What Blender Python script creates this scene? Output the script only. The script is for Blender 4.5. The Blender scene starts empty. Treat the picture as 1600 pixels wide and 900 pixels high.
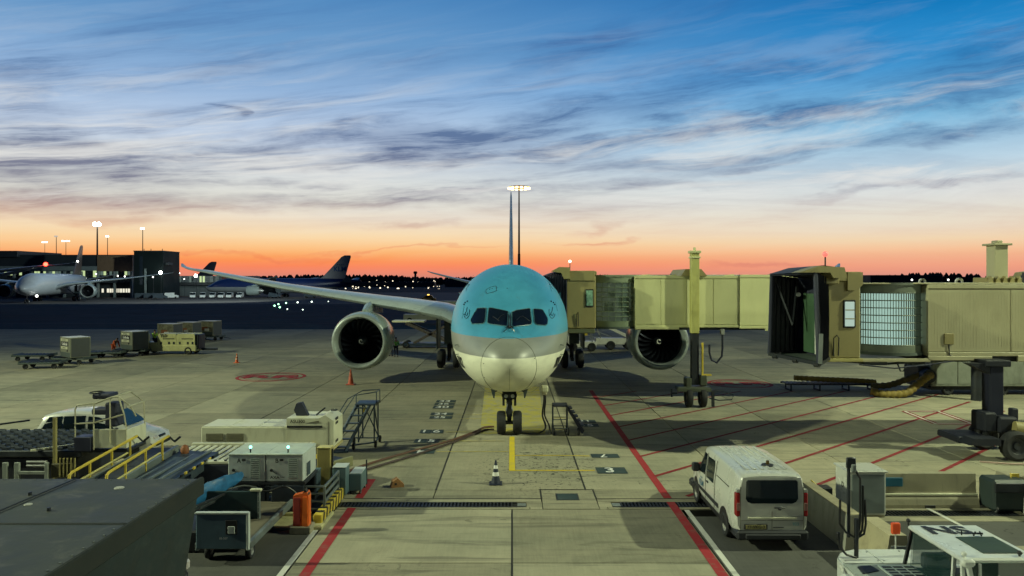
import bpy, math, random
from mathutils import Vector, Matrix
random.seed(7)
R = math.radians
PI = math.pi
SC = bpy.context.scene
COL = SC.collection

# ------------------------------------------------------------------ camera
CH = 6.9                       # eye height above the apron
FP = 1155.0                    # focal length in pixels of the 1600 px wide photograph
cam = bpy.data.cameras.new('camera')
cam.sensor_width = 36.0
cam.lens = 36.0 * FP / 1600.0
cam.shift_y = -12.0 / 1600.0
cam.clip_start = 0.1
cam.clip_end = 9000
camo = bpy.data.objects.new('camera', cam)
camo.location = (0, 0, CH)
camo.rotation_euler = (R(90), 0, 0)
COL.objects.link(camo)
SC.camera = camo
SC.view_settings.view_transform = 'Standard'
SC.view_settings.look = 'None'
SC.view_settings.exposure = 0
SC.view_settings.gamma = 1
SC.view_settings.use_curve_mapping = False

def G(px, py):
    d = FP * CH / (py - 438.0)
    return ((px - 800.0) * d / FP, d)
def P(px, py, d):
    return Vector(((px - 800.0) * d / FP, d, CH - (py - 438.0) * d / FP))

def lin(c):
    return tuple(((v / 255.0) / 12.92 if v <= 10.3 else ((v / 255.0 + .055) / 1.055) ** 2.4) for v in c)

# ------------------------------------------------------------------ node helper
class N:
    def __init__(s, tree): s.t = tree
    def n(s, typ, **kw):
        nd = s.t.nodes.new(typ)
        for k, v in kw.items(): setattr(nd, k, v)
        return nd
    def put(s, sock, v):
        if isinstance(v, bpy.types.NodeSocket): s.t.links.new(v, sock)
        else:
            if isinstance(v, (int, float)) and hasattr(sock.default_value, '__len__'): v = (v,) * len(sock.default_value)
            if hasattr(sock.default_value, '__len__') and len(sock.default_value) == 4 and len(v) == 3: v = tuple(v) + (1,)
            sock.default_value = v
    def m(s, op, a, b=0.0, c=0.0, clamp=False):
        nd = s.n('ShaderNodeMath', operation=op); nd.use_clamp = clamp
        s.put(nd.inputs[0], a); s.put(nd.inputs[1], b); s.put(nd.inputs[2], c)
        return nd.outputs[0]
    def vm(s, op, a, b=(0, 0, 0)):
        nd = s.n('ShaderNodeVectorMath', operation=op)
        s.put(nd.inputs[0], a); s.put(nd.inputs[1], b)
        return nd.outputs[1] if op in ('LENGTH', 'DOT_PRODUCT', 'DISTANCE') else nd.outputs[0]
    def xyz(s, v):
        nd = s.n('ShaderNodeSeparateXYZ'); s.put(nd.inputs[0], v); return nd.outputs
    def cxyz(s, a, b, c=0.0):
        nd = s.n('ShaderNodeCombineXYZ'); s.put(nd.inputs[0], a); s.put(nd.inputs[1], b); s.put(nd.inputs[2], c); return nd.outputs[0]
    def map(s, v, loc=(0, 0, 0), rot=(0, 0, 0), scale=(1, 1, 1)):
        nd = s.n('ShaderNodeMapping'); s.put(nd.inputs[0], v)
        nd.inputs[1].default_value = loc; nd.inputs[2].default_value = rot; nd.inputs[3].default_value = scale
        return nd.outputs[0]
    def noise(s, v, scale=5, detail=4, rough=.55, dist=0.0, lac=2.0):
        nd = s.n('ShaderNodeTexNoise'); s.put(nd.inputs['Vector'], v)
        nd.inputs['Scale'].default_value = scale; nd.inputs['Detail'].default_value = detail
        nd.inputs['Roughness'].default_value = rough; nd.inputs['Distortion'].default_value = dist
        nd.inputs['Lacunarity'].default_value = lac
        return nd.outputs[0]
    def ramp(s, f, stops, interp='LINEAR'):
        nd = s.n('ShaderNodeValToRGB'); s.put(nd.inputs[0], f)
        cr = nd.color_ramp; cr.interpolation = interp
        while len(cr.elements) > 1: cr.elements.remove(cr.elements[-1])
        for i, (p, c) in enumerate(stops):
            e = cr.elements[0] if i == 0 else cr.elements.new(p)
            e.position = p
            if isinstance(c, (int, float)): c = (c, c, c)
            e.color = tuple(c) + (1,)
        return nd.outputs[0]
    def mr(s, v, a, b, c=0.0, d=1.0, smooth=True):
        nd = s.n('ShaderNodeMapRange', interpolation_type='SMOOTHSTEP' if smooth else 'LINEAR')
        s.put(nd.inputs[0], v); s.put(nd.inputs[1], a); s.put(nd.inputs[2], b); s.put(nd.inputs[3], c); s.put(nd.inputs[4], d)
        return nd.outputs[0]
    def mix(s, f, a, b, mode='MIX'):
        nd = s.n('ShaderNodeMix', data_type='RGBA', blend_type=mode)
        s.put(nd.inputs[0], f); s.put(nd.inputs[6], a); s.put(nd.inputs[7], b)
        return nd.outputs[2]

# ------------------------------------------------------------------ dusk sky
W = bpy.data.worlds.new('World'); SC.world = W; W.use_nodes = True
W.node_tree.nodes.clear()
k = N(W.node_tree)
tc = k.n('ShaderNodeTexCoord').outputs['Generated']
X_, Y_, Z_ = k.xyz(tc)
Zp = k.m('MAXIMUM', Z_, 0.0)
t = k.m('DIVIDE', k.m('ARCSINE', Zp), PI / 2)
# gentle wobble of the gradient so that no band is ruled
ramp_l = k.ramp(t, [(0, lin((205, 128, 118))), (.0055, lin((228, 138, 112))), (.0099, lin((248, 132, 98))), (.0138, lin((253, 138, 82))), (.0182, lin((252, 156, 90))), (.0237, lin((253, 184, 118))), (.0292, lin((253, 202, 142))), (.0364, lin((250, 220, 174))), (.0512, lin((240, 224, 200))), (.064, lin((228, 226, 214))),
    (.082, lin((220, 224, 222))), (.115, lin((196, 212, 232))), (.155, lin((150, 184, 222))),
    (.19, lin((110, 158, 204))), (.231, lin((80, 138, 192))), (.30, lin((34, 96, 160))), (.42, lin((10, 52, 104))), (.7, lin((2, 26, 62))), (1, lin((1, 18, 48)))])
ramp_r = k.ramp(t, [(0, lin((205, 140, 130))), (.0055, lin((226, 150, 128))), (.0099, lin((240, 156, 126))), (.0182, lin((242, 174, 136))), (.0237, lin((246, 194, 152))), (.031, lin((242, 214, 176))), (.039, lin((236, 220, 196))), (.0512, lin((230, 225, 210))),
    (.064, lin((222, 224, 220))), (.090, lin((188, 214, 230))), (.125, lin((128, 190, 226))), (.165, lin((56, 150, 212))),
    (.205, lin((4, 122, 190))), (.231, lin((0, 106, 176))), (.30, lin((0, 80, 150))), (.42, lin((0, 46, 98))), (.7, lin((1, 24, 60))), (1, lin((1, 18, 48)))])
side = k.mr(X_, -.22, .52)
col = k.mix(side, ramp_l, ramp_r)
# clouds: streaks on a flat high layer, running from the left horizon to the right
zz = k.m('ADD', Zp, .045)
pl = k.cxyz(k.m('DIVIDE', X_, zz), k.m('DIVIDE', Y_, zz))
wob = k.noise(k.map(pl, scale=(.25, .25, 1)), 1.0, 3, .5)
plw = k.vm('ADD', pl, k.cxyz(k.m('MULTIPLY', wob, 1.1), k.m('MULTIPLY', wob, 1.6)))
st1 = k.noise(k.map(plw, rot=(0, 0, R(-28)), scale=(.16, .75, 1)), 1.25, 9, .62, .35)
st2 = k.noise(k.map(plw, loc=(3.3, 8.1, 0), rot=(0, 0, R(-22)), scale=(.5, 2.6, 1)), 1.4, 9, .66, .5)
st3 = k.noise(k.map(plw, loc=(13.3, 2.1, 0), rot=(0, 0, R(-35)), scale=(.09, .36, 1)), 1.0, 6, .55, .2)
yq = k.m('MAXIMUM', Y_, .05)
fx = k.m('DIVIDE', X_, yq)
fy = k.m('DIVIDE', Z_, yq)
fxs = k.m('MAXIMUM', k.m('MINIMUM', fx, 2.2), -1.4)
fsl = k.m('ADD', k.m('MULTIPLY', fxs, .50), k.m('MULTIPLY', k.m('MULTIPLY', fxs, fxs), .22))
fan = k.cxyz(fx, k.m('MULTIPLY', fy, k.m('EXPONENT', k.m('MULTIPLY', fsl, -1.0))))
fwob = k.m('SUBTRACT', k.noise(k.map(fan, scale=(2.2, 9, 1)), 1.0, 4, .55), .5)
fan = k.vm('ADD', fan, k.cxyz(0.0, k.m('MULTIPLY', fwob, .06)))
fs1 = k.noise(k.map(fan, rot=(0, 0, R(1.5)), scale=(1.5, 15, 1)), 1.0, 10, .62, .2)
fs2 = k.noise(k.map(fan, loc=(4, 2, 0), rot=(0, 0, R(7)), scale=(6, 60, 1)), 1.0, 9, .70, .25)
# banks of cloud, each at its own direction in the sky
yy = k.m('MAXIMUM', Y_, .05)
g0 = k.cxyz(k.m('DIVIDE', X_, yy), k.m('DIVIDE', Z_, yy))
gw1 = k.noise(k.map(g0, scale=(5, 12, 1)), 1.0, 5, .6, .3)
gw2 = k.noise(k.map(g0, loc=(7, 3, 0), scale=(4, 10, 1)), 1.0, 5, .6, .3)
gwv = k.cxyz(k.m('MULTIPLY', k.m('SUBTRACT', gw1, .5), .30), k.m('MULTIPLY', k.m('SUBTRACT', gw2, .5), .075))
g = k.vm('ADD', g0, gwv)
def bank(px, py, hw, hh, ang, amt):
    a = (px - 800) / FP; b = (438 - py) / FP
    q = k.vm('SUBTRACT', g, (a, b, 0))
    nd = k.n('ShaderNodeVectorRotate', rotation_type='Z_AXIS'); k.put(nd.inputs[0], q); nd.inputs['Angle'].default_value = -R(ang)
    q = k.vm('MULTIPLY', nd.outputs[0], (FP / hw, FP / hh, 0))
    return k.m('MULTIPLY', k.mr(k.vm('LENGTH', q), .15, 1.25, 1, 0), amt)
banks = None
for b_ in [(640, 216, 300, 30, -2, 1.0), (700, 232, 200, 16, 4, .9), (60, 250, 260, 40, -3, .7), (250, 325, 300, 16, -2, .7), (600, 318, 260, 9, 3, .6), (20, 150, 90, 70, 10, .45), (380, 222, 200, 16, 3, .4), (110, 240, 230, 34, -4, .8), (80, 318, 260, 24, 2, .7), (470, 322, 330, 14, 1, .55),
           (420, 288, 110, 9, 0, .5), (355, 163, 34, 7, -12, .8), (1060, 145, 330, 34, 12, .8), (880, 82, 130, 30, 28, .55), (1250, 182, 480, 26, 9, .95),
           (1540, 110, 240, 60, 8, .75), (960, 226, 300, 14, 4, .6), (1300, 232, 420, 16, 7, .75), (1000, 262, 260, 12, 2, .5), (950, 290, 260, 10, 1, .45),
           (1440, 290, 220, 8, 5, .65), (650, 355, 60, 8, 4, .5), (940, 357, 60, 8, 12, .5), (965, 380, 60, 4, 5, .55), (1190, 405, 110, 5, 2, .8), (940, 380, 80, 3.5, 4, .8), (400, 404, 260, 4, 0, .5), (620, 395, 160, 2.5, 1, .5), (200, 270, 220, 20, -6, .6), (560, 250, 260, 14, 2, .6), (800, 240, 240, 14, 3, .65), (1150, 262, 260, 10, 6, .6), (700, 300, 240, 9, 2, .5), (1500, 200, 260, 16, 7, .8), (120, 338, 150, 10, -3, .5), (30, 190, 110, 60, 0, .35), (250, 40, 160, 40, 10, .2)]:
    v = bank(*b_)
    banks = v if banks is None else k.m('MAXIMUM', banks, v)
fine = k.mr(st2, .38, .68)
strk = k.mr(st1, .42, .66)
broad = k.mr(st3, .40, .66)
elevm = k.ramp(t, [(0, 0), (.028, .10), (.06, .6), (.1, .9), (.18, .85), (.24, .65), (.5, .3), (1, .1)])
d1 = k.m('MULTIPLY', k.m('MULTIPLY', strk, k.m('ADD', .35, k.m('MULTIPLY', broad, .65))), .62)
ff1 = k.mr(fs1, .44, .66); ff2 = k.mr(fs2, .38, .66)
d1 = k.m('ADD', k.m('MULTIPLY', k.m('MULTIPLY', d1, elevm), .55), k.m('MULTIPLY', k.m('MULTIPLY', k.m('MULTIPLY', ff1, k.m('ADD', .35, k.m('MULTIPLY', ff2, .65))), elevm), .72))
d1 = k.m('ADD', d1, k.m('MULTIPLY', k.m('MULTIPLY', ff2, elevm), .10))
d2 = k.m('MULTIPLY', banks, k.m('ADD', .46, k.m('ADD', k.m('MULTIPLY', ff2, .42), k.m('MULTIPLY', ff1, .26))))
dens = k.m('MINIMUM', k.m('ADD', d1, k.m('MULTIPLY', d2, 1.0)), .93)
ccol_l = k.ramp(t, [(0, lin((196, 112, 104))), (.02, lin((240, 118, 78))), (.035, lin((226, 150, 116))), (.048, lin((186, 142, 128))), (.07, lin((128, 126, 142))), (.11, lin((84, 102, 140))), (.16, lin((92, 126, 170))), (.231, lin((70, 120, 178))), (.5, lin((8, 36, 70))), (1, lin((1, 16, 40)))])
ccol_r = k.ramp(t, [(0, lin((196, 124, 118))), (.02, lin((226, 138, 120))), (.045, lin((206, 160, 146))), (.07, lin((138, 138, 156))), (.11, lin((82, 122, 164))), (.16, lin((42, 104, 162))), (.231, lin((20, 94, 160))), (.5, lin((4, 34, 70))), (1, lin((1, 16, 40)))])
col = k.mix(dens, col, k.mix(side, ccol_l, ccol_r))
# bright wisps
wis = k.m('MULTIPLY', k.mr(k.noise(k.map(fan, loc=(9, 1, 0), rot=(0, 0, R(4)), scale=(2.4, 26, 1)), 1.0, 9, .64, .5), .46, .68), k.ramp(t, [(0, 0), (.045, .1), (.085, .75), (.13, .45), (.17, .12), (.22, .03), (.3, 0)]))
col = k.mix(wis, col, lin((234, 233, 228)))
# the eastern half of the sky is already night
east = k.mr(Y_, -.25, .45)
night = k.ramp(t, [(0, lin((20, 34, 62))), (.15, lin((10, 30, 62))), (.5, lin((2, 22, 52))), (1, lin((1, 18, 48)))])
col = k.mix(east, night, col)
bg = k.n('ShaderNodeBackground'); k.put(bg.inputs[0], col); bg.inputs[1].default_value = 1.0
wo = k.n('ShaderNodeOutputWorld'); W.node_tree.links.new(bg.outputs[0], wo.inputs[0])
W.cycles.sampling_method = 'MANUAL'; W.cycles.sample_map_resolution = 512

# ------------------------------------------------------------------ apron floodlights (masts stand outside the frame), plus one added fill lamp
def flood(name, loc, aim, watts, color=(.90, 1, .62), size=.9, cone=150, blend=.6):
    l = bpy.data.lights.new(name, 'SPOT'); l.energy = watts; l.color = color; l.shadow_soft_size = size
    l.spot_size = R(cone); l.spot_blend = blend
    o = bpy.data.objects.new(name, l); COL.objects.link(o); o.location = loc
    o.rotation_euler = (Vector(aim) - Vector(loc)).to_track_quat('-Z', 'Y').to_euler()
LK = 1.0
flood('floodlight_mast_west', (-96, 12, 50), (4, 22, 0), 420000 * LK, size=.9, cone=92, blend=1.0)
flood('floodlight_mast_east', (55, 17, 37), (6, 32, 0), 140000 * LK, size=.6, cone=100, blend=1.0)
flood('floodlight_terminal', (-70, 215, 30), (-165, 300, 8), 170000 * LK, color=(.85, 1, .92), size=1, cone=100)
flood('floodlight_pier_roof', (30, -6, 15.0), (20, 60, 9.0), 9000 * LK, size=1.0, cone=54, blend=.55)
flood('added_near_fill', (7, -6, 10.0), (9, 17, .8), 2600 * LK, size=.8, cone=58, blend=.8)  # unseen fill lamp added to brighten the van's rear, barriers and tractor
flood('floodlight_pier_roof_west', (-13, -5, 9.0), (-1, 40, 8.5), 2200 * LK, size=2.4, cone=52, blend=.7)
flood('floodlight_far_east', (70, 66, 30), (15, 85, 0), 8000 * LK, size=.6)
# ------------------------------------------------------------------ mesh helper
class B:
    def __init__(s): s.v = []; s.f = []; s.sm = []
    def add(s, vs, fs, smooth=False, M=None):
        o = len(s.v)
        for v in vs:
            v = Vector(v)
            s.v.append(M @ v if M is not None else v)
        for f in fs: s.f.append([i + o for i in f]); s.sm.append(smooth)
        return s
    def box(s, x0, x1, y0, y1, z0, z1, M=None):
        vs = [(x, y, z) for z in (z0, z1) for y in (y0, y1) for x in (x0, x1)]
        return s.add(vs, [(0, 2, 3, 1), (4, 5, 7, 6), (0, 1, 5, 4), (2, 6, 7, 3), (0, 4, 6, 2), (1, 3, 7, 5)], False, M)
    def cb(s, c, size, M=None):
        return s.box(c[0] - size[0] / 2, c[0] + size[0] / 2, c[1] - size[1] / 2, c[1] + size[1] / 2, c[2] - size[2] / 2, c[2] + size[2] / 2, M)
    def rbox(s, x0, x1, y0, y1, z0, z1, r=.03, M=None):
        # box with chamfered edges (octagonal in all three directions)
        r = min(r, (x1 - x0) / 2.01, (y1 - y0) / 2.01, (z1 - z0) / 2.01)
        rings = []
        def ring(z, i): return [(x0 + r + i, y0 + i, z), (x1 - r - i, y0 + i, z), (x1 - i, y0 + r + i, z), (x1 - i, y1 - r - i, z), (x1 - r - i, y1 - i, z), (x0 + r + i, y1 - i, z), (x0 + i, y1 - r - i, z), (x0 + i, y0 + r + i, z)]
        e = r * .99
        def ring2(z):
            return [(x0 + r, y0 + e, z), (x1 - r, y0 + e, z), (x1 - e, y0 + r, z), (x1 - e, y1 - r, z), (x1 - r, y1 - e, z), (x0 + r, y1 - e, z), (x0 + e, y1 - r, z), (x0 + e, y0 + r, z)]
        rings = [ring2(z0), ring(z0 + r, 0), ring(z1 - r, 0), ring2(z1)]
        return s.loft(rings, True, True, False, M)
    def loft(s, rings, closed=True, caps=True, smooth=True, M=None):
        n = len(rings[0]); vs = [p for r in rings for p in r]; fs = []
        for i in range(len(rings) - 1):
            for j in range(n if closed else n - 1):
                a = i * n + j; b = i * n + (j + 1) % n
                fs.append((a, b, b + n, a + n))
        s.add(vs, fs, smooth, M)
        if caps:
            s.add(rings[0], [tuple(range(n))[::-1]], False, M); s.add(rings[-1], [tuple(range(n))], False, M)
        return s
    def cyl(s, p0, p1, r0, r1=None, n=12, caps=True, smooth=True, M=None):
        r1 = r0 if r1 is None else r1
        p0 = Vector(p0); p1 = Vector(p1); d = (p1 - p0).normalized()
        u = d.orthogonal().normalized(); w = d.cross(u)
        rg = [[p + (u * math.cos(a) + w * math.sin(a)) * r for a in [2 * PI * i / n for i in range(n)]] for p, r in ((p0, r0), (p1, r1))]
        return s.loft(rg, True, caps, smooth, M)
    def tube(s, pts, r, n=8, M=None, smooth=True):
        pts = [Vector(p) for p in pts]
        rg = []; u = None
        for i, p in enumerate(pts):
            d = (pts[min(i + 1, len(pts) - 1)] - pts[max(i - 1, 0)]).normalized()
            if u is None: u = d.orthogonal().normalized()
            else:
                u = (u - d * u.dot(d))
                u = u.normalized() if u.length > 1e-5 else d.orthogonal().normalized()
            w = d.cross(u); rr = r[i] if isinstance(r, (list, tuple)) else r
            rg.append([p + (u * math.cos(a) + w * math.sin(a)) * rr for a in [2 * PI * j / n for j in range(n)]])
        return s.loft(rg, True, True, smooth, M)
    def bar(s, p0, p1, w, h=None, up=(0, 0, 1), M=None):
        h = w if h is None else h
        p0 = Vector(p0); p1 = Vector(p1); d = (p1 - p0).normalized(); up = Vector(up)
        if abs(d.dot(up)) > .98: up = Vector((0, 1, 0)) if abs(d.y) < .9 else Vector((1, 0, 0))
        sd = d.cross(up).normalized(); u2 = sd.cross(d)
        rg = [[p + sd * (a * w / 2) + u2 * (b * h / 2) for a, b in ((-1, -1), (1, -1), (1, 1), (-1, 1))] for p in (p0, p1)]
        return s.loft(rg, True, True, False, M)
    def prism(s, poly, ax, a, b, M=None, smooth=False):
        def pt(u, v, h): return {'x': (h, u, v), 'y': (u, h, v), 'z': (u, v, h)}[ax]
        return s.loft([[pt(u, v, a) for u, v in poly], [pt(u, v, b) for u, v in poly]], True, True, smooth, M)
    def lathe(s, prof, c=(0, 0, 0), ax='z', n=24, M=None, smooth=True, a0=0, a1=2 * PI):
        full = abs(a1 - a0 - 2 * PI) < 1e-6
        m = n if full else n + 1
        rg = []
        for r, h in prof:
            row = []
            for j in range(m):
                a = a0 + (a1 - a0) * j / n; u = r * math.cos(a); w = r * math.sin(a)
                q = {'z': (u, w, h), 'y': (u, h, w), 'x': (h, u, w)}[ax]
                row.append((q[0] + c[0], q[1] + c[1], q[2] + c[2]))
            rg.append(row)
        return s.loft(rg, full, False, smooth, M)
    def sphere(s, c, r, n=12, sx=1, sy=1, sz=1, M=None):
        rg = []
        for i in range(n // 2 + 1):
            a = -PI / 2 + PI * i / (n // 2)
            a = max(-PI / 2 + .02, min(PI / 2 - .02, a))
            rg.append([(c[0] + sx * r * math.cos(a) * math.cos(b), c[1] + sy * r * math.cos(a) * math.sin(b), c[2] + sz * r * math.sin(a)) for b in [2 * PI * j / n for j in range(n)]])
        return s.loft(rg, True, True, True, M)
    def quad(s, a, b, c, d, M=None): return s.add([a, b, c, d], [(0, 1, 2, 3)], False, M)
    def mesh(s, name):
        me = bpy.data.meshes.new(name)
        me.from_pydata([tuple(v) for v in s.v], [], s.f); me.update()
        me.polygons.foreach_set('use_smooth', s.sm)
        if any(s.sm):
            try: me.set_sharp_from_angle(angle=R(38))
            except Exception: pass
        return me
    def to(s, name, mat, parent=None, label=None, kind=None, loc=None):
        o = bpy.data.objects.new(name, s.mesh(name)); COL.objects.link(o)
        if mat: o.data.materials.append(mat)
        if parent is not None: o.parent = parent
        if label: o['label'] = label
        if kind: o['kind'] = kind
        if loc: o.location = loc
        return o

def thing(name, label, cat, loc=(0, 0, 0), rz=0, group=None):
    o = bpy.data.objects.new(name, None); COL.objects.link(o)
    o.empty_display_size = .3
    o.location = loc; o.rotation_euler = (0, 0, rz); o['label'] = label; o['category'] = cat
    if group: o['group'] = group
    return o
def tag(o, label, cat, group=None):
    o['label'] = label; o['category'] = cat
    if group: o['group'] = group
    return o
def copy_thing(root, loc=None, rz=None, label=None, group=None):
    r = root.copy(); COL.objects.link(r)
    if loc is not None: r.location = loc
    if rz is not None: r.rotation_euler = (0, 0, rz)
    if label: r['label'] = label
    if group: r['group'] = group
    for ch in list(root.children):
        c = ch.copy(); COL.objects.link(c); c.parent = r
        for g_ in list(ch.children):
            d_ = g_.copy(); COL.objects.link(d_); d_.parent = c
    return r

_tc = {}
def text_geo(body, bold=.012, align='CENTER'):
    key = (body, bold, align)
    if key in _tc: return _tc[key]
    cu = bpy.data.curves.new('lettering', 'FONT'); cu.body = body; cu.size = 1.0; cu.offset = bold
    cu.align_x = align; cu.align_y = 'CENTER'; cu.resolution_u = 3
    o = bpy.data.objects.new('lettering', cu); COL.objects.link(o)
    dg = bpy.context.evaluated_depsgraph_get(); dg.update()
    me = bpy.data.meshes.new_from_object(o.evaluated_get(dg))
    vs = [v.co.copy() for v in me.vertices]; fs = [list(p.vertices) for p in me.polygons]
    bpy.data.objects.remove(o); bpy.data.curves.remove(cu); bpy.data.meshes.remove(me)
    _tc[key] = (vs, fs); return _tc[key]
def frame(loc, xdir, ydir):
    x = Vector(xdir).normalized(); y = Vector(ydir).normalized(); z = x.cross(y)
    M = Matrix((x, y, z)).transposed().to_4x4(); M.translation = Vector(loc); return M
def text(body, size, loc, xdir, ydir, mat, parent, name='lettering', bold=.02, sx=1, align='CENTER', sy=1):
    vs, fs = text_geo(body, bold, align)
    M = frame(loc, xdir, ydir) @ Matrix.Diagonal((size * sx, size * sy, size, 1))
    return B().add(vs, fs, False, M).to(name, mat, parent)

# ------------------------------------------------------------------ materials
MATS = {}
def mat(name, c, rough=.6, metal=0.0, var=.18, sc=1.5, dirt=0.0, dcol=(.05, .045, .035), bump=0.0, bsc=40, spec=.5, streak=0.0, coat=0.0, emit=None, es=0):
    if name in MATS: return MATS[name]
    m = bpy.data.materials.new(name); m.use_nodes = True; MATS[name] = m
    nt = m.node_tree; kk = N(nt); b = nt.nodes['Principled BSDF']
    if isinstance(c[0], int) or max(c) > 1: c = lin(c)
    oc = kk.n('ShaderNodeTexCoord').outputs['Object']
    rnd = kk.n('ShaderNodeObjectInfo').outputs['Random']
    v = kk.vm('ADD', oc, kk.cxyz(kk.m('MULTIPLY', rnd, 17.0), kk.m('MULTIPLY', rnd, 31.0)))
    n1 = kk.noise(v, sc, 5, .6, .2)
    f = kk.mr(n1, .25, .75, 1 - var, 1 + var, False)
    colr = kk.mix(1.0, c, kk.cxyz(f, f, f), 'MULTIPLY')
    if dirt > 0:
        n2 = kk.noise(kk.map(v, scale=(1, 1, .25 if streak else 1)), sc * 2.3, 7, .68, .5)
        dm = kk.m('MULTIPLY', kk.mr(n2, .48, .72), dirt)
        colr = kk.mix(dm, colr, dcol)
    kk.put(b.inputs['Base Color'], colr)
    rr = kk.mr(n1, .3, .7, max(0, rough - .12), min(1, rough + .12), False)
    kk.put(b.inputs['Roughness'], rr)
    b.inputs['Metallic'].default_value = metal
    b.inputs['Specular IOR Level'].default_value = spec
    if coat: b.inputs['Coat Weight'].default_value = coat; b.inputs['Coat Roughness'].default_value = .08
    if bump > 0:
        bp = kk.n('ShaderNodeBump'); bp.inputs['Strength'].default_value = bump; bp.inputs['Distance'].default_value = .02
        kk.put(bp.inputs['Height'], kk.noise(oc, bsc, 4, .6)); kk.put(b.inputs['Normal'], bp.outputs[0])
    if emit:
        b.inputs['Emission Color'].default_value = tuple(emit) + (1,); b.inputs['Emission Strength'].default_value = es
    return m
def glass(name, c=(.02, .03, .035), rough=.04, alpha=1.0):
    if name in MATS: return MATS[name]
    m = bpy.data.materials.new(name); m.use_nodes = True; MATS[name] = m
    b = m.node_tree.nodes['Principled BSDF']; b.inputs['Base Color'].default_value = c + (1,); b.inputs['Roughness'].default_value = rough
    b.inputs['IOR'].default_value = 1.5
    if alpha < 1: b.inputs['Alpha'].default_value = alpha
    return m
def lamp_mat(name, c, s): 
    if name in MATS: return MATS[name]
    m = bpy.data.materials.new(name); m.use_nodes = True; MATS[name] = m
    b = m.node_tree.nodes['Principled BSDF']; b.inputs['Base Color'].default_value = (0.1, .1, .1, 1)
    b.inputs['Emission Color'].default_value = tuple(c) + (1,); b.inputs['Emission Strength'].default_value = s
    return m

white = mat('white_paint', (.62, .62, .56), .42, dirt=.25, dcol=(.2, .18, .13), var=.08, streak=1)
cream = mat('cream_paint', (.56, .56, .40), .45, dirt=.3, dcol=(.2, .17, .09), var=.1, streak=1)
tyre = mat('tyre_rubber', (.012, .013, .016), .8, var=.3, dirt=.3, dcol=(.04, .04, .035), sc=4)
dark = mat('dark_steel', (.02, .024, .032), .5, var=.3, metal=.3, dirt=.3)
black = mat('black_plastic', (.01, .011, .014), .45)
steel = mat('galvanised_steel', (.36, .37, .36), .42, metal=.7, dirt=.3)
grey = mat('grey_paint', (.16, .18, .18), .5, dirt=.35, streak=1)
ylw = mat('yellow_paint', (.56, .42, .045), .5, dirt=.35)
redp = mat('red_line_paint', (.38, .028, .03), .7, dirt=.45, dcol=(.12, .07, .06), sc=3)
wline = mat('white_line_paint', (.6, .6, .56), .7, dirt=.5, dcol=(.2, .2, .17), sc=3)
yline = mat('yellow_line_paint', (.52, .38, .03), .7, dirt=.55, dcol=(.2, .18, .1), sc=3)
orange = mat('orange_plastic', (.75, .12, .02), .5, dirt=.2)
blackp = mat('black_marking_paint', (.02, .04, .045), .75, dirt=.3, dcol=(.1, .1, .09))
ink = mat('black_lettering', (.012, .013, .016), .5)
wink = mat('white_lettering', (.7, .7, .66), .5)
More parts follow.
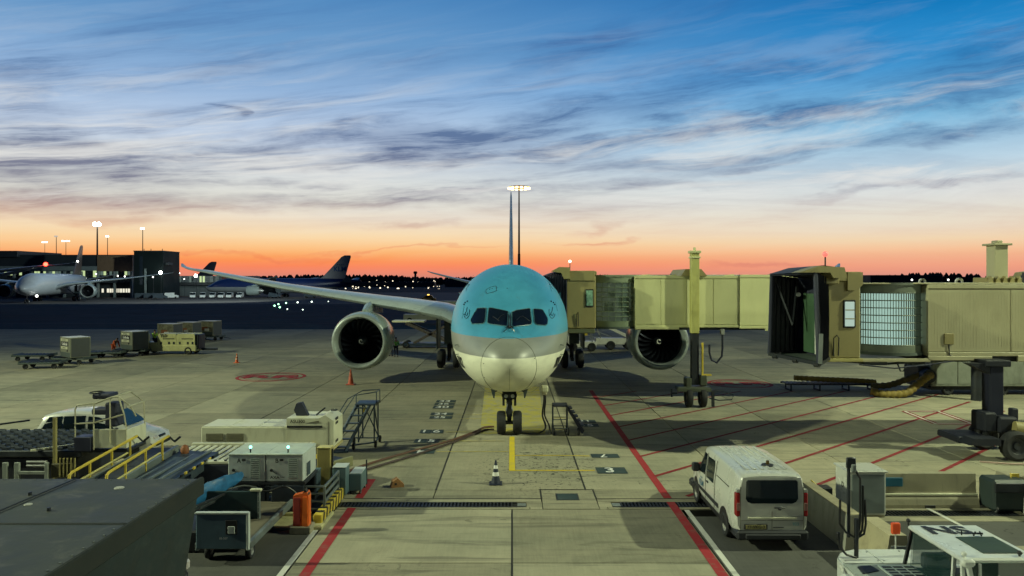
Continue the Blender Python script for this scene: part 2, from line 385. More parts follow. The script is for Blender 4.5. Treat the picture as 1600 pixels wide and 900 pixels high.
# ------------------------------------------------------------------ ground
def ground_mat(name, c, kind):
    m = bpy.data.materials.new(name); m.use_nodes = True
    nt = m.node_tree; kk = N(nt); b = nt.nodes['Principled BSDF']
    pos = kk.n('ShaderNodeNewGeometry').outputs['Position']
    rnd = kk.n('ShaderNodeObjectInfo').outputs['Random']
    big = kk.noise(pos, .12, 5, .6, .6)
    mid = kk.noise(kk.map(pos, loc=(3, 1, 0)), .9, 7, .68, .8)
    brush = kk.noise(kk.map(pos, rot=(0, 0, R(8)), scale=(9, .5, 1)), 1.6, 5, .65)
    grain = kk.noise(pos, 34, 3, .6)
    f = kk.m('ADD', kk.m('MULTIPLY', kk.m('SUBTRACT', big, .5), 1.1), kk.m('MULTIPLY', kk.m('SUBTRACT', mid, .5), .75))
    f = kk.m('ADD', f, kk.m('MULTIPLY', kk.m('SUBTRACT', brush, .5), .34))
    f = kk.m('ADD', f, kk.m('MULTIPLY', kk.m('SUBTRACT', grain, .5), .25))
    if kind == 'concrete': f = kk.m('ADD', f, kk.m('MULTIPLY', kk.m('SUBTRACT', rnd, .5), .42))
    f = kk.m('ADD', f, 1.0)
    col = kk.mix(1.0, c, kk.cxyz(f, f, f), 'MULTIPLY')
    if kind == 'concrete':
        tint = kk.mix(kk.mr(big, .35, .65), (1.0, 1.0, .93), (1.02, .97, .88))
        col = kk.mix(1.0, col, tint, 'MULTIPLY')
    # oil drips and tyre scuffs
    sp = kk.mr(kk.noise(kk.map(pos, loc=(2, 9, 0)), 2.6, 6, .7, .9), .585, .64)
    zone = kk.mr(kk.noise(pos, .22, 3, .5), .50, .66)
    px, py, pz = kk.xyz(pos)
    near = kk.mr(kk.vm('LENGTH', kk.vm('MULTIPLY', kk.vm('SUBTRACT', pos, (1.0, 27.5, 0)), (1 / 2.8, 1 / 4.8, 0))), .4, 1.1, 1, 0)
    sp = kk.m('MULTIPLY', sp, kk.m('MAXIMUM', kk.m('MULTIPLY', zone, .55), kk.m('MULTIPLY', near, .95)))
    drop = kk.mr(kk.noise(kk.map(pos, loc=(5, 2, 0)), 7.5, 3, .55, .2), .60, .64)
    sp = kk.m('MAXIMUM', sp, kk.m('MULTIPLY', drop, kk.m('MULTIPLY', near, .9)))
    col = kk.mix(sp, col, (.02, .022, .02))
    scf = kk.m('MULTIPLY', kk.mr(kk.noise(kk.map(pos, rot=(0, 0, R(-38)), scale=(.22, 2.6, 1)), .7, 6, .66, 1.4), .50, .68), .50)
    col = kk.mix(scf, col, (.06, .058, .05) if kind == 'concrete' else (.1, .1, .09))
    kk.put(b.inputs['Base Color'], col)
    kk.put(b.inputs['Roughness'], kk.mr(mid, .3, .7, .78, .95, False))
    b.inputs['Specular IOR Level'].default_value = .22
    bp = kk.n('ShaderNodeBump'); bp.inputs['Strength'].default_value = .35; bp.inputs['Distance'].default_value = .012
    kk.put(bp.inputs['Height'], kk.m('ADD', kk.m('MULTIPLY', brush, .8), grain)); kk.put(b.inputs['Normal'], bp.outputs[0])
    return m
conc = ground_mat('concrete', (.27, .26, .20), 'concrete')
asph = ground_mat('asphalt', (.085, .085, .078), 'asphalt')
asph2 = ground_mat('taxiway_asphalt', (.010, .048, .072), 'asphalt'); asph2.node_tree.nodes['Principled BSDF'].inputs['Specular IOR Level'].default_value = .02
dirtg = mat('grass_field', (.02, .026, .02), .95, sc=.02, var=.4, spec=.1)
joint = mat('joint_sealant', (.018, .018, .016), .9)

terrain = B().box(-6000, 6000, -400, 7000, -1.2, -.30).to('terrain', dirtg, kind='structure')
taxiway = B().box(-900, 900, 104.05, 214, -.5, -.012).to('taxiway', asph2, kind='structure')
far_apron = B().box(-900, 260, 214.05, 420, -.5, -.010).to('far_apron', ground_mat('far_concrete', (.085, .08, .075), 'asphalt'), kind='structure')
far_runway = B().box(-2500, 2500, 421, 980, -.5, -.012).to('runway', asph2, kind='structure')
road = B().box(-60, -5.36, -3, 22.25, -.4, -.002).to('service_road', asph, kind='structure')
road2 = B().box(5.14, 60, -3, 21.6, -.4, -.002).to('service_road', asph, kind='structure')
apron = B().box(-140, 140, 22.3, 104, -.6, -.035).to('apron', joint, kind='structure')
apron2 = B().box(-5.33, 5.11, -3, 22.25, -.6, -.035).to('stand_entry', joint, kind='structure')
slab_cache = {}
def slab(x0, x1, y0, y1, parent, gap=.018):
    key = (round(x1 - x0, 3), round(y1 - y0, 3))
    if key not in slab_cache:
        slab_cache[key] = B().rbox(-(key[0] / 2 - gap), key[0] / 2 - gap, -(key[1] / 2 - gap), key[1] / 2 - gap, -.3, 0, .008).mesh('concrete_slab')
        slab_cache[key].materials.append(conc)
    o = bpy.data.objects.new('concrete_slab', slab_cache[key]); COL.objects.link(o); o.parent = parent
    o.location = ((x0 + x1) / 2, (y0 + y1) / 2, random.uniform(-.002, 0))
ys = [24.35, 30.9, 38.4, 45.9, 53.4, 60.9, 68.4, 75.9, 83.4, 90.9, 104.0]
ks = [(-67.5, -52.5), (-52.5, -45)] + [(-45 + 5 * i - (0 if i < 0 else 0), -40 + 5 * i) for i in range(18)] + [(45, 52.5), (52.5, 67.5)]
ks = [(a + 2.5 - 2.5, b) for a, b in ks]
edges = [-120, -82.5, -62.5, -52.5, -42.5, -37.5, -32.5, -27.5, -22.5, -17.5, -12.5, -7.5, -2.5, 2.42, 7.5, 12.5, 17.5, 22.5, 27.5, 32.5, 37.5, 42.5, 62.5, 120]
for i in range(len(ys) - 1):
    for j in range(len(edges) - 1):
        if i == 0 and j == 13 and False: continue
        slab(edges[j], edges[j + 1], ys[i], ys[i + 1], apron)
# strip beside the drain, split round the pit
for a, b_ in [(-42.5, -20), (-20, -12.5), (-12.5, -7.5), (-7.5, -2.5), (-2.5, .93), (2.66, 7.5), (7.5, 12.5), (12.5, 20), (20, 42.5)]:
    slab(a, b_, 23.35, 24.35, apron)
for y0, y1 in [(18.05, 22.28), (13.5, 18.05), (9, 13.5)]:
    for a, b_ in ((-5.33, 0), (0, 5.11)): slab(a, b_, y0, y1, apron2)
slab(.93, 2.66, 22.32, 24.35, apron)
slab(-5.33, .55, 22.3, 22.5, apron); slab(2.9, 8, 22.3, 22.5, apron)
drain_bed = B().box(-42.5, 42.5, 22.3, 23.35, -.25, -.03)
# concrete kerb strips of the drain
for a, b_ in ((-42.5, .93), (2.66, 42.5)):
    slab(a, b_, 23.02, 23.35, apron); 
slab(.44, .93, 22.5, 23.02, apron, .004); slab(2.66, 3.07, 22.5, 23.02, apron, .004); slab(.55, .93, 22.3, 22.5, apron, .004); slab(2.66, 2.9, 22.3, 22.5, apron, .004)
gd = thing('drain_grating', 'long dark metal drain grating left of the concrete pit, with small square end cover', 'drain grate', (0, 22.75, 0))
def grating(root, x0, x1):
    B().box(x0, x1, -.22, .24, -.2, -.12).to('channel', black, root)
    B().box(x0, x1, -.24, -.20, -.1, .004).box(x0, x1, .20, .24, -.1, .004).to('rail', dark, root)
    b = B(); n = int((x1 - x0) / .11)
    for i in range(n): b.box(x0 + .11 * i, x0 + .11 * i + .045, -.2, .2, -.06, .002)
    b.to('bar', steel if False else dark, root, kind='stuff')
grating(gd, -7.4, .15)
B().rbox(.17, .43, -.14, .14, -.1, .006, .01).to('end_cover', grey, gd)
gd2 = thing('drain_grating', 'dark metal drain grating running right from the concrete pit towards the van', 'drain grate', (0, 22.75, 0))
grating(gd2, 3.35, 8.6); B().rbox(3.08, 3.33, -.14, .14, -.1, .006, .01).to('end_cover', grey, gd2)
gd3 = thing('drain_grating', 'dark metal drain grating in front of the long concrete barrier', 'drain grate', (0, 21.9, 0))
grating(gd3, 10.6, 15.0)
B().box(9.2, 16.2, .28, .75, -.2, .006).box(9.2, 16.2, -.75, -.28, -.2, .006).to('kerb', conc, gd3)
pit = thing('pit_cover', 'rectangular black pit cover set in the concrete pad between the gratings', 'pit cover', (1.76, 23.55, 0))
B().box(-.36, .36, -.36, .36, -.05, .006).to('frame', dark, pit); B().rbox(-.32, .32, -.32, .32, -.03, .012, .006).to('lid', blackp, pit)
# dark joint around the pad
jb = B()
for a in (((.93, 23.35), (.93, 24.4)), ((.9, 24.38), (2.7, 24.38)), ((2.66, 23.35), (2.66, 24.4)), ((-5.3, 23.36), (.93, 23.36)), ((2.66, 23.36), (8, 23.36))):
    p, q = a; jb.bar((p[0], p[1], .001), (q[0], q[1], .001), .045, .006)
jb.to('joint_seal', joint, apron)
# long dark joints at either side of the nose wheel
jl = B()
for xx in (-2.5, 2.42): jl.box(xx - .03, xx + .03, 24.35, 55, -.01, .003)
jl.box(-.022, .022, 10, 22.25, -.01, .003)
jl.to('joint_seal', joint, apron)

def sheet(name, poly, mat_, z=.006, parent=apron):
    return B().add([(x, y, z) for x, y in poly], [tuple(range(len(poly)))]).to(name, mat_, parent)
def strip(pts, w, z):
    b = B()
    for i in range(len(pts) - 1):
        a = Vector((pts[i][0], pts[i][1], z)); c = Vector((pts[i + 1][0], pts[i + 1][1], z)); d = (c - a).normalized(); n = Vector((-d.y, d.x, 0)) * w / 2
        b.quad(a - n, c - n, c + n, a + n)
    return b
def line(name, pts, w, m_, z=.006, parent=apron): return strip(pts, w, z).to(name, m_, parent)

def wearmat(name, c, under, thr):
    m = bpy.data.materials.new(name); m.use_nodes = True; nt = m.node_tree; kk = N(nt); b = nt.nodes['Principled BSDF']
    pos = kk.n('ShaderNodeNewGeometry').outputs['Position']
    n = kk.noise(pos, 2.0, 7, .7, .6)
    n2 = kk.noise(kk.map(pos, scale=(.15, 6, 1)), 2, 4, .6)
    f = kk.mr(kk.m('ADD', kk.m('MULTIPLY', n, .7), kk.m('MULTIPLY', n2, .3)), thr - .12, thr + .12)
    kk.put(b.inputs['Base Color'], kk.mix(f, c, under)); b.inputs['Roughness'].default_value = .85; b.inputs['Specular IOR Level'].default_value = .2
    return m
oldy = wearmat('worn_yellow_paint', (.36, .31, .05), (.27, .255, .17), .50)
redw = wearmat('worn_red_paint', (.30, .028, .035), (.20, .11, .09), .60)
redh = wearmat('worn_dark_red_paint', (.21, .022, .028), (.15, .09, .075), .62)
whw = wearmat('worn_white_paint', (.55, .55, .50), (.26, .26, .23), .60)
yew = wearmat('worn_bright_yellow_paint', (.55, .42, .03), (.26, .24, .14), .62)
yet = wearmat('thin_worn_yellow_paint', (.46, .38, .08), (.26, .25, .19), .55)
sheet('yellow_patch', [(-1.45, 33.2), (1.5, 33.2), (1.75, 48), (-1.75, 48)], oldy, .005)
line('red_line', [(4.93, 46.3), (4.93, 23.4)], .26, redw); line('red_line', [(4.93, 23.0), (4.93, 9)], .26, redw)
line('red_line', [(-4.85, 9), (-4.85, 22.4)], .26, redw); line('red_line', [(-4.85, 23.4), (-4.85, 25.4)], .26, redw); line('red_line', [(-4.72, 25.52), (-6.5, 25.52)], .26, redw)
line('white_line', [(5.24, 22.2), (5.24, 9)], .15, whw, .008, apron2); line('white_line', [(-5.42, 9), (-5.42, 20.9)], .15, whw, .008, apron2)
for i in range(-4, 8):
    y0 = 26.0 + 2.92 * i; x0 = 5.0; x1 = 26.0
    ya = y0; 
    if ya < 23.6: x0 += (23.6 - ya) / .9; ya = 23.6
    yb = ya + .9 * (x1 - x0)
    if yb > 46: x1 -= (yb - 46) / .9; yb = 46
    if x1 - x0 > .5: line('hatch_line', [(x0, ya), (x1, yb)], .16, redh, .009)
# parking box on the hatching
bx = [(20.35, 35.5), (22.1, 35.5), (22.4, 38.9), (20.65, 38.9)]
line('parking_box', [(x + .0, y) for x, y in bx] + [bx[0]], .34, redh, .012); line('parking_box', bx + [bx[0]], .11, whw, .016)
# stop markings
line('yellow_line', [(0, 32.6), (0, 26.75)], .22, yew, .008)
line('yellow_line', [(.1, 26.8), (3.0, 26.8)], .12, yew, .012); line('yellow_line', [(.1, 29.1), (1.75, 29.1), (3.05, 29.0)], .08, yew, .012)
line('yellow_line', [(-3.05, 29.75), (-.15, 29.75)], .07, yet, .012)
for yy_, a, b_ in ((31.7, -3.0, -.3), (33.6, -3.0, -1.5), (36.8, -2.9, -.6), (37.9, -2.9, 1.2), (37.0, .6, 3.0), (40.5, -3, 2), (34.2, .5, 2.6)):
    line('yellow_line', [(a, yy_), (b_, yy_)], .07, yet, .014)
def panel(x0, x1, y0, y1, s, flip=False, n=2):
    for i in range(n):
        a = x0 + (x1 - x0) * i / n; c = x0 + (x1 - x0) * (i + 1) / n
        sheet('number_panel', [(a + .01, y0), (c - .01, y0), (c - .01, y1), (a + .01, y1)], blackp, .012)
    text(s, (y1 - y0) * 1.0, ((x0 + x1) / 2 - .06, (y0 + y1) / 2, .018), (-1, 0, 0) if flip else (1, 0, 0), (0, -1, 0) if flip else (0, 1, 0), wink, apron, 'number', .015, sx=.9)
for a in ((-4.32, -3.2, 41.75, 42.5, '33'), (-4.32, -3.2, 40.85, 41.55, '36'), (-4.3, -3.18, 39.75, 40.6, '30'), (-4.2, -3.02, 37.75, 38.5, '24'), (-4.15, -3.0, 36.8, 37.5, '25'),
          (-4.2, -3.12, 33.3, 34.1, '1 6'), (-4.2, -3.1, 31.35, 32.1, '1 5'), (3.1, 4.1, 35.75, 36.5, '21'), (3.1, 4.12, 34.75, 35.5, '15')): panel(*a)
panel(-4.15, -3.1, 29.4, 30.2, '4', True); panel(3.1, 4.2, 28.7, 29.35, '7', True); panel(3.05, 4.15, 26.35, 27.25, '3')
# round red no parking mark
def ringmark(cx, cy, r):
    b = B()
    for rr, w in ((r, .24), (r * .8, .10)):
        pts = [(cx + rr * math.cos(a), cy + rr * math.sin(a)) for a in [2 * PI * i / 40 for i in range(41)]]
        q = strip(pts, w, .010); b.add(q.v, q.f)
    b.to('red_ring', redw, apron)
    text('RR', r * .95, (cx, cy, .012), (1, 0, 0), (0, 1, 0), redw, apron, 'ring_mark', .04, sx=1.6)
ringmark(-17.2, 52.8, 2.3); ringmark(15.2, 49.3, 2.0)
# far painted lines
line('apron_edge_line', [(-140, 103.1), (140, 103.1)], .3, whw, .01)
line('taxi_line', [(-300, 118), (60, 119)], .25, mat('taxi_line_paint', (.1, .12, .14), .8), .01, taxiway)
line('taxi_line', [(-300, 205), (300, 204)], .5, mat('taxi_line_paint', (.1, .12, .14), .8), .01, taxiway)
# ------------------------------------------------------------------ airliners
def interp(tab, u):
    # smooth (Catmull-Rom with clamped slopes) table interpolation
    xs = [a for a, _ in tab]; ys_ = [b for _, b in tab]; n = len(xs)
    if u <= xs[0]: return ys_[0]
    if u >= xs[-1]: return ys_[-1]
    i = 0
    while xs[i + 1] < u: i += 1
    def dd(j): return (ys_[j + 1] - ys_[j]) / (xs[j + 1] - xs[j])
    def sl(j):
        if j == 0: return dd(0)
        if j == n - 1: return dd(n - 2)
        a, b = dd(j - 1), dd(j)
        return 0 if a * b <= 0 else 2 * a * b / (a + b)
    h = xs[i + 1] - xs[i]; t_ = (u - xs[i]) / h; m0, m1 = sl(i), sl(i + 1)
    return (2 * t_**3 - 3 * t_**2 + 1) * ys_[i] + (t_**3 - 2 * t_**2 + t_) * h * m0 + (-2 * t_**3 + 3 * t_**2) * ys_[i + 1] + (t_**3 - t_**2) * h * m1
sq = math.sqrt
TOP = [(sq(a), b) for a, b in ((0, 3.68), (.1, 4.02), (.4, 4.36), (.9, 4.68), (1.5, 4.94), (2.1, 5.2), (2.8, 5.62), (3.6, 6.1), (4.5, 6.6), (5.6, 7.04), (7, 7.42), (8.6, 7.66), (10.5, 7.74), (47, 7.74), (54, 7.6), (60, 7.2), (62.8, 6.9))]
BOT = [(sq(a), b) for a, b in ((0, 3.68), (.1, 3.34), (.4, 3.0), (.9, 2.72), (1.5, 2.5), (2.1, 2.34), (2.8, 2.2), (3.6, 2.08), (4.5, 1.98), (5.6, 1.9), (7, 1.83), (8.6, 1.79), (10.5, 1.77), (44, 1.8), (50, 2.7), (56, 4.3), (60, 5.5), (62.8, 6.4))]
WID = [(sq(a), b) for a, b in ((0, .02), (.1, .40), (.4, .80), (.9, 1.2), (1.5, 1.56), (2.1, 1.83), (2.8, 2.09), (3.6, 2.31), (4.5, 2.5), (5.6, 2.67), (7, 2.79), (8.6, 2.86), (10.5, 2.885), (45, 2.885), (52, 2.3), (58, 1.2), (61.5, .5), (62.8, .22))]
def fsec(s):
    u = sq(max(s, 0)); return interp(TOP, u), interp(BOT, u), interp(WID, u)
def fpt(s, a, off=0.0):
    # a = 0 at the crown, going round towards +x
    t_, b_, w_ = fsec(s); c_ = (t_ + b_) / 2; h_ = (t_ - b_) / 2
    return Vector(((w_ + off) * math.sin(a), s, c_ + (h_ + off) * math.cos(a)))
def fside(s, z, sgn, off=.012):
    t_, b_, w_ = fsec(s); c_ = (t_ + b_) / 2; h_ = (t_ - b_) / 2
    q = max(-1, min(1, (z - c_) / h_)); return Vector((sgn * (w_ * sq(1 - q * q) + off), s, z))
PX0, PY0 = -.12, 28.4
def onskin(px, py, off=.012):
    # the point of the skin that a line from the eye through a place in the photograph meets
    lo, hi = .0, 12.0
    def inside(s):
        d = PY0 + s; x = (px - 800) * d / FP - PX0; z = CH - (py - 438) * d / FP
        t_, b_, w_ = fsec(s); c_ = (t_ + b_) / 2; h_ = (t_ - b_) / 2
        return (x / max(w_, 1e-4)) ** 2 + ((z - c_) / max(h_, 1e-4)) ** 2 < 1
    s = 0
    while s < 12 and not inside(s): s += .05
    lo, hi = max(0, s - .05), s
    for _ in range(16):
        m = (lo + hi) / 2
        if inside(m): hi = m
        else: lo = m
    s = hi; d = PY0 + s
    p = Vector(((px - 800) * d / FP - PX0, s, CH - (py - 438) * d / FP))
    # outward normal (numeric)
    t_, b_, w_ = fsec(s); c_ = (t_ + b_) / 2; h_ = (t_ - b_) / 2
    def F(v):
        t2, b2, w2 = fsec(v[1]); return (v[0] / max(w2, 1e-3)) ** 2 + ((v[2] - (t2 + b2) / 2) / max((t2 - b2) / 2, 1e-3)) ** 2
    e = .02; n = Vector((F(p + Vector((e, 0, 0))) - F(p), F(p + Vector((0, e, 0))) - F(p), F(p + Vector((0, 0, e))) - F(p)))
    n.normalize()
    return p + n * off, n
def skinpatch(poly, off=.012, b=None, nsub=7):
    # polygon given as places on the skin, filled with a fine grid that follows the curve (4 corner blend)
    b = b or B()
    # triangulated fan of rings from the centroid outward
    m = len(poly); cx = sum(p[0] for p in poly) / m; cy = sum(p[1] for p in poly) / m
    ring = []
    for i in range(m):
        a, c = poly[i], poly[(i + 1) % m]
        k_ = max(2, int(math.hypot(c[0] - a[0], c[1] - a[1]) / 2.5))
        for j in range(k_): ring.append((a[0] + (c[0] - a[0]) * j / k_, a[1] + (c[1] - a[1]) * j / k_))
    L = len(ring); rg = []
    for q in range(1, nsub + 1):
        f_ = q / nsub
        rg.append([onskin(cx + (x - cx) * f_, cy + (y - cy) * f_, off)[0] for x, y in ring])
    b.loft(rg[::-1], True, False, True)
    c0 = onskin(cx, cy, off)[0]; o = len(b.v)
    b.add([c0] + rg[0], [(0, 1 + (i + 1) % L, 1 + i) for i in range(L)], True)
    return b
def skinline(pts, r, off=.004, b=None, closed=False, n=4):
    b = b or B(); q = list(pts) + ([pts[0]] if closed else []); out = []
    for i in range(len(q) - 1):
        a, c = q[i], q[i + 1]; k_ = max(1, int(math.hypot(c[0] - a[0], c[1] - a[1]) / 3))
        for j in range(k_): out.append(onskin(a[0] + (c[0] - a[0]) * j / k_, a[1] + (c[1] - a[1]) * j / k_, off)[0])
    out.append(onskin(q[-1][0], q[-1][1], off)[0])
    return b.tube(out, r, n)

def livery(name, bands, rough=.3):
    # paint bands by height on the airframe, from the top down: (z, colour)
    m = bpy.data.materials.new(name); m.use_nodes = True; nt = m.node_tree; kk = N(nt); b = nt.nodes['Principled BSDF']
    oc = kk.n('ShaderNodeTexCoord').outputs['Object']; x, y, z = kk.xyz(oc)
    c = bands[-1][1]
    col = c
    for zb, cc in bands[:-1][::-1]:
        col = kk.mix(kk.mr(z, zb - .006, zb + .006, 0, 1, False), col, cc)
    n = kk.noise(kk.map(oc, scale=(1, .4, 2.2)), 1.1, 7, .66, .5)
    f = kk.mr(n, .3, .7, .86, 1.08, False); col = kk.mix(1.0, col, kk.cxyz(f, f, f), 'MULTIPLY')
    st = kk.mr(kk.noise(kk.map(oc, loc=(4, 4, 4), scale=(3, 1.2, .5)), 1.6, 7, .7, .5), .56, .75)
    col = kk.mix(kk.m('MULTIPLY', st, .30), col, (.10, .09, .06))
    kk.put(b.inputs['Base Color'], col); kk.put(b.inputs['Roughness'], kk.mr(n, .3, .7, rough - .05, rough + .1, False))
    b.inputs['Coat Weight'].default_value = .12; b.inputs['Coat Roughness'].default_value = .3
    return m
skyblue = (.16, .43, .50)
mainliv = livery('airline_livery', [(4.60, (.058, .30, .47)), (3.88, (.24, .25, .22)), (0, (.74, .74, .58))], .42)
klmliv = livery('blue_livery', [(4.2, (.008, .024, .11)), (0, (.24, .27, .29))], .35)
darkliv = livery('dusk_white_livery', [(0, (.42, .46, .48))], .35)
wingmat = mat('wing_grey_paint', (.30, .35, .36), .35, var=.08, dirt=.25, dcol=(.15, .14, .11), sc=.8, coat=.3)
nacmat = mat('nacelle_paint', (.27, .33, .32), .32, var=.08, dirt=.3, dcol=(.16, .15, .12), coat=.4)
lipmat = mat('polished_lip_metal', (.33, .37, .36), .42, metal=.45, var=.1, dirt=.2)
cockglass = glass('cockpit_glass', (.006, .010, .016), .05)
fanm = mat('fan_blade_metal', (.016, .018, .028), .38, metal=.85, var=.2)
line_ink = mat('panel_line', (.03, .06, .07), .6)

def wing_loft(stations, n=10):
    # stations: (x, y_le, z, chord, thickness ratio)
    rg = []
    for x, y, z, c, th in stations:
        up = []; lo = []
        for i in range(n + 1):
            u = (1 - math.cos(PI * i / n)) / 2
            tt = 5 * th * (.2969 * sq(u) - .126 * u - .3516 * u * u + .2843 * u**3 - .1015 * u**4)
            cam_ = .02 * (1 - (2 * u - 1) ** 2)
            up.append((x, y + u * c, z + (tt + cam_) * c)); lo.append((x, y + u * c, z + (-tt * .85 + cam_) * c))
        rg.append(up + lo[::-1][1:-1])
    return rg

def fuselage_mesh(hi):
    b = B(); na = 96 if hi else 28
    ss = [.0008, .01, .03, .07, .13, .2, .3, .42, .56, .72, .9, 1.1, 1.35, 1.6, 1.9, 2.2, 2.5, 2.8, 3.2, 3.6, 4, 4.5, 5, 5.6, 6.3, 7, 8, 9, 10.5, 14, 20, 28, 36, 44, 46, 48, 50, 52, 54, 56, 58, 60, 61.5, 62.8]
    if not hi: ss = ss[::3] + [62.8]
    b.loft([[fpt(s, 2 * PI * j / na) for j in range(na)] for s in ss])
    return b
WST = [(1.5, 18.0, 3.0, 13.0, .11), (2.9, 19.1, 3.95, 11.6, .12), (4.5, 20.15, 4.55, 10.2, .115), (7, 21.8, 4.95, 8.9, .11), (9.9, 23.65, 5.3, 7.7, .105), (13.5, 26.0, 5.75, 6.4, .10), (17.8, 28.8, 6.3, 5.1, .10), (22, 31.5, 6.95, 3.9, .10), (26, 34.1, 7.6, 2.7, .10), (28, 35.7, 7.86, 1.9, .09), (29.2, 37.1, 8.12, 1.2, .09), (29.7, 38.2, 8.40, .5, .09)]
TST = [(.3, 53.2, 5.7, 6.0, .09), (1.2, 54.0, 5.85, 5.4, .09), (5.2, 56.4, 6.7, 3.9, .08), (9.3, 58.3, 7.75, 2.1, .08), (9.9, 59.0, 7.95, 1.2, .07)]
def mirror(st): return [(-x, y, z, c, th) for x, y, z, c, th in st]
_pm = {}
def cached(key, fn):
    if key not in _pm: _pm[key] = fn().mesh(key)
    return _pm[key].copy() if False else _pm[key]
def mpart(name, me, m_, parent, loc=None):
    me2 = me
    if me.materials and me.materials[0] != m_: me2 = me.copy(); me2.materials.clear()
    if not me2.materials: me2.materials.append(m_)
    o = bpy.data.objects.new(name, me2); COL.objects.link(o); o.parent = parent
    if loc: o.location = loc
    return o
def flip(b):
    b.f = [f[::-1] for f in b.f]; return b
ENG_Y = 20.3
def engine_geo():
    g = {}
    g['cowl'] = B().lathe([(1.83, .12), (1.90, .4), (1.95, .9), (1.96, 1.6), (1.92, 2.6), (1.80, 3.6), (1.62, 4.4), (1.52, 4.9), (1.46, 4.9)], ax='y', n=48)
    g['lip'] = B().lathe([(1.50, .62), (1.52, .30), (1.57, .10), (1.64, .01), (1.71, 0), (1.78, .04), (1.83, .12)], ax='y', n=48)
    g['duct'] = B().lathe([(1.50, .62), (1.47, 1.2), (1.47, 1.7), (.9, 4.8)], ax='y', n=40)
    g['core'] = B().lathe([(.95, 3.2), (1.0, 4.6), (.82, 5.8), (.7, 6.1), (.35, 6.1), (.08, 7.0)], ax='y', n=28)
    bl = B()   # one fan blade
    rg = []
    for i in range(7):
        r_ = .34 + (1.44 - .34) * i / 6; tw = R(28 + 34 * i / 6); w_ = .20 + .12 * math.sin(i / 6 * PI * .8); sw = .10 * (i / 6) ** 2
        c_ = Vector((math.sin(.12 * i / 6) * r_ + sw, 1.25, math.cos(.12 * i / 6) * r_))
        a = Vector((math.sin(tw), math.cos(tw), 0)) * w_; nrm = Vector((math.cos(tw), -math.sin(tw), 0)) * .012
        rg.append([c_ - a, c_ + nrm, c_ + a, c_ - nrm])
    bl.loft(rg, True, True, True); g['blade'] = bl
    g['spinner'] = B().lathe([(.01, .72), (.10, .78), (.2, .9), (.29, 1.05), (.36, 1.25)], ax='y', n=24)
    sw_ = B(); pts = []
    for i in range(16):
        a = i / 15 * PI * 1.7; rr = .05 + .14 * i / 15; yy_ = .72 + (rr / .36) ** 1.6 * .5 - .03
        pts.append((rr * math.cos(a), yy_, rr * math.sin(a)))
    sw_.tube(pts, [.022 + .012 * math.sin(i / 15 * PI) for i in range(16)], 6); g['swirl'] = sw_
    g['back'] = B().lathe([(1.46, 1.75), (.3, 1.75)], ax='y', n=32)
    return {k_: v.mesh(k_) for k_, v in g.items()}
EG = engine_geo()
def engine(root, x, z, hi=True, m_=None):
    m_ = m_ or nacmat
    e = mpart('engine', EG['cowl'], m_, root, (x, ENG_Y, z))
    mpart('inlet_lip', EG['lip'], lipmat, e)
    mpart('inlet_duct', EG['duct'], dark, e)
    mpart('engine_core', EG['core'], steel, e)
    mpart('duct_wall', EG['back'], black, e)
    mpart('spinner', EG['spinner'], dark, e)
    if hi:
        mpart('spinner_swirl', EG['swirl'], wink, e)
        for i in range(20):
            o = mpart('fan_blade', EG['blade'], fanm, e); o.rotation_euler = (0, 2 * PI * i / 20 + .07, 0)
    return e
def pylon_b(sg):
    b = B(); x = 9.9 * sg
    st = [(21.9, 1.92 + 2.84, .10, .18), (22.9, 5.05, .42, .24), (24.2, 5.3, .62, .26), (26.5, 5.2, .7, .24), (28.5, 4.9, .5, .10)]
    b.loft([[(x - w, y, z - h), (x - w * .9, y, z + .12), (x, y, z + .2), (x + w * .9, y, z + .12), (x + w, y, z - h)] for y, z, h, w in st], True, True, True)
    return b
def wheel(root, c, r, w, ax='x', rim=None, name='wheel', n=24, rimd=.55):
    h = w / 2
    t_ = B().lathe([(r * .55, -h * .8), (r * .8, -h), (r * .95, -h * .8), (r, -h * .45), (r, h * .45), (r * .95, h * .8), (r * .8, h), (r * .55, h * .8)], c, ax, n).to(name, tyre, root)
    B().lathe([(.01, -h * .55), (r * .25, -h * .62), (r * .3, -h * .4), (r * .5, -h * .5), (r * .57, -h * .82)], c, ax, n).lathe([(r * .57, h * .82), (r * .5, h * .5), (r * .3, h * .4), (r * .25, h * .62), (.01, h * .55)], c, ax, n).to('rim', rim or steel, t_)
    return t_

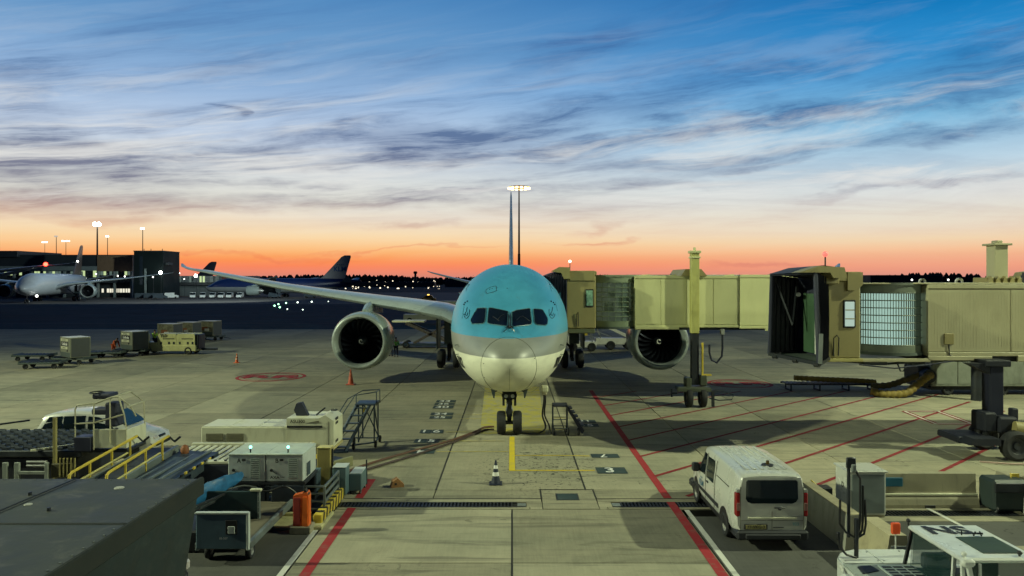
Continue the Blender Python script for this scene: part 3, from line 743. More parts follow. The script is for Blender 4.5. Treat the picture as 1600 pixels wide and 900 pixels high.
def airliner(root, liv, hi, tailm=None, bare=False):
    mk = 'hi' if hi else 'lo'
    mpart('fuselage', cached('fuselage_' + mk, lambda: fuselage_mesh(hi)), liv, root)
    mpart('wing', cached('wing_l', lambda: flip(B().loft(wing_loft(mirror(WST)), smooth=True))), wingmat, root)
    mpart('wing', cached('wing_r', lambda: B().loft(wing_loft(WST), smooth=True)), wingmat, root)
    mpart('tailplane', cached('tp_l', lambda: B().loft(wing_loft(mirror(TST), 8), smooth=True)), wingmat, root)
    mpart('tailplane', cached('tp_r', lambda: B().loft(wing_loft(TST, 8), smooth=True)), wingmat, root)
    def fin():
        rg = []
        for z, y, c, th in ((7.3, 45.5, 10.5, .055), (8.4, 47.4, 9.2, .06), (12.5, 51.3, 6.4, .065), (16.4, 54.9, 3.9, .06), (17.05, 56.2, 2.4, .05)):
            row = wing_loft([(0, y, 0, c, th)], 8)[0]
            rg.append([(q[2] - .02 * c * (1 - (2 * (q[1] - y) / c - 1) ** 2), q[1], z) for q in row])
        return B().loft(rg, smooth=True)
    mpart('tail_fin', cached('fin', fin), tailm or liv, root)
    for sg in (-1, 1): engine(root, sg * 9.97, 2.84, hi)
    for sg in (-1, 1): mpart('pylon', cached('pylon%d' % sg, lambda: pylon_b(sg)), nacmat, root)
    # main gear
    for sg in (-1, 1):
        x = 4.9 * sg
        leg = B().cyl((x, 30.7, 5), (x, 30.7, .65), .2, .16).cyl((x + .1 * sg, 30.6, 1.4), (x - 2.2 * sg, 30.4, 3.4), .1).bar((x, 29.9, .66), (x, 31.5, .66), .22, .25).cyl((x, 29.9, .66), (x, 31.0, 2.2), .07).to('main_gear_leg', dark, root)
        for yy_ in (29.95, 31.45):
            for dx in (-.62, .62): wheel(leg, (x + dx, yy_, .68), .68, .5, n=20 if hi else 12)
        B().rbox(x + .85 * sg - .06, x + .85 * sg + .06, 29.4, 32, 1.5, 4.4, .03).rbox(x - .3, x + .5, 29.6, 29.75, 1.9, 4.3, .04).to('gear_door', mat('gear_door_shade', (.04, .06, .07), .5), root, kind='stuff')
    if not hi:
        leg = B().cyl((0, 4.8, 2.6), (0, 4.8, .5), .14).to('nose_gear_leg', dark, root)
        for dx in (-.35, .35): wheel(leg, (dx, 4.8, .5), .5, .35, n=12)

plane = thing('airliner', 'large widebody airliner with light blue top and cream belly, parked nose-on in the centre', 'airliner', (PX0, PY0, 0))
finblue = mat('fin_blue_paint', (.07, .12, .2), .35, var=.05)
airliner(plane, mainliv, True, finblue)
# cockpit windows, each drawn where it sits in the nose
panes = [[(735.6, 501), (738.5, 494), (745, 483.5), (747, 481.6), (759, 481.2), (760, 482), (758.6, 500), (757.5, 503.5), (755, 506), (738, 506.6)],
         [(763.5, 482), (765, 481), (770, 481.4), (793.6, 486.6), (794.2, 488), (793, 508.5), (791.5, 510), (765, 506.5), (761.4, 504.5), (761.6, 498)],
         [(799.6, 487.8), (806, 485), (826, 482), (828.6, 483), (831, 503), (830, 506.8), (827, 508), (803, 510.6), (799.8, 510), (799.2, 508.5)],
         [(833, 484), (834.2, 482.6), (845, 483.4), (848, 484.8), (854.5, 496), (855.6, 500.5), (854.6, 507), (852, 508.8), (839, 508), (836, 506.2), (834.4, 503)]]
sealm = mat('window_seal', (.05, .16, .19), .5)
for pn in panes:
    w_ = skinpatch(pn, .016).to('cockpit_window', cockglass, plane)
    skinline(pn, .022, .012, closed=True).to('window_frame', sealm, w_)
# shapes seen through the panes: seats and sun visors behind the glass
for px_, py_, a in ((783, 495, 1), (775, 499, -1), (812, 497, 1), (822, 499, -1)):
    skinline([(px_ - 5, py_ + 4 * a), (px_, py_ - 1), (px_ + 5, py_ - 3 * a)], .022, .018).to('visor_edge', mat('visor_grey', (.011, .015, .02), .4), plane)
b = B(); skinline([(795.6, 488), (795.8, 511)], .03, .02, b); b.to('centre_post', sealm, plane)
wp = B()
for sg in (-1, 1):
    c = 796
    pts = [onskin(c + sg * 1.5, 493, .05)[0], onskin(c + sg * 1.2, 511, .09)[0], onskin(c + sg * 4, 517, .09)[0], onskin(c + sg * 9, 520, .04)[0]]
    wp.tube(pts, .022, 6); wp.tube([onskin(c + sg * 1.2, 513, .1)[0], onskin(c + sg * 6, 514, .06)[0]], .02, 6)
wp.sphere(onskin(796, 513, .05)[0], .07, 8); wp.to('wiper', black, plane)
# radome joint, panel outlines, emblem and digits
cr = [(795 + 43.5 * math.cos(a), 571.5 + 44.8 * math.sin(a)) for a in [2 * PI * i / 60 for i in range(60)]]
skinline(cr, .011, .002, closed=True).to('radome_seam', mat('seam_grey', (.10, .10, .08), .7), plane)
pl_ = B()
skinline([(760, 452), (767, 448.5), (774, 446.8), (776, 449), (776, 454), (770, 456.5), (761, 458.5), (759, 456)], .010, .003, pl_, True)
skinline([(726, 474), (724, 485), (722, 498)], .006, .003, pl_); skinline([(868, 472), (871, 486)], .006, .003, pl_)
skinline([(728, 455), (733, 441), (740, 430)], .006, .002, pl_); skinline([(862, 455), (858, 442), (852, 432)], .006, .002, pl_)
skinline([(796, 576), (796, 612)], .006, .002, pl_); skinline([(740, 596), (760, 612), (780, 616)], .006, .002, pl_); skinline([(852, 596), (832, 612), (812, 616)], .006, .002, pl_)
pl_.to('panel_outline', line_ink, plane, kind='stuff')
hb = B()
for (x, y) in ((765, 452), (769, 451), (792.5, 450.5), (756, 568), (757, 590), (836, 592), (835, 560), (795, 617)): hb.sphere(onskin(x, y, .004)[0], .02, 6)
hb.to('sensor_port', ink, plane, kind='stuff')
lb = B()
for sg, c0 in ((-1, 729), (1, 862.5)):
    for q, rr in ((0, 1.0), (1, .62)):
        pts = [(c0 + sg * 6.0 * rr * math.cos(a) * .8 * (1 if q == 0 else .7) , 487 + 10.5 * rr * math.sin(a)) for a in [R(20 + 18 * i) for i in range(11 if q == 0 else 9)]]
        skinline(pts, .016, .006, lb)
    for dx, dy in ((-2, -14), (1.5, -16), (-4, -11)): lb.sphere(onskin(c0 - sg * dx, 487 + dy, .006)[0], .045, 6)
    skinline([(c0 - 3, 492), (c0, 486), (c0 + 1, 480)], .018, .006, lb)
lb.to('airline_emblem', mat('emblem_navy', (.02, .06, .12), .5), plane, kind='stuff')
def sidetext(s_, size, s0, z0, sg, m_):
    vs, fs = text_geo(s_, .03)
    out = []
    for v in vs:
        ss = s0 + v[0] * size * (1 if sg > 0 else -1) ; out.append(fside(ss, z0 + v[1] * size, sg, .014))
    B().add(out, fs).to('registration_digits', m_, plane)
sidetext('8082', .62, 3.1, 3.42, 1, ink); sidetext('8082', .62, 3.1, 3.42, -1, ink)
# entry door outlines, pitot tubes, service cap on the port side
dl = B()
for sg in (-1, 1):
    pts = [(7.0, 4.75), (7.0, 6.5), (7.2, 6.7), (7.9, 6.7), (8.1, 6.5), (8.1, 4.75), (7.0, 4.75)]
    dl.tube([fside(a, b_, sg, .004) for a, b_ in pts], .014, 4)
    for zz_ in (4.15, 3.75): 
        q = fside(3.1, zz_, sg, 0); dl.tube([q, q + Vector((sg * .1, -.02, 0)), q + Vector((sg * .12, -.2, 0))], .016, 6)
dl.to('door_outline', line_ink, plane, kind='stuff')
for sg in (-1, 1):
    for i in range(9):
        c = fside(9.2 + .62 * i, 6.05, sg, .01); B().cb(c, (.02, .27, .44)).to('cabin_window', cockglass, plane)
# port and starboard nose-gear assembly
ng = B().cyl((0, 4.8, 2.7), (0, 4.8, 1.5), .17, .15).cyl((0, 4.8, 1.5), (0, 4.8, .52), .10).cyl((-.5, 4.8, .52), (.5, 4.8, .52), .09).cyl((0, 4.9, 1.0), (0, 6.2, 2.5), .07).to('nose_gear_leg', dark, plane)
B().rbox(-.30, .30, 4.55, 4.95, 1.95, 2.45, .05).rbox(-.34, .34, 4.5, 4.9, 1.58, 1.92, .12).cyl((-.26, 4.66, 1.3), (-.26, 4.66, 2.1), .055).cyl((.26, 4.66, 1.3), (.26, 4.66, 2.1), .055).rbox(-.13, .13, 4.5, 4.8, .8, 1.55, .04).to('steering_gear', dark, ng)
B().bar((-.05, 4.55, 1.5), (-.14, 4.4, 1.1), .05).bar((.05, 4.55, 1.5), (.14, 4.4, 1.1), .05).bar((-.14, 4.4, 1.1), (0, 4.6, .6), .05).bar((.14, 4.4, 1.1), (0, 4.6, .6), .05).to('torque_link', dark, ng)
for dx in (-.15, .15): B().lathe([(.01, 0), (.08, .0), (.09, .08)], (dx, 4.42, 1.75), 'y', 12).to('taxi_light', glass('lamp_glass', (.3, .33, .33), .1), ng)
for dx in (-.36, .36): wheel(ng, (dx, 4.8, .52), .52, .40, n=32)
for sg in (-1, 1):
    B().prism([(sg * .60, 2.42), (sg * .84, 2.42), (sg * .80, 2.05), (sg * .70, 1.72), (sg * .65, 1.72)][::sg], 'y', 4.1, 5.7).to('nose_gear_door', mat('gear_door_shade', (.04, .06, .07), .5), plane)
    B().bar((sg * .66, 4.3, 1.95), (sg * .2, 4.5, 2.3), .045).bar((sg * .66, 4.6, 2.28), (sg * .36, 4.6, 2.28), .03).to('door_link', dark, plane)
# plugged ground power receptacle hanging from the belly, port side
rc = onskin(851, 596, 0)[0]
B().rbox(1.42, 1.72, 4.2, 4.7, 1.95, 2.22, .05).to('power_door', cream, plane)
# landing light strobe bits and a thin antenna on the crown
B().prism([(10.2, 7.72), (10.6, 7.72), (10.55, 7.98), (10.4, 7.98)], 'x', -.015, .015).to('antenna', white, plane)
B().sphere((0, 15, 7.75), .1, 8).to('beacon', mat('beacon_red_glass', (.3, .02, .02), .2), plane)
# ------------------------------------------------------------------ passenger bridges
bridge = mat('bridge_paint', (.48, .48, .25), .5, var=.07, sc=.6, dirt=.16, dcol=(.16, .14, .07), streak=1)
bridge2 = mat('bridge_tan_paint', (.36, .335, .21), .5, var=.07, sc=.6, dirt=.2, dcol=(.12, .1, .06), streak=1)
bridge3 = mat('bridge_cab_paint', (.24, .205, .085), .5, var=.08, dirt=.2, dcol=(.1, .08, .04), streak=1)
canvas = mat('canopy_fabric', (.02, .023, .045), .7, var=.4)
canvas2 = mat('canopy_liner', (.05, .075, .075), .7, var=.3)
tint = glass('bridge_glass', (.10, .16, .14), .12, .42)
inlit = lamp_mat('glowing_interior_panel', (.52, .80, .68), 1.1)  # bridge walls glow by themselves, standing in for lamps inside
inlit2 = lamp_mat('faint_glowing_panel', (.50, .66, .42), .10)
floorm = mat('bridge_floor', (.06, .08, .07), .7)
redlamp = lamp_mat('red_beacon_lens', (1, .05, .04), 4)
warmlamp = lamp_mat('small_warm_lens', (1, .55, .4), 12)

def tunnel(root, x0, x1, y0, y1, z0, z1, m_, step=1.2, name='tunnel'):
    t_ = B().rbox(x0, x1, y0, y1, z0, z1, .05).to(name, m_, root)
    n = max(2, round((x1 - x0) / step)); w = (x1 - x0) / n
    for i in range(n):
        a = x0 + w * i
        B().rbox(a + .012, a + w - .012, y0 - .03, y0 + .01, z0 + .16, z1 - .16, .012).to('side_panel', m_, t_)
    B().rbox(x0, x1, y0 - .06, y0 + .1, z0 - .02, z0 + .14, .02).rbox(x0, x1, y0 - .06, y0 + .1, z1 - .14, z1 + .03, .02).to('edge_rail', m_, t_, kind='stuff')
    return t_
def glassdrum(root, c, r, z0, z1, a0, a1, nv, nh, ribm, lit, vw=.02):
    # curved glazed section: panes between vertical ribs and hoops
    d_ = B().lathe([(r - .05, z0), (r - .05, z1)], (c[0], c[1], 0), 'z', 40, a0=a0, a1=a1).to('curved_glazing', tint, root)
    b = B()
    for i in range(nv + 1):
        a = a0 + (a1 - a0) * i / nv
        x, y = c[0] + r * math.cos(a), c[1] + r * math.sin(a)
        b.bar((x, y, z0 - .1), (x, y, z1 + .1), vw, .05, up=(math.cos(a), math.sin(a), 0))
    b.to('vertical_rib', ribm, d_, kind='stuff')
    for j in range(nh + 1):
        z = z0 + (z1 - z0) * j / nh
        B().tube([(c[0] + (r + .03) * math.cos(a0 + (a1 - a0) * i / 16), c[1] + (r + .03) * math.sin(a0 + (a1 - a0) * i / 16), z) for i in range(17)], .022, 6).to('hoop', ribm, d_)
    B().lathe([(r + .04, z1 + .02), (r + .04, z1 + .32)], (c[0], c[1], 0), 'z', 32, a0=a0, a1=a1).lathe([(r + .04, z0 - .30), (r + .04, z0 - .02)], (c[0], c[1], 0), 'z', 32, a0=a0, a1=a1).to('drum_band', ribm, d_, kind='stuff')
    B().lathe([(.01, z1 + .32), (r + .1, z1 + .32), (r + .1, z1 + .42), (.01, z1 + .42)], (c[0], c[1], 0), 'z', 32).to('drum_roof', ribm, d_)
    B().lathe([(.01, z0 - .42), (r + .1, z0 - .42), (r + .1, z0 - .30), (.01, z0 - .30)], (c[0], c[1], 0), 'z', 32).to('drum_floor', floorm, d_)
    return d_

# far bridge, docked to the airliner
A = thing('passenger_bridge', 'olive yellow boarding bridge docked to the airliner door, standing over its right-hand engine', 'boarding bridge', (10, 41, 0))
ox, oy = -10, -41
def a_(b): return b
Lm = Matrix.Translation((-10, -41, 0))
def S(b): b.v = [Lm @ v for v in b.v]; return b
Z0, Z1 = 4.30, 7.13
tn = tunnel(A, -3.2, 2.6, 0, 2.9, Z0, Z1, bridge, 1.45)
tn2 = tunnel(A, 2.6, 6.2, -.08, 3.0, Z0 - .06, Z1 + .05, bridge, 1.8, 'outer_tunnel')
B().rbox(-3.2, .35, -.05, .25, 4.15, 4.27, .02).rbox(-3.1, 6.2, .1, 2.8, 4.14, 4.26, .02).to('under_beam', dark, A, kind='stuff')
B().rbox(-3.2, -.75, -.12, -.06, 4.18, 4.34, .02).rbox(4.0, 4.5, -.14, -.09, 4.1, 4.26, .02).to('apron_plate', bridge, A, kind='stuff')
for i in range(4):
    B().bar((-2.6 + i * 1.6, 1.4, Z1 + .04), (-2.1 + i * 1.6, 1.4, Z1 + .09), .2, .06).to('roof_hatch', bridge, A)
B().box(-3.3, 5.8, 2.2, 2.3, Z1 + .04, Z1 + .10).to('roof_conduit', steel, A)
glassdrum(A, (-4.22, 1.35), 1.36, 4.62, 6.78, R(186), R(352), 10, 8, mat('drum_green_frame', (.16, .2, .13), .5, var=.1), None, .018)
B().box(-5.5, -3.0, 1.35, 1.45, 4.5, 6.8).to('inner_wall', inlit2, A)
for x, z, w, h in ((-4.7, 5.1, .5, .5), (-3.9, 5.3, .6, .7), (-4.5, 5.9, .4, .4), (-3.6, 4.9, .5, .4)): B().rbox(x, x + w, 1.24, 1.34, z, z + h, .02).to('wall_notice', mat('notice_panel', (.3, .34, .28), .5), A)
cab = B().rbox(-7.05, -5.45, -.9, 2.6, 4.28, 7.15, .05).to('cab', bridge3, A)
B().rbox(-6.9, -5.5, -.96, -.9, 6.86, 7.42, .03).rbox(-6.95, -5.4, -.9, 2.5, 7.15, 7.4, .04).to('cab_roof', bridge3, cab)
wf = B().rbox(-6.02, -5.58, -.95, -.9, 5.45, 6.42, .04).to('cab_window', black, cab)
B().rbox(-5.97, -5.63, -.975, -.945, 5.52, 6.35, .03).to('window_notice', mat('green_notice', (.16, .30, .22), .4, var=.6, sc=7), wf)
B().tube([(-6.5, -.95, 4.4), (-6.5, -1.0, 5.1), (-6.42, -1.0, 5.18), (-6.4, -.95, 4.4)], .02, 6).to('grab_rail', dark, cab)
# pleated canopy between cab and fuselage
bl = B(); n = 17
top_ = lambda u: 7.02 + .36 * math.sin(min(1, u * 1.15) * PI / 2) 
for i in range(n):
    u0 = i / n; x0 = -8.45 + 1.42 * u0; zt = top_(u0)
    bl.loft([[(x0, y, 4.35 + .12 * (1 - u0)) for y in (-1.0, 2.4)], [(x0, -1.0, zt - .25), (x0, 2.4, zt - .25)]], False, False, False)
    for dx, dy in ((0, 0),):
        P0 = [(x0, -1.0, 4.35), (x0 + .045, -1.12, 4.35), (x0 + .085, -1.0, 4.35)]
        P1 = [(a, b2, zt - .22) for a, b2, _ in P0]
        P2 = [(a, b2 + .3, zt + (.06 if k_ == 1 else 0)) for k_, (a, b2, _) in enumerate(P0)]
        P3 = [(a, 2.4, zt + (.06 if k_ == 1 else 0)) for k_, (a, b2, _) in enumerate(P0)]
        bl.loft([P0, P1, P2, P3], False, False, False)
bl.to('bellows_canopy', canvas, A)
B().prism([(-7.9, 7.38), (-7.45, 7.62), (-6.9, 7.60), (-6.85, 6.98), (-7.2, 6.98), (-7.35, 7.3)], 'y', -1.18, -.9).to('canopy_hood', bridge3, A)
B().rbox(-7.4, -6.85, -.9, 2.3, 7.4, 7.6, .03).to('hood_roof', bridge3, A)
bc = B().cyl((-6.85, -.8, 7.4), (-6.85, -.8, 7.86), .022).to('beacon_stalk', dark, A); B().sphere((-6.85, -.8, 7.93), .07, 10).to('beacon_lens', warmlamp, bc)
B().rbox(-8.3, -5.5, -.9, 2.4, 4.02, 4.26, .03).to('cab_floor', mat('cab_floor_green', (.08, .09, .05), .6), A)
cl = B().rbox(-.22, .22, -.72, -.28, 4.0, 8.45, .03).to('lift_column', mat('column_yellow_paint', (.36, .35, .11), .5, dirt=.3, dcol=(.12, .1, .05), streak=1), A)
B().rbox(-.30, .30, -.8, -.2, 8.38, 8.52, .03).cyl((0, -.5, 8.5), (0, -.5, 8.7), .07).rbox(-.27, .27, -.77, -.23, 8.1, 8.2, .02).to('column_cap', bridge, cl)
B().prism([(-.68, 7.14), (-.42, 7.52), (.45, 7.52), (.78, 7.14)], 'y', -.2, 3.0).to('saddle', bridge3, A)
lg = B().rbox(-.2, .2, -.68, -.32, 1.2, 4.0, .02).to('lower_column', dark, A)
B().rbox(-.55, -.22, -.8, -.2, 1.0, 1.6, .06).rbox(.22, .6, -.85, -.15, 1.15, 1.75, .05).rbox(-1.0, .75, -.9, -.1, .92, 1.1, .03).to('drive_motor', mat('motor_green_grey', (.055, .065, .045), .5, dirt=.5), A)
B().rbox(-1.05, .80, -1.0, -.92, .86, 1.06, .02).to('bogie_beam', mat('motor_green_grey', (.1, .1, .1)), A)
for dx in (-.38, .38): wheel(A, (dx, -.75, .52), .52, .34, 'x', dark)
B().bar((-1.3, -.7, .75), (-1.0, -.7, .75), .08).cyl((-1.3, -.7, .55), (-1.3, -.7, 1.0), .05).tube([(.8, -.7, .9), (1.5, -.8, .85), (2.0, -.9, .7), (1.9, -1.0, .45), (1.2, -1.0, .4), (.7, -.9, .5)], .03, 6).bar((.9, -.9, .05), (.9, -.9, .95), .14).to('tow_frame', dark, A, kind='stuff')
B().rbox(.32, .42, -.8, -.7, 1.3, 3.5, .01).rbox(.3, .85, -.82, -.72, 1.7, 1.8, .01).to('ladder_post', ylw, A)
B().tube([(1.62, -.2, 4.1), (1.62, -.2, 3.2), (1.58, -.2, 2.7), (1.3, -.2, 2.35), (1.02, -.2, 2.5), (.9, -.2, 2.9), (.9, -.2, 3.35)], .06, 8).to('cable_loop', canvas, A)
B().rbox(1.5, 1.72, -.3, -.1, 3.9, 4.2, .02).to('cable_bracket', steel, A)
# turning point and support at its far end (behind the near bridge)
B().loft([[(6.2, y, z) for y, z in ((.1, 4.2), (2.9, 4.2), (2.9, 7.1), (.1, 7.1))], [(9.2, y, z) for y, z in ((.1, 3.6), (2.9, 3.6), (2.9, 6.45), (.1, 6.45))], [(17.0, y, z) for y, z in ((.1, 3.5), (2.9, 3.5), (2.9, 6.35), (.1, 6.35))]], True, True, False).to('rear_tunnel', bridge2, A)
B().cyl((16.75, 1.5, 0), (16.75, 1.5, 3.6), .32, n=20).to('support_leg', dark, A)

# near bridge on the right, its open canopy turned towards the apron
Bb = thing('passenger_bridge', 'tan boarding bridge at the right with open black canopy and lit curved glass section', 'boarding bridge', (15.4, 30, 0))
z0, z1 = 3.84, 6.70
t2 = tunnel(Bb, 1.45, 8.2, 0, 2.9, z0, z1, bridge2, 3.37)
t3 = tunnel(Bb, 8.2, 18, -.10, 3.0, z0 - .08, z1 + .06, bridge2, 3.2, 'outer_tunnel')
B().rbox(1.4, 18, .15, 2.8, 3.58, 3.80, .02).rbox(5.5, 18, -.05, .2, 3.45, 3.72, .02).to('under_beam', dark, Bb, kind='stuff')
B().rbox(1.4, 4.0, -.16, -.1, 3.66, 3.84, .02).rbox(5.0, 8.4, -.18, -.1, 3.62, 3.86, .02).to('apron_plate', bridge2, Bb, kind='stuff')
B().rbox(-1.4, 7.6, .0, 2.8, z1 + .04, z1 + .10, .02).to('roof_sheet', bridge2, Bb)
glassdrum(Bb, (.42, 1.5), 1.47, 4.25, 6.38, R(176), R(364), 46, 7, mat('drum_steel_frame', (.12, .14, .11), .45, var=.1), None, .018)
dl_ = B().lathe([(1.2, 4.2), (1.2, 6.4)], (.42, 1.6, 0), 'z', 24, a0=R(180), a1=R(360)).to('glowing_inner_wall', inlit, Bb)
B().box(-1.42, -1.3, .6, 1.4, 4.0, 6.4).to('door_jamb', bridge2, Bb)
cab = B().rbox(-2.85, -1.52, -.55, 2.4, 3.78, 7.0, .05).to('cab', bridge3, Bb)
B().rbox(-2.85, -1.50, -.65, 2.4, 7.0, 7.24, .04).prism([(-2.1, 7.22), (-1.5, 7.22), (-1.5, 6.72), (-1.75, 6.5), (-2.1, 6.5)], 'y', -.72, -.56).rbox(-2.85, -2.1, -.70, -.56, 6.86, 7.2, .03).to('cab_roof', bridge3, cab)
wf = B().rbox(-2.22, -1.72, -.60, -.54, 5.0, 6.12, .05).to('cab_window', black, cab)
B().rbox(-2.16, -1.78, -.625, -.58, 5.07, 6.05, .05).to('window_pane', lamp_mat('lit_window', (.62, .85, .74), .55), wf)
B().rbox(-2.16, -1.78, -.64, -.62, 5.35, 5.39, .005).rbox(-2.16, -1.78, -.64, -.62, 5.7, 5.74, .005).to('window_bar', bridge3, wf, kind='stuff')
B().tube([(-2.62, -.6, 3.9), (-2.62, -.65, 4.6), (-2.5, -.65, 4.72), (-2.42, -.65, 4.6), (-2.42, -.6, 3.9)], .022, 6).to('grab_rail', dark, cab)
B().rbox(-3.0, -1.45, -.66, 2.4, 3.66, 3.79, .02).to('cab_sill', mat('sill_yellow', (.36, .32, .12), .5), cab)
B().rbox(-1.52, -1.45, -.4, 2.4, 3.8, 6.9, .01).to('corner_post', steel, cab)
# canopy: outer frame on the oblique opening, folded sides back to the cab
def Wp(x, y, z): return (x - 15.4, y - 30, z)
FLb, FLt = Vector(Wp(10.88, 31.2, 3.80)), Vector(Wp(10.98, 31.2, 7.14))
FRb, FRt = Vector(Wp(11.78, 28.35, 3.70)), Vector(Wp(11.72, 28.55, 7.18))
BLb, BLt = Vector(Wp(12.5, 32.3, 3.80)), Vector(Wp(12.5, 32.3, 7.0))
BRb, BRt = Vector(Wp(12.58, 29.4, 3.80)), Vector(Wp(12.58, 29.4, 7.0))
cn = thing
cv = B()
def folded(b, a0, a1, c0, c1, n, out, amp=.07):
    rows = []
    for i in range(2 * n + 1):
        u = i / (2 * n); o = out * (amp if i % 2 else 0)
        rows.append([a0.lerp(c0, u) + o, a0.lerp(a1, .5).lerp(c0.lerp(c1, .5), u) + o * 1.5, a1.lerp(c1, u) + o])
    b.loft(rows, False, False, False)
folded(cv, FRb, FRt, BRb, BRt, 6, Vector((0, -1, 0)), .12)
folded(cv, FLb, FLt, BLb, BLt, 6, Vector((0, 1, 0)))
folded(cv, FRt, FLt, BRt, BLt, 6, Vector((0, 0, 1)), .05)
cv.to('canopy_fabric', mat('near_canopy_black', (.010, .011, .020), .7, var=.4), Bb)
B().loft([[FRb + Vector((.05, .12, .1)), FRt + Vector((.05, .12, -.1))], [BRb + Vector((.0, .12, .1)), BRt + Vector((0, .12, -.1))]], False, False, False).to('canopy_liner', canvas2, Bb)
B().tube([FLb, FLt, FRt, FRb], .10, 8).to('canopy_frame', canvas, Bb)
B().bar(FRb + Vector((0, -.05, 0)), FRb + Vector((.05, -.02, 1.15)), .14).to('frame_boot', mat('boot_grey', (.16, .18, .18), .5), Bb)
B().bar(FLb, FRb, .18, .14).bar(FLb + Vector((.4, -.05, .0)), BLb, .12).bar(FRb, BRb, .16, .12).to('bumper_rail', dark, Bb)
for u in (.08, .5, .92):
    q = FLb.lerp(FRb, u); B().cyl(q + Vector((-.05, -.12, -.06)), q + Vector((.05, -.3, -.06)), .09).to('rubber_roller', tyre, Bb)
fl = B().loft([[FLb, FRb], [BLb, BRb]], False, False, False).to('threshold_floor', floorm, Bb)
B().loft([[BLb, BLt], [BRb.lerp(BLb, .38), BRt.lerp(BLt, .38)]], False, False, False).to('canopy_back', canvas, Bb)
B().bar(FLt + Vector((.25, .1, -.4)), FLt + Vector((.75, -.3, -2.1)), .07).bar(FLt + Vector((.95, -.2, -.5)), FLt + Vector((.75, -.3, -2.1)), .05).to('canopy_arm', dark, Bb)
dp = BLb.lerp(BRb, .30); dq = BLb.lerp(BRb, .78); h = Vector((0, 0, 2.55))
B().loft([[dp + Vector((-.15, 0, .1)), dq + Vector((-.15, 0, .1))], [dp + h + Vector((-.15, 0, 0)), dq + h + Vector((-.15, 0, 0))]], False, False, False).to('cab_door', mat('door_green', (.05, .10, .055), .45), Bb)
B().bar(dq + Vector((-.2, -.02, .1)), dq + h + Vector((-.2, -.02, 0)), .10).to('door_frame', white, Bb)
B().cyl(dp + Vector((-.4, -.1, 2.5)), dp + Vector((-.45, -.3, 2.5)), .09).to('canopy_lamp', steel, Bb)
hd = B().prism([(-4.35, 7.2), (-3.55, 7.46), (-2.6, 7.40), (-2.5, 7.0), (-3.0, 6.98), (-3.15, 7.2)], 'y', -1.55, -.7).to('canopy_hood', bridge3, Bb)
B().loft([[Vector((-4.6, 1.3, 7.14)), Vector((-3.9, -1.6, 7.24))], [Vector((-3.7, 1.3, 7.42)), Vector((-3.4, -1.5, 7.48))], [Vector((-2.7, 2.0, 7.36)), Vector((-2.6, -1.2, 7.40))]], False, False, True).to('hood_top', mat('hood_dark', (.035, .035, .04), .6), hd)
B().rbox(-3.2, -2.5, -.9, -.66, 6.75, 7.42, .04).to('hood_side', bridge3, hd)
rb_ = B()
for i in range(58): rb_.rbox(1.62 + .113 * i, 1.632 + .113 * i, -.034, -.028, z0 + .3, z1 - .3, .001)
for i in range(80): rb_.rbox(8.4 + .113 * i, 8.412 + .113 * i, -.134, -.128, z0 + .2, z1 - .2, .001)
rb_.to('wall_rib', bridge2, Bb, kind='stuff')
B().rbox(2.1, 2.5, -.08, -.03, 4.3, 4.75, .02).to('junction_box', bridge3, Bb); B().tube([(2.3, -.06, 4.3), (2.3, -.08, 3.9), (2.6, -.1, 3.7)], .02, 6).tube([(-1.4, -.2, 3.5), (0, -.25, 3.36), (1.4, -.2, 3.5), (2.6, -.1, 3.66)], .03, 6).to('cable_run', canvas, Bb, kind='stuff')
# mop and bucket left in the canopy
mp = thing('floor_brush', 'pale-handled brush leaning inside the open black canopy', 'brush', Wp(11.75, 30.1, 3.84))
B().cyl((0, 0, .1), (.12, .1, .75), .022).to('handle', mat('wood_handle', (.4, .25, .08), .6), mp); B().rbox(-.12, .12, -.06, .06, 0, .12, .02).to('bristle_head', ylw, mp)
bc = B().cyl((-2.9, -.5, 7.3), (-2.9, -.5, 7.86), .03).to('beacon_stalk', dark, Bb); B().sphere((-2.9, -.5, 7.95), .11, 12).cyl((-2.9, -.5, 7.84), (-2.9, -.5, 7.92), .07).to('beacon_lens', redlamp, bc)
lc = B().rbox(5.05, 5.62, 1.3, 1.9, 6.7, 8.42, .03).to('lift_column', bridge2, Bb)
B().rbox(4.93, 5.74, 1.2, 2.0, 8.38, 8.47, .02).rbox(5.2, 5.46, 1.4, 1.8, 8.47, 8.6, .03).to('column_cap', bridge2, lc)
for i in range(5): B().prism([(4.7 + .3 * i - .12, 6.78), (4.7 + .3 * i, 7.08), (4.7 + .3 * i + .12, 6.78)], 'y', 1.0, 1.2).to('column_gusset', bridge3, lc)
B().rbox(4.6, 6.1, 1.15, 2.1, 6.76, 7.02, .03).to('column_base', bridge3, lc)
B().prism([(6.6, 6.8), (6.85, 7.25), (8.0, 7.4), (8.0, 6.8)], 'y', .3, 2.7).to('saddle', bridge3, Bb)
for x, r_ in ((1.8, .14), (3.35, .16)): B().lathe([(r_, -.05), (r_, .05), (r_ * .6, .05), (r_ * .6, -.05)], (x, 1.0, 6.84), 'y', 16).to('roof_bracket', white, Bb)
for x in (1.1, 2.6): 
    q = B().cyl((x, .5, 6.75), (x, .5, 6.88), .02).to('roof_lamp', dark, Bb); B().sphere((x, .5, 6.92), .04, 8).to('lens', lamp_mat('tiny_white_lens', (1, .95, .85), 4), q)
bogm = mat('bogie_black', (.010, .012, .02), .6, spec=.25, dirt=.15)
leg = B().rbox(3.42, 3.98, -.9, -.34, 1.0, 3.62, .05).to('leg_column', mat('leg_navy', (.008, .010, .024), .55, spec=.25), Bb)
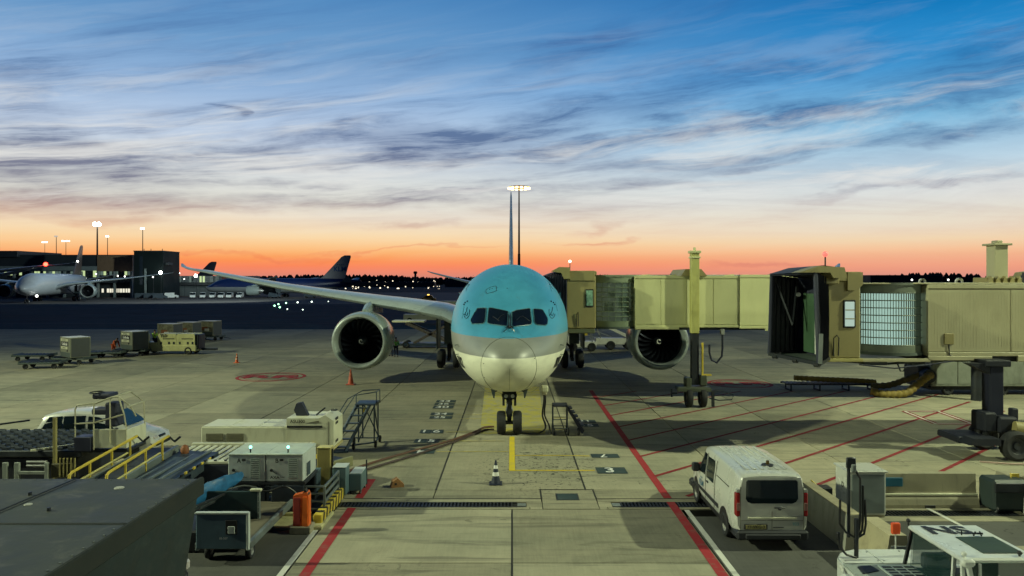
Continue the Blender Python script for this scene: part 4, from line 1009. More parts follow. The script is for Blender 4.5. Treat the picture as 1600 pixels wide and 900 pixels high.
B().prism([(2.6, 3.62), (3.42, 3.2), (3.42, 3.62)], 'y', -.9, -.4).rbox(3.2, 4.2, -1.0, -.2, 3.5, 3.75, .03).to('leg_head', bogm, leg)
B().rbox(2.95, 3.45, -1.3, -.4, 1.0, 1.75, .06).rbox(3.45, 4.2, -1.4, -.3, .95, 1.6, .08).rbox(4.1, 4.35, -1.2, -.9, 1.3, 1.9, .04).to('gearbox', bogm, leg)
B().cyl((3.9, -1.6, 1.25), (5.2, -1.9, 1.1), .24, n=20).to('drive_motor', bridge3, leg)
B().prism([(2.0, .62), (2.2, .86), (3.2, .86), (3.2, .6)], 'y', -1.9, -1.2).rbox(2.0, 3.3, -1.2, .3, .55, .8, .05).to('bogie_arm', bogm, leg)
for dy in (-1.75, .2): wheel(leg, (3.75 + .1, dy, .58), .58, .42, 'y', dark)
for dy in (-1.75, .2): wheel(leg, (5.0, dy, .58), .58, .42, 'y', dark)
B().tube([(2.2, -2.2, .08), (3.2, -2.45, .06), (4.4, -2.5, .07), (6.4, -2.3, .07)], .035, 6).to('ground_cable', mat('cable_rose', (.3, .2, .17), .6), leg)
B().tube([(-1.9, .2, 3.6), (-.2, .2, 3.48), (1.8, .2, 3.62)], .05, 6).tube([(.3, .1, 3.5), (.42, .1, 3.2), (.55, .1, 3.2), (.66, .1, 3.5)], .03, 6).rbox(-1.2, -.2, -.1, .3, 3.46, 3.62, .03).rbox(.9, 1.5, .2, .8, 3.42, 3.66, .03).to('underfloor_gear', dark, Bb, kind='stuff')
B().rbox(-1.5, 1.5, -.16, -.1, 3.60, 3.74, .02).to('lower_sill', bridge2, Bb)

# air conditioning unit on the apron beneath, with its yellow ducting on a low rack
pc = thing('air_conditioning_unit', 'large grey ground air conditioning unit beyond the bridge leg', 'air unit', (28, 44.2, 0))
bdy = B().rbox(-2.9, 5.5, 0, 2.4, .55, 2.25, .05).to('body', mat('unit_grey_paint', (.22, .24, .2), .5, dirt=.3, streak=1), pc)
for i in range(6): B().rbox(-2.7 + 1.35 * i, -1.42 + 1.35 * i, -.03, .01, .7, 2.1, .015).to('panel', mat('unit_grey_paint', (.2, .2, .2)), bdy)
B().rbox(1.6, 5.5, .3, 2.2, 2.25, 2.6, .04).to('roof_box', cream, bdy)
B().rbox(-2.8, 5.4, .2, 2.2, .3, .55, .02).to('chassis', dark, pc)
B().rbox(-3.6, -2.9, .1, 1.9, .5, 1.75, .1).cyl((-3.2, -.3, 1.2), (-3.2, .3, 1.2), .42, n=20).to('duct_outlet', dark, pc)
for x in (-1.8, 1.5, 4.6): wheel(pc, (x, .3, .34), .34, .25, 'y', dark)
duct = mat('yellow_duct_fabric', (.20, .145, .03), .75, dirt=.4, sc=6)
def corr(b, pts, r):
    # corrugated hose along a smoothed path
    out = []; rr = []
    P_ = [Vector(p) for p in pts]; n = 12
    for i in range(len(P_) - 1):
        a = P_[max(i - 1, 0)]; p = P_[i]; q = P_[i + 1]; c = P_[min(i + 2, len(P_) - 1)]
        m_ = max(4, int((q - p).length / .07))
        for j in range(m_):
            t_ = j / m_
            out.append(.5 * ((2 * p) + (q - a) * t_ + (2 * a - 5 * p + 4 * q - c) * t_ * t_ + (3 * p - a - 3 * q + c) * t_**3))
    for i in range(len(out)): rr.append(r * (1 if i % 4 < 2 else .84))
    return b.tube(out, rr, 10)
hr = thing('hose_rack', 'low dark rack of rollers lying on the apron under the near bridge', 'hose rack', (20.0, 46.6, 0))
rk = B()
for y in (-.5, .5): rk.bar((-2.9, y, .42), (2.9, y - .3, .42), .08)
rk.to('side_rail', dark, hr, kind='stuff')
for i in range(22): B().cyl((-2.75 + .255 * i, -.5 - .014 * i, .44), (-2.75 + .255 * i, .5 - .014 * i, .44), .06, n=8).to('roller', mat('roller_steel', (.09, .1, .12), .4, metal=.5), hr)
for x in (-2.6, -.8, 1.0, 2.6): B().bar((x, -.5, .05), (x, .4, .05), .1).bar((x, -.5, 0), (x, -.5, .42), .07).bar((x, .4, 0), (x, .4, .42), .07).to('rack_leg', dark, hr)
hs = tag(corr(B(), [(17.9, 46.9, .72), (19.6, 46.6, .66), (21.6, 46.4, .6), (22.8, 46.3, .52)], .17).to('ventilation_hose', duct), 'yellow corrugated hose lying along the low roller rack', 'hose', 'yellow ventilation hoses')
tag(corr(B(), [(24.9, 44.0, 1.25), (24.4, 43.6, 1.15), (23.7, 43.4, .7), (23.0, 43.3, .28), (21.9, 43.5, .22), (21.2, 43.8, .35)], .24).to('ventilation_hose', duct), 'thick yellow corrugated hose curving down from the air unit to the ground', 'hose', 'yellow ventilation hoses')
tag(corr(B(), [(24.7, 44.4, 1.3), (24.0, 44.6, 1.0), (23.1, 45.2, .5), (22.2, 45.8, .35)], .2).to('ventilation_hose', mat('dull_duct_fabric', (.11, .085, .03), .8)), 'dull brown corrugated hose behind the thick yellow one', 'hose', 'yellow ventilation hoses')
# ------------------------------------------------------------------ white van on the right
paint_w = mat('van_white_paint', (.48, .49, .45), .3, var=.05, sc=1.2, dirt=.10, dcol=(.25, .23, .16), coat=.4)
cglass = glass('car_glass', (.008, .014, .018), .05)
trim = mat('black_bumper_plastic', (.014, .016, .022), .6)
taillens = mat('red_lamp_lens', (.22, .010, .012), .2)
clearlens = mat('clear_lamp_lens', (.45, .42, .40), .2)
seam = mat('body_seam', (.10, .10, .08), .7)
def vanbody(L=5.0, Wd=.93):
    # stations from the tail (y=0) to the nose: half width at waist, half width at roof, sill z, waist z, roof z
    st = [(0, .87, .76, .50, 1.05, 1.86), (.05, .90, .79, .44, 1.07, 1.90), (.22, Wd, .81, .40, 1.08, 1.93), (.8, Wd, .82, .38, 1.08, 1.95), (1.8, Wd, .82, .36, 1.08, 1.96), (2.8, Wd, .82, .36, 1.08, 1.95), (3.35, Wd, .80, .36, 1.08, 1.90), (3.75, Wd, .72, .36, 1.07, 1.62), (4.2, Wd - .02, .66, .36, 1.04, 1.24), (4.6, Wd - .06, .60, .36, .96, 1.10), (4.88, Wd - .16, .55, .38, .84, .96), (5.0, Wd - .30, .48, .42, .70, .82)]
    return st
def vansec(s_):
    y, w, wr, z0_, zw, zr = s_
    r = [(w - .06, z0_), (w, z0_ + .12), (w + .01, (z0_ + zw) / 2), (w - .005, zw)]
    for i in range(1, 5):
        u = i / 5; r.append((w + (wr - w) * u ** 1.25 - .0, zw + (zr - .09 - zw) * u))
    r += [(wr + .0, zr - .09), (wr - .04, zr - .035), (wr - .13, zr - .005), (wr - .35, zr + .012), (0, zr + .02)]
    full = r + [(-a, b_) for a, b_ in r[:-1][::-1]]
    return [(a, y, b_) for a, b_ in full]
van = thing('delivery_van', 'white panel van seen from behind, parked by the concrete barrier at the right', 'van', (6.66, 18.95, 0))
st = vanbody()
# finer stations
def vs(y):
    for i in range(len(st) - 1):
        if st[i][0] <= y <= st[i + 1][0]:
            u = (y - st[i][0]) / (st[i + 1][0] - st[i][0]); return tuple([y] + [st[i][j] + (st[i + 1][j] - st[i][j]) * u for j in range(1, 6)])
bdy = B().loft([vansec(vs(y)) for y in (0, .05, .12, .22, .5, .8, 1.3, 1.8, 2.3, 2.8, 3.1, 3.35, 3.55, 3.75, 4, 4.2, 4.4, 4.6, 4.75, 4.88, 5.0)], True, True, True).to('body', paint_w, van)
def side_x(y, z, off=.0):
    _, w, wr, z0_, zw, zr = vs(y)
    if z < zw: return w + .006 + off
    u = min(1, (z - zw) / (zr - .09 - zw)); return w + (wr - w) * u ** 1.25 + off
def sidepatch(name, poly, m_, sg=-1, off=.012, parent=None, th=.02):
    # polygon in (y, z) laid on the side of the body
    b = B(); m = len(poly); cy = sum(p[0] for p in poly) / m; cz = sum(p[1] for p in poly) / m
    rg = []
    ring = []
    for i in range(m):
        a, c = poly[i], poly[(i + 1) % m]
        for j in range(4): ring.append((a[0] + (c[0] - a[0]) * j / 4, a[1] + (c[1] - a[1]) * j / 4))
    for q in (1, .75, .5, .25, .02):
        rg.append([(sg * side_x(cy + (y - cy) * q, cz + (z - cz) * q, off), cy + (y - cy) * q, cz + (z - cz) * q) for y, z in ring])
    b.loft(rg if sg > 0 else rg[::-1], True, False, True)
    return b.to(name, m_, parent or bdy)
for sg in (-1, 1):
    sidepatch('front_door_window', [(3.62, 1.10), (4.08, 1.10), (3.86, 1.36), (3.55, 1.68), (3.30, 1.74), (3.02, 1.74), (2.98, 1.14)], cglass, sg)
    sidepatch('side_window', [(2.10, 1.12), (2.82, 1.12), (2.84, 1.72), (2.18, 1.74), (2.12, 1.6)], cglass, sg)
    B().tube([(sg * side_x(3.95, z, .012), 3.95 + (.1 if z < .6 else 0), z) for z in (.45, .7, .95, 1.05)], .008, 4).tube([(sg * side_x(2.9, z, .012), 2.9, z) for z in (.42, .8, 1.1, 1.5, 1.8)], .008, 4).tube([(sg * side_x(1.95, z, .012), 1.95, z) for z in (.42, .8, 1.1, 1.5, 1.8)], .008, 4).tube([(sg * side_x(y, 1.42, .014), y, 1.42) for y in (.7, 1.2, 1.85)], .012, 4).to('door_seam', seam, bdy, kind='stuff')
    sidepatch('rub_strip', [(1.55, .58), (3.8, .58), (3.8, .68), (1.55, .70)], trim, sg, .02)
    B().rbox(sg * (side_x(2.75, 1.0) + .012) - .015, sg * (side_x(2.75, 1.0) + .012) + .015, 2.62, 2.80, .98, 1.03, .01).to('door_handle', trim, bdy)
    for yy_ in (1.0, 4.05):
        pts = [(math.cos(a) * .44 + yy_, math.sin(a) * .44 + .36) for a in [R(-5 + 190 * i / 14) for i in range(15)]]
        pts = [(y, max(z, .30)) for y, z in pts]
        B().add([(sg * (side_x(min(4.6, max(.1, y)), z) + .008), y, z) for y, z in pts] + [(sg * (side_x(yy_, .4) + .008), yy_, .32)], [tuple([i, i + 1, 15]) for i in range(14)]).to('wheel_arch', black, bdy)
        wheel(van, (sg * .84, yy_, .335), .335, .24, 'x', mat('hub_cap', (.36, .36, .33), .4, metal=.4, dirt=.3))
    mr_ = B().rbox(sg * 1.05 - .11, sg * 1.05 + .11, 3.55, 3.72, 1.08, 1.34, .04).bar((sg * .88, 3.65, 1.12), (sg * 1.0, 3.65, 1.14), .06).to('wing_mirror', trim, van)
    # tail lamps: tall units at the corners
    lm = B().rbox(sg * .865 - .06, sg * .865 + .06, -.02, .16, .84, 1.46, .03).to('tail_lamp', taillens, bdy)
    B().rbox(sg * .865 - .045, sg * .865 + .045, -.035, -.015, 1.0, 1.2, .012).to('reverse_lens', mat('pink_lens', (.22, .11, .10), .25), lm)
    B().rbox(sg * .87 - .045, sg * .87 + .045, -.012, .1, 1.46, 1.54, .01).to('lamp_cap', paint_w, lm)
# rear end
def rp(y, zs): return y
rw = [(-.62, 1.22), (-.67, 1.30), (-.66, 1.74), (-.62, 1.78), (.62, 1.78), (.66, 1.74), (.67, 1.30), (.62, 1.22), (.52, 1.18), (-.52, 1.18)]
def rearz(z): return -.012
B().add([(x, rearz(z) - .004, z) for x, z in rw], [tuple(range(len(rw)))[::-1]]).to('rear_window', cglass, bdy)
rear = B().loft([[(x, rearz(z) + o, z) for x, z in [(-.80, .46), (-.80, 1.42), (-.74, 1.84), (.74, 1.84), (.80, 1.42), (.80, .46)]] for o in (.05, .004)], True, True, False).to('rear_doors', paint_w, bdy)
B().box(-.006, .006, -.022, .02, .46, .98).box(-.81, -.80, -.02, .05, .5, 1.6).box(.80, .81, -.02, .05, .5, 1.6).box(-.8, .8, -.02, .0, .742, .75).to('door_gap', seam, rear, kind='stuff')
B().rbox(-.92, .92, -.10, .35, .26, .50, .05).rbox(-.72, .72, -.13, 0, .28, .44, .04).to('rear_bumper', trim, van)
B().rbox(-.92, .92, 4.72, 5.06, .26, .52, .06).to('front_bumper', trim, van)
B().rbox(-.88, .88, .3, 4.8, .22, .42, .03).to('underbody', black, van)
pl8 = B().rbox(-.72, -.12, -.045, -.012, .52, .66, .01).to('plate_frame', black, rear)
B().rbox(-.68, -.16, -.052, -.04, .535, .645, .006).to('number_plate', mat('plate_yellow', (.22, .20, .08), .5), pl8)
text('77-VKG-3', .11, (-.42, -.055, .588), (1, 0, 0), (0, 0, 1), ink, pl8, 'plate_text', .02)
B().rbox(-.62, .62, -.035, .0, .78, .83, .012).to('trim_bar', mat('pale_trim', (.5, .5, .38), .4), rear)
B().rbox(.05, .34, -.05, -.015, 1.06, 1.095, .012).sphere((.19, -.035, 1.05), .05, 10, sz=.8).to('rear_handle', trim, rear)
B().rbox(.02, .30, -.04, -.015, .56, .585, .008).to('step_slot', trim, rear)
text('923', .11, (.60, -.04, .66), (1, 0, 0), (0, 0, 1), mat('pale_blue_decal', (.16, .33, .36), .5), rear, 'fleet_number')
B().rbox(.45, .72, -.03, -.018, .855, .875, .003).to('model_badge', steel, rear)
text('KLM', .24, (-(side_x(3.35, .82) + .02), 3.35, .80), (0, -1, 0), (0, 0, 1), mat('airline_blue_decal', (.03, .13, .22), .5), bdy, 'side_logo', .03)
text('ooo', .12, (-(side_x(3.35, .98) + .02), 3.35, .98), (0, -1, 0), (0, 0, 1), mat('airline_blue_decal', (.03, .13, .22), .5), bdy, 'crown_mark', .02)
B().rbox(-.16, .16, .10, .19, 1.80, 1.86, .02).to('high_brake_lamp', trim, bdy)
for i in range(6): B().rbox(-.55 + .2 * i, -.47 + .2 * i, .35, 3.0, 1.958, 1.985, .01).to('roof_rib', paint_w, bdy)
bk = B().lathe([(.16, 1.97), (.15, 2.0), (.07, 2.01)], (.15, .75, 0), 'z', 16).to('beacon_base', trim, van); B().cyl((.15, .75, 2.0), (.15, .75, 2.1), .05, .04).to('roof_beacon', mat('amber_dark', (.08, .05, .01), .3), bk)
b = B()
for x in (-.66, .66): b.rbox(x - .09, x + .09, 4.86, 4.97, .62, .80, .03)
sidepatch('headlamp', [(4.45, .78), (4.78, .70), (4.72, .86), (4.45, .95)], clearlens, -1, .01)
ws = B().loft([[(x * (.74 - .06 * u), 3.42 + .62 * (1 - u) , 1.33 + .50 * u) for x in (-1, -.5, 0, .5, 1)] for u in (0, .5, 1)], False, False, True).to('windscreen', cglass, bdy)

# ------------------------------------------------------------------ barriers, cabinet and blocks beside the van
bcon = mat('barrier_concrete', (.27, .25, .17), .85, var=.14, dirt=.4, dcol=(.08, .075, .055), bump=.3, streak=1)
bcon2 = mat('barrier_grey_concrete', (.25, .25, .215), .85, var=.14, dirt=.4, dcol=(.08, .075, .06), bump=.3, streak=1)
def jersey(root, L, h=.85, m_=bcon, base=.28, top=.1):
    prof = [(-base, 0), (-base, .10), (-base + .05, .26), (-top, .45), (-top + .02, h), (top - .02, h), (top, .45), (base - .05, .26), (base, .10), (base, 0)]
    return B().prism(prof, 'x', -L / 2, L / 2).to('concrete_body', m_, root)
j1 = thing('concrete_barrier', 'long cream concrete barrier with a small blue plate behind the white cabinet', 'barrier', (12.35, 22.7, 0))
jersey(j1, 3.6, 1.0, bcon, .34, .16); B().rbox(-1.8, 1.8, -.26, -.2, .36, .42, .01).to('ledge', cream, j1)
B().rbox(-1.05, -.45, -.215, -.16, .62, .90, .02).to('blue_plate', mat('blue_sign_plate', (.01, .10, .17), .4), j1)
for x in (-1.3, .3): B().rbox(x - .16, x + .16, -.36, -.3, -.01, .1, .01).to('lift_slot', black, j1)
j2 = thing('concrete_barrier', 'sloping line of concrete barrier right beside the van, nearest the van\'s tail', 'barrier', (8.75, 20.4, 0), PI / 2)
B().prism([(-.26, 0), (-.17, .9), (.17, .9), (.26, 0)], 'x', -1.55, 1.5).to('concrete_body', bcon2, j2); B().rbox(-1.53, 1.48, -.168, .168, .9, .93, .01).to('capping', mat('capping_concrete', (.36, .32, .2), .8, dirt=.3), j2)
j3 = thing('concrete_barrier', 'short concrete barrier block with square dark recess beside the tractor', 'barrier', (9.08, 18.0, 0), PI / 2)
B().prism([(-.34, 0), (-.30, .2), (-.2, .9), (.2, .9), (.30, .2), (.34, 0)], 'x', -.62, .75).to('concrete_body', mat('capping_concrete', (.3, .3, .2)), j3)
B().rbox(-.64, -.615, -.20, .18, .18, .66, .01).to('dark_recess', grey, j3)
j4 = thing('concrete_barrier', 'large concrete block at the right edge behind the dark bin', 'barrier', (16.3, 22.6, 0))
B().rbox(-1.3, 2.4, -.3, .35, 0, 1.0, .03).to('concrete_body', bcon, j4); B().rbox(-1.25, -1.0, -.32, -.3, .75, 1.08, .02).to('hook_plate', ylw, j4)
j5 = thing('concrete_barrier', 'concrete wall block running towards the viewer at the right edge', 'barrier', (16.0, 20.6, 0), R(-62))
B().prism([(-.24, 0), (-.17, .9), (.17, .9), (.24, 0)], 'x', -1.5, 1.8).to('concrete_body', bcon2, j5); B().rbox(-1.48, 1.78, -.168, .168, .9, .93, .01).to('capping', ylw, j5)
cb = thing('electrical_cabinet', 'white boxy cabinet standing between the barriers behind the black cable mast', 'cabinet', (10.35, 21.9, 0))
cbb = B().rbox(-.55, .5, -.45, .5, .08, 1.32, .02).to('housing', paint_w, cb)
B().rbox(-.5, .45, -.475, -.445, .14, 1.26, .015).to('door', mat('cabinet_grey', (.16, .19, .19), .5), cbb); B().rbox(-.6, .55, -.5, .55, 1.32, 1.37, .02).to('lid', paint_w, cbb)
text('D', .22, (-.558, .0, .85), (0, -1, 0), (0, 0, 1), ink, cbb, 'cabinet_mark'); B().rbox(-.5, .5, -.4, .45, 0, .08, .01).to('plinth', bcon, cb)
bn = thing('rubbish_bin', 'dark wide bin between the long barrier and the right-hand concrete blocks', 'bin', (14.75, 22.2, 0))
B().rbox(-.52, .52, -.35, .4, .05, .98, .08).to('tub', mat('bin_dark_green', (.018, .03, .03), .5), bn); B().rbox(-.5, .5, -.40, -.34, .62, .92, .03).to('lid', dark, bn)
for x in (-.4, .4): wheel(bn, (x, -.3, .1), .1, .08, 'x')
tag(B().tube([(8.9, 22.0, .95), (9.3, 22.1, .6), (9.5, 22.0, .3), (9.2, 21.6, .05)], .022, 6).to('cable', ylw), 'thin yellow cable hanging by the concrete barrier end', 'cable')
tag(B().tube([(15.0, 22.25, 1.1), (14.9, 22.0, .7), (15.3, 21.8, .45), (15.7, 21.7, .6)], .02, 6).to('cable', ylw), 'yellow cable looped on the large block beside the dark bin', 'cable')
B().rbox(11.9, 17.5, 18.4, 18.9, -.1, .12, .03).to('kerb', bcon, road2)
line('white_line', [(12.55, 22.6), (12.7, 18.9)], .12, whw, .012, road2)
gv = thing('guide_rail', 'dark low steel rail behind the van beside the barrier', 'rail', (9.1, 22.9, 0)); B().rbox(-.6, .8, -.1, .3, .0, .5, .03).to('rail_beam', dark, gv)

# ------------------------------------------------------------------ tow tractor in the near right corner
trp = mat('tractor_white_paint', (.56, .58, .54), .35, var=.06, dirt=.25, dcol=(.22, .2, .15), coat=.3)
tr = thing('tow_tractor', 'white airport tractor in the near right corner, its cab roof lettered NS', 'tractor', (8.2, 14.0, 0))
# local: x 0 is the cab's left side
hood = B().prism([(-1.42, -2.6), (-1.42, 1.15), (-1.36, 1.55), (-1.16, 1.86), (-.85, 2.0), (-.1, 2.05), (1.45, 2.05), (1.45, -2.6)], 'z', .45, 1.05).to('body', trp, tr)
B().prism([(-1.38, 1.2), (-1.32, 1.55), (-1.13, 1.82), (-.84, 1.95), (-.58, 1.97), (-.58, 1.2)], 'z', 1.05, 1.09).to('hood_panel', trp, hood)
B().prism([(-.56, 1.2), (-.56, 1.97), (.25, 1.97), (.25, 1.2)], 'z', 1.05, 1.09).to('hood_panel', trp, hood)
B().prism([(-1.4, -2.5), (-1.4, 1.17), (-.05, 1.17), (-.05, -2.5)], 'z', 1.05, 1.085).to('deck_panel', mat('tractor_grey_deck', (.24, .27, .25), .45, dirt=.3), hood)
gl = B().rbox(-.78, -.08, -.9, 1.02, 1.085, 1.12, .01).to('grille_frame', mat('tractor_pale_grille', (.34, .4, .36), .45), hood)
for c in range(3):
    for i in range(13): B().rbox(-.74 + .225 * c, -.56 + .225 * c, -.82 + .14 * i, -.75 + .14 * i, 1.118, 1.128, .002).to('grille_slot', black, gl)
B().prism([(-1.25, .62), (-1.2, .98), (-.90, 1.05), (-.86, .78)], 'z', 1.085, 1.10).to('dark_hatch', black, hood)
for x, y in ((-1.3, 1.3), (-.62, 1.3), (-.5, 1.3), (.1, 1.3), (-.62, 1.8), (.1, 1.85)): B().cyl((x, y, 1.09), (x, y, 1.105), .018, n=8).to('hood_bolt', steel, hood)
RZ = 1.90
roof = B().rbox(-.12, 1.30, -.72, 1.12, RZ - .09, RZ, .035).to('cab_roof', trp, tr)
B().rbox(.42, 1.16, -.48, .38, RZ - .0, RZ + .018, .01).to('skylight', mat('skylight_glass', (.035, .055, .045), .55, spec=.2), roof)
text('NS', .62, (.50, .76, RZ + .010), (1, 0, 0), (0, 1, 0), ink, roof, 'roof_lettering', .035, sx=1.15)
for (x, y) in ((-.05, 1.05), (1.22, 1.05), (-.05, -.62), (1.22, -.62)):
    B().bar((x - (.10 if y > 0 else 0) * (1 if x < 0 else -1), y + (.12 if y > 0 else -.04), 1.05), (x, y, RZ - .08), .055).to('cab_post', trp if y < 0 else black, tr)
B().bar((-.08, -.35, 1.05), (-.04, -.35, RZ - .08), .05).to('cab_post', trp, tr)
B().add([(-.14, .98, 1.08), (-.10, -.3, 1.08), (-.07, -.3, RZ - .1), (-.08, .98, RZ - .1)], [(0, 1, 2, 3)]).to('side_window', glass('cab_glass', (.02, .05, .05), .06, .5), tr)
B().add([(.0, 1.15, 1.08), (1.2, 1.15, 1.08), (1.2, 1.07, RZ - .1), (0, 1.07, RZ - .1)], [(0, 1, 2, 3)]).to('front_window', glass('cab_glass'), tr)
B().add([(.0, -.68, 1.08), (1.2, -.68, 1.08), (1.2, -.66, RZ - .1), (0, -.66, RZ - .1)], [(0, 3, 2, 1)]).to('rear_window', glass('cab_glass'), tr)
B().box(.0, 1.25, -.6, 1.0, 1.04, 1.07).to('cab_floor', black, tr)
B().rbox(.35, .85, -.2, .3, 1.07, 1.25, .05).rbox(.35, .85, -.3, -.18, 1.2, 1.7, .05).to('seat', mat('seat_dark_fabric', (.03, .045, .04), .8), tr)
B().lathe([(.19, 0), (.20, .015), (.19, .03)], (.6, .72, 1.42), 'z', 20).bar((.6, .9, 1.1), (.6, .74, 1.42), .05).to('steering_wheel', black, tr)
B().rbox(.1, .75, .85, 1.05, 1.07, 1.38, .04).to('dashboard', dark, tr)
for (x, y) in ((-.05, 1.2), (1.0, -.60)): B().sphere((x, y, RZ + .06), .045, 10).cyl((x, y, RZ - .03), (x, y, RZ + .03), .02).to('roof_knob', black, tr)
B().tube([(.62, .5, RZ), (.62, .5, RZ + .10)], .012, 6).bar((.80, .45, RZ + .05), (1.0, .45, RZ + .05), .03).bar((.82, .45, RZ), (.86, .45, RZ + .09), .02).bar((.98, .45, RZ), (.94, .45, RZ + .09), .02).to('roof_aerial', black, tr)
wp_ = B().rbox(-.14, .10, -.80, -.66, RZ - .14, RZ + .0, .04).sphere((-.02, -.62, RZ + .05), .05, 10).to('corner_bracket', trp, tr)
B().bar((.12, -.78, 1.0), (-.02, -.74, RZ - .08), .07).bar((.18, -.78, .9), (.18, -.76, RZ - .08), .04).to('grab_post', trp, tr)
rl = B().cyl((-.22, 1.38, 1.3), (-.22, 1.38, 1.62), .014).to('lamp_stalk', trp, tr); B().rbox(-.31, -.13, 1.34, 1.42, 1.62, 1.86, .02).to('side_lamp', mat('orange_red_lens', (.55, .09, .03), .3, emit=(1, .12, .03), es=.12), rl)
# upright cable mast with looped black hoses
ms = B().cyl((-.98, 1.5, 1.06), (-.98, 1.5, 1.9), .045).cyl((-1.12, 1.55, 1.5), (-1.12, 1.55, 3.16), .035).rbox(-1.18, -.98, 1.5, 1.56, 2.95, 3.18, .02).to('cable_mast', dark, tr)
B().rbox(-1.1, -1.0, 1.44, 1.5, 2.88, 3.05, .02).to('mast_box', grey, ms)
for pts in ([(-.90, 1.5, 2.66), (-.90, 1.5, 2.0), (-.92, 1.5, 1.7), (-.98, 1.5, 1.5)], [(-.84, 1.5, 2.6), (-.84, 1.5, 1.9), (-.86, 1.5, 1.66), (-.97, 1.5, 1.45)], [(-.80, 1.5, 2.3), (-.78, 1.5, 1.8), (-.82, 1.5, 1.58), (-.96, 1.5, 1.5)],
            [(-1.32, 1.5, 2.3), (-1.33, 1.5, 1.8), (-1.2, 1.5, 1.62), (-1.0, 1.5, 1.5)], [(-1.35, 1.5, 1.55), (-1.34, 1.48, 1.3), (-1.2, 1.46, 1.16), (-1.0, 1.45, 1.1)], [(-1.05, 1.5, 3.0), (-.9, 1.5, 2.75), (-.9, 1.5, 2.66)]):
    B().tube(pts, .024, 6).to('hose', black, ms)
B().rbox(-1.40, -1.32, 1.46, 1.52, 1.45, 1.62, .02).to('hose_clip', black, ms)
for x in (-1.1, 1.1):
    for y in (-1.6, 1.2): wheel(tr, (x, y, .42), .42, .34)
B().rbox(-1.62, -1.38, .6, .9, .75, 1.0, .05).bar((-1.5, .8, .9), (-1.5, 1.1, 1.06), .05).to('step_bracket', trp, tr); B().tube([(-1.45, .75, .7), (-1.5, .6, .6), (-1.35, .5, .6)], .05, 6).to('tow_hose', ylw, tr)
# ------------------------------------------------------------------ equipment on the left
gwhite = mat('genset_white_paint', (.58, .58, .44), .45, var=.06, dirt=.28, dcol=(.22, .18, .1), streak=1)
gpale = mat('genset_pale_paint', (.44, .48, .46), .5, var=.06, dirt=.3, dcol=(.16, .16, .13), streak=1)
louvre = mat('louvre_brown_grey', (.10, .095, .065), .6, var=.3)
navy = mat('dark_blue_steel', (.03, .05, .07), .5, dirt=.3)  # plain dark blue of boxes, panels and far vans
teal = mat('teal_grey_paint', (.07, .12, .14), .5, dirt=.35, streak=1)
tsteel = mat('dull_rail_steel', (.17, .2, .2), .45, metal=.4, dirt=.4)

# ground power and air-start unit: long cream housing
g1 = thing('air_start_unit', 'long cream ground unit with two louvre panels and a raised control end', 'ground unit', (-9.35, 28.3, 0))
h = B().rbox(-2.55, .75, 0, 1.55, .52, 1.28, .03).to('housing', gwhite, g1)
for i in range(3): B().rbox(-2.52 + 1.08 * i, -1.46 + 1.08 * i, .02, 1.53, 1.28, 1.305, .012).to('roof_panel', gwhite, h)
for i in range(2):
    f = B().rbox(-2.36 + .78 * i, -1.70 + .78 * i, -.02, .01, .76, 1.04, .01).to('louvre', louvre, h)
    for j in range(6): B().box(-2.33 + .78 * i, -1.73 + .78 * i, -.035, -.02, .785 + .042 * j, .805 + .042 * j).to('louvre_blade', mat('louvre_light', (.22, .21, .14), .5), f)
cp = B().prism([(.72, .52), (.72, 1.62), (1.95, 1.62), (2.20, 1.74), (2.52, 1.52), (2.52, .52)], 'y', -.02, 1.5).to('control_end', gwhite, g1)
B().rbox(.74, 2.10, -.05, -.02, 1.26, 1.34, .01).to('dark_slot', black, cp)
text('ASU300', .17, (1.15, -.04, 1.50), (1, 0, 0), (0, 0, 1), ink, cp, 'unit_lettering', .02)
B().prism([(1.5, 1.45), (1.95, 1.53), (1.98, 1.46)], 'y', -.04, -.02).to('arrow_mark', louvre, cp)
B().box(2.32, 2.34, -.03, 1.5, .5, 1.5).to('corner_seam', seam, cp)
for z in (.62, 1.32, 1.48): B().rbox(2.515, 2.535, .3, .7, z, z + .1, .006).to('side_vent', ink, cp)
B().rbox(-2.62, 2.55, -.06, 1.56, .40, .50, .02).to('base_frame', mat('base_cream_yellow', (.46, .40, .18), .5, dirt=.4), g1)
for x in (-1.9, 1.8):
    for y in (.2, 1.3): wheel(g1, (x, y, .28), .28, .2, 'y')
B().prism([(.95, 1.62), (.85, 1.85), (.95, 2.1), (1.15, 2.14), (1.4, 1.62)], 'y', .5, .75).to('control_levers', canvas, g1)
B().bar((1.7, .6, 1.64), (2.05, .6, 1.92), .06).to('lever', dark, g1); B().lathe([(.14, 0), (.15, .02), (.14, .04)], (2.35, .8, 1.78), 'z', 16).to('hand_wheel', dark, g1)
for x in (1.55, 1.72): B().rbox(x, x + .1, -.12, -.03, .54, .72, .02).to('tail_marker', ylw if x > 1.6 else black, g1)

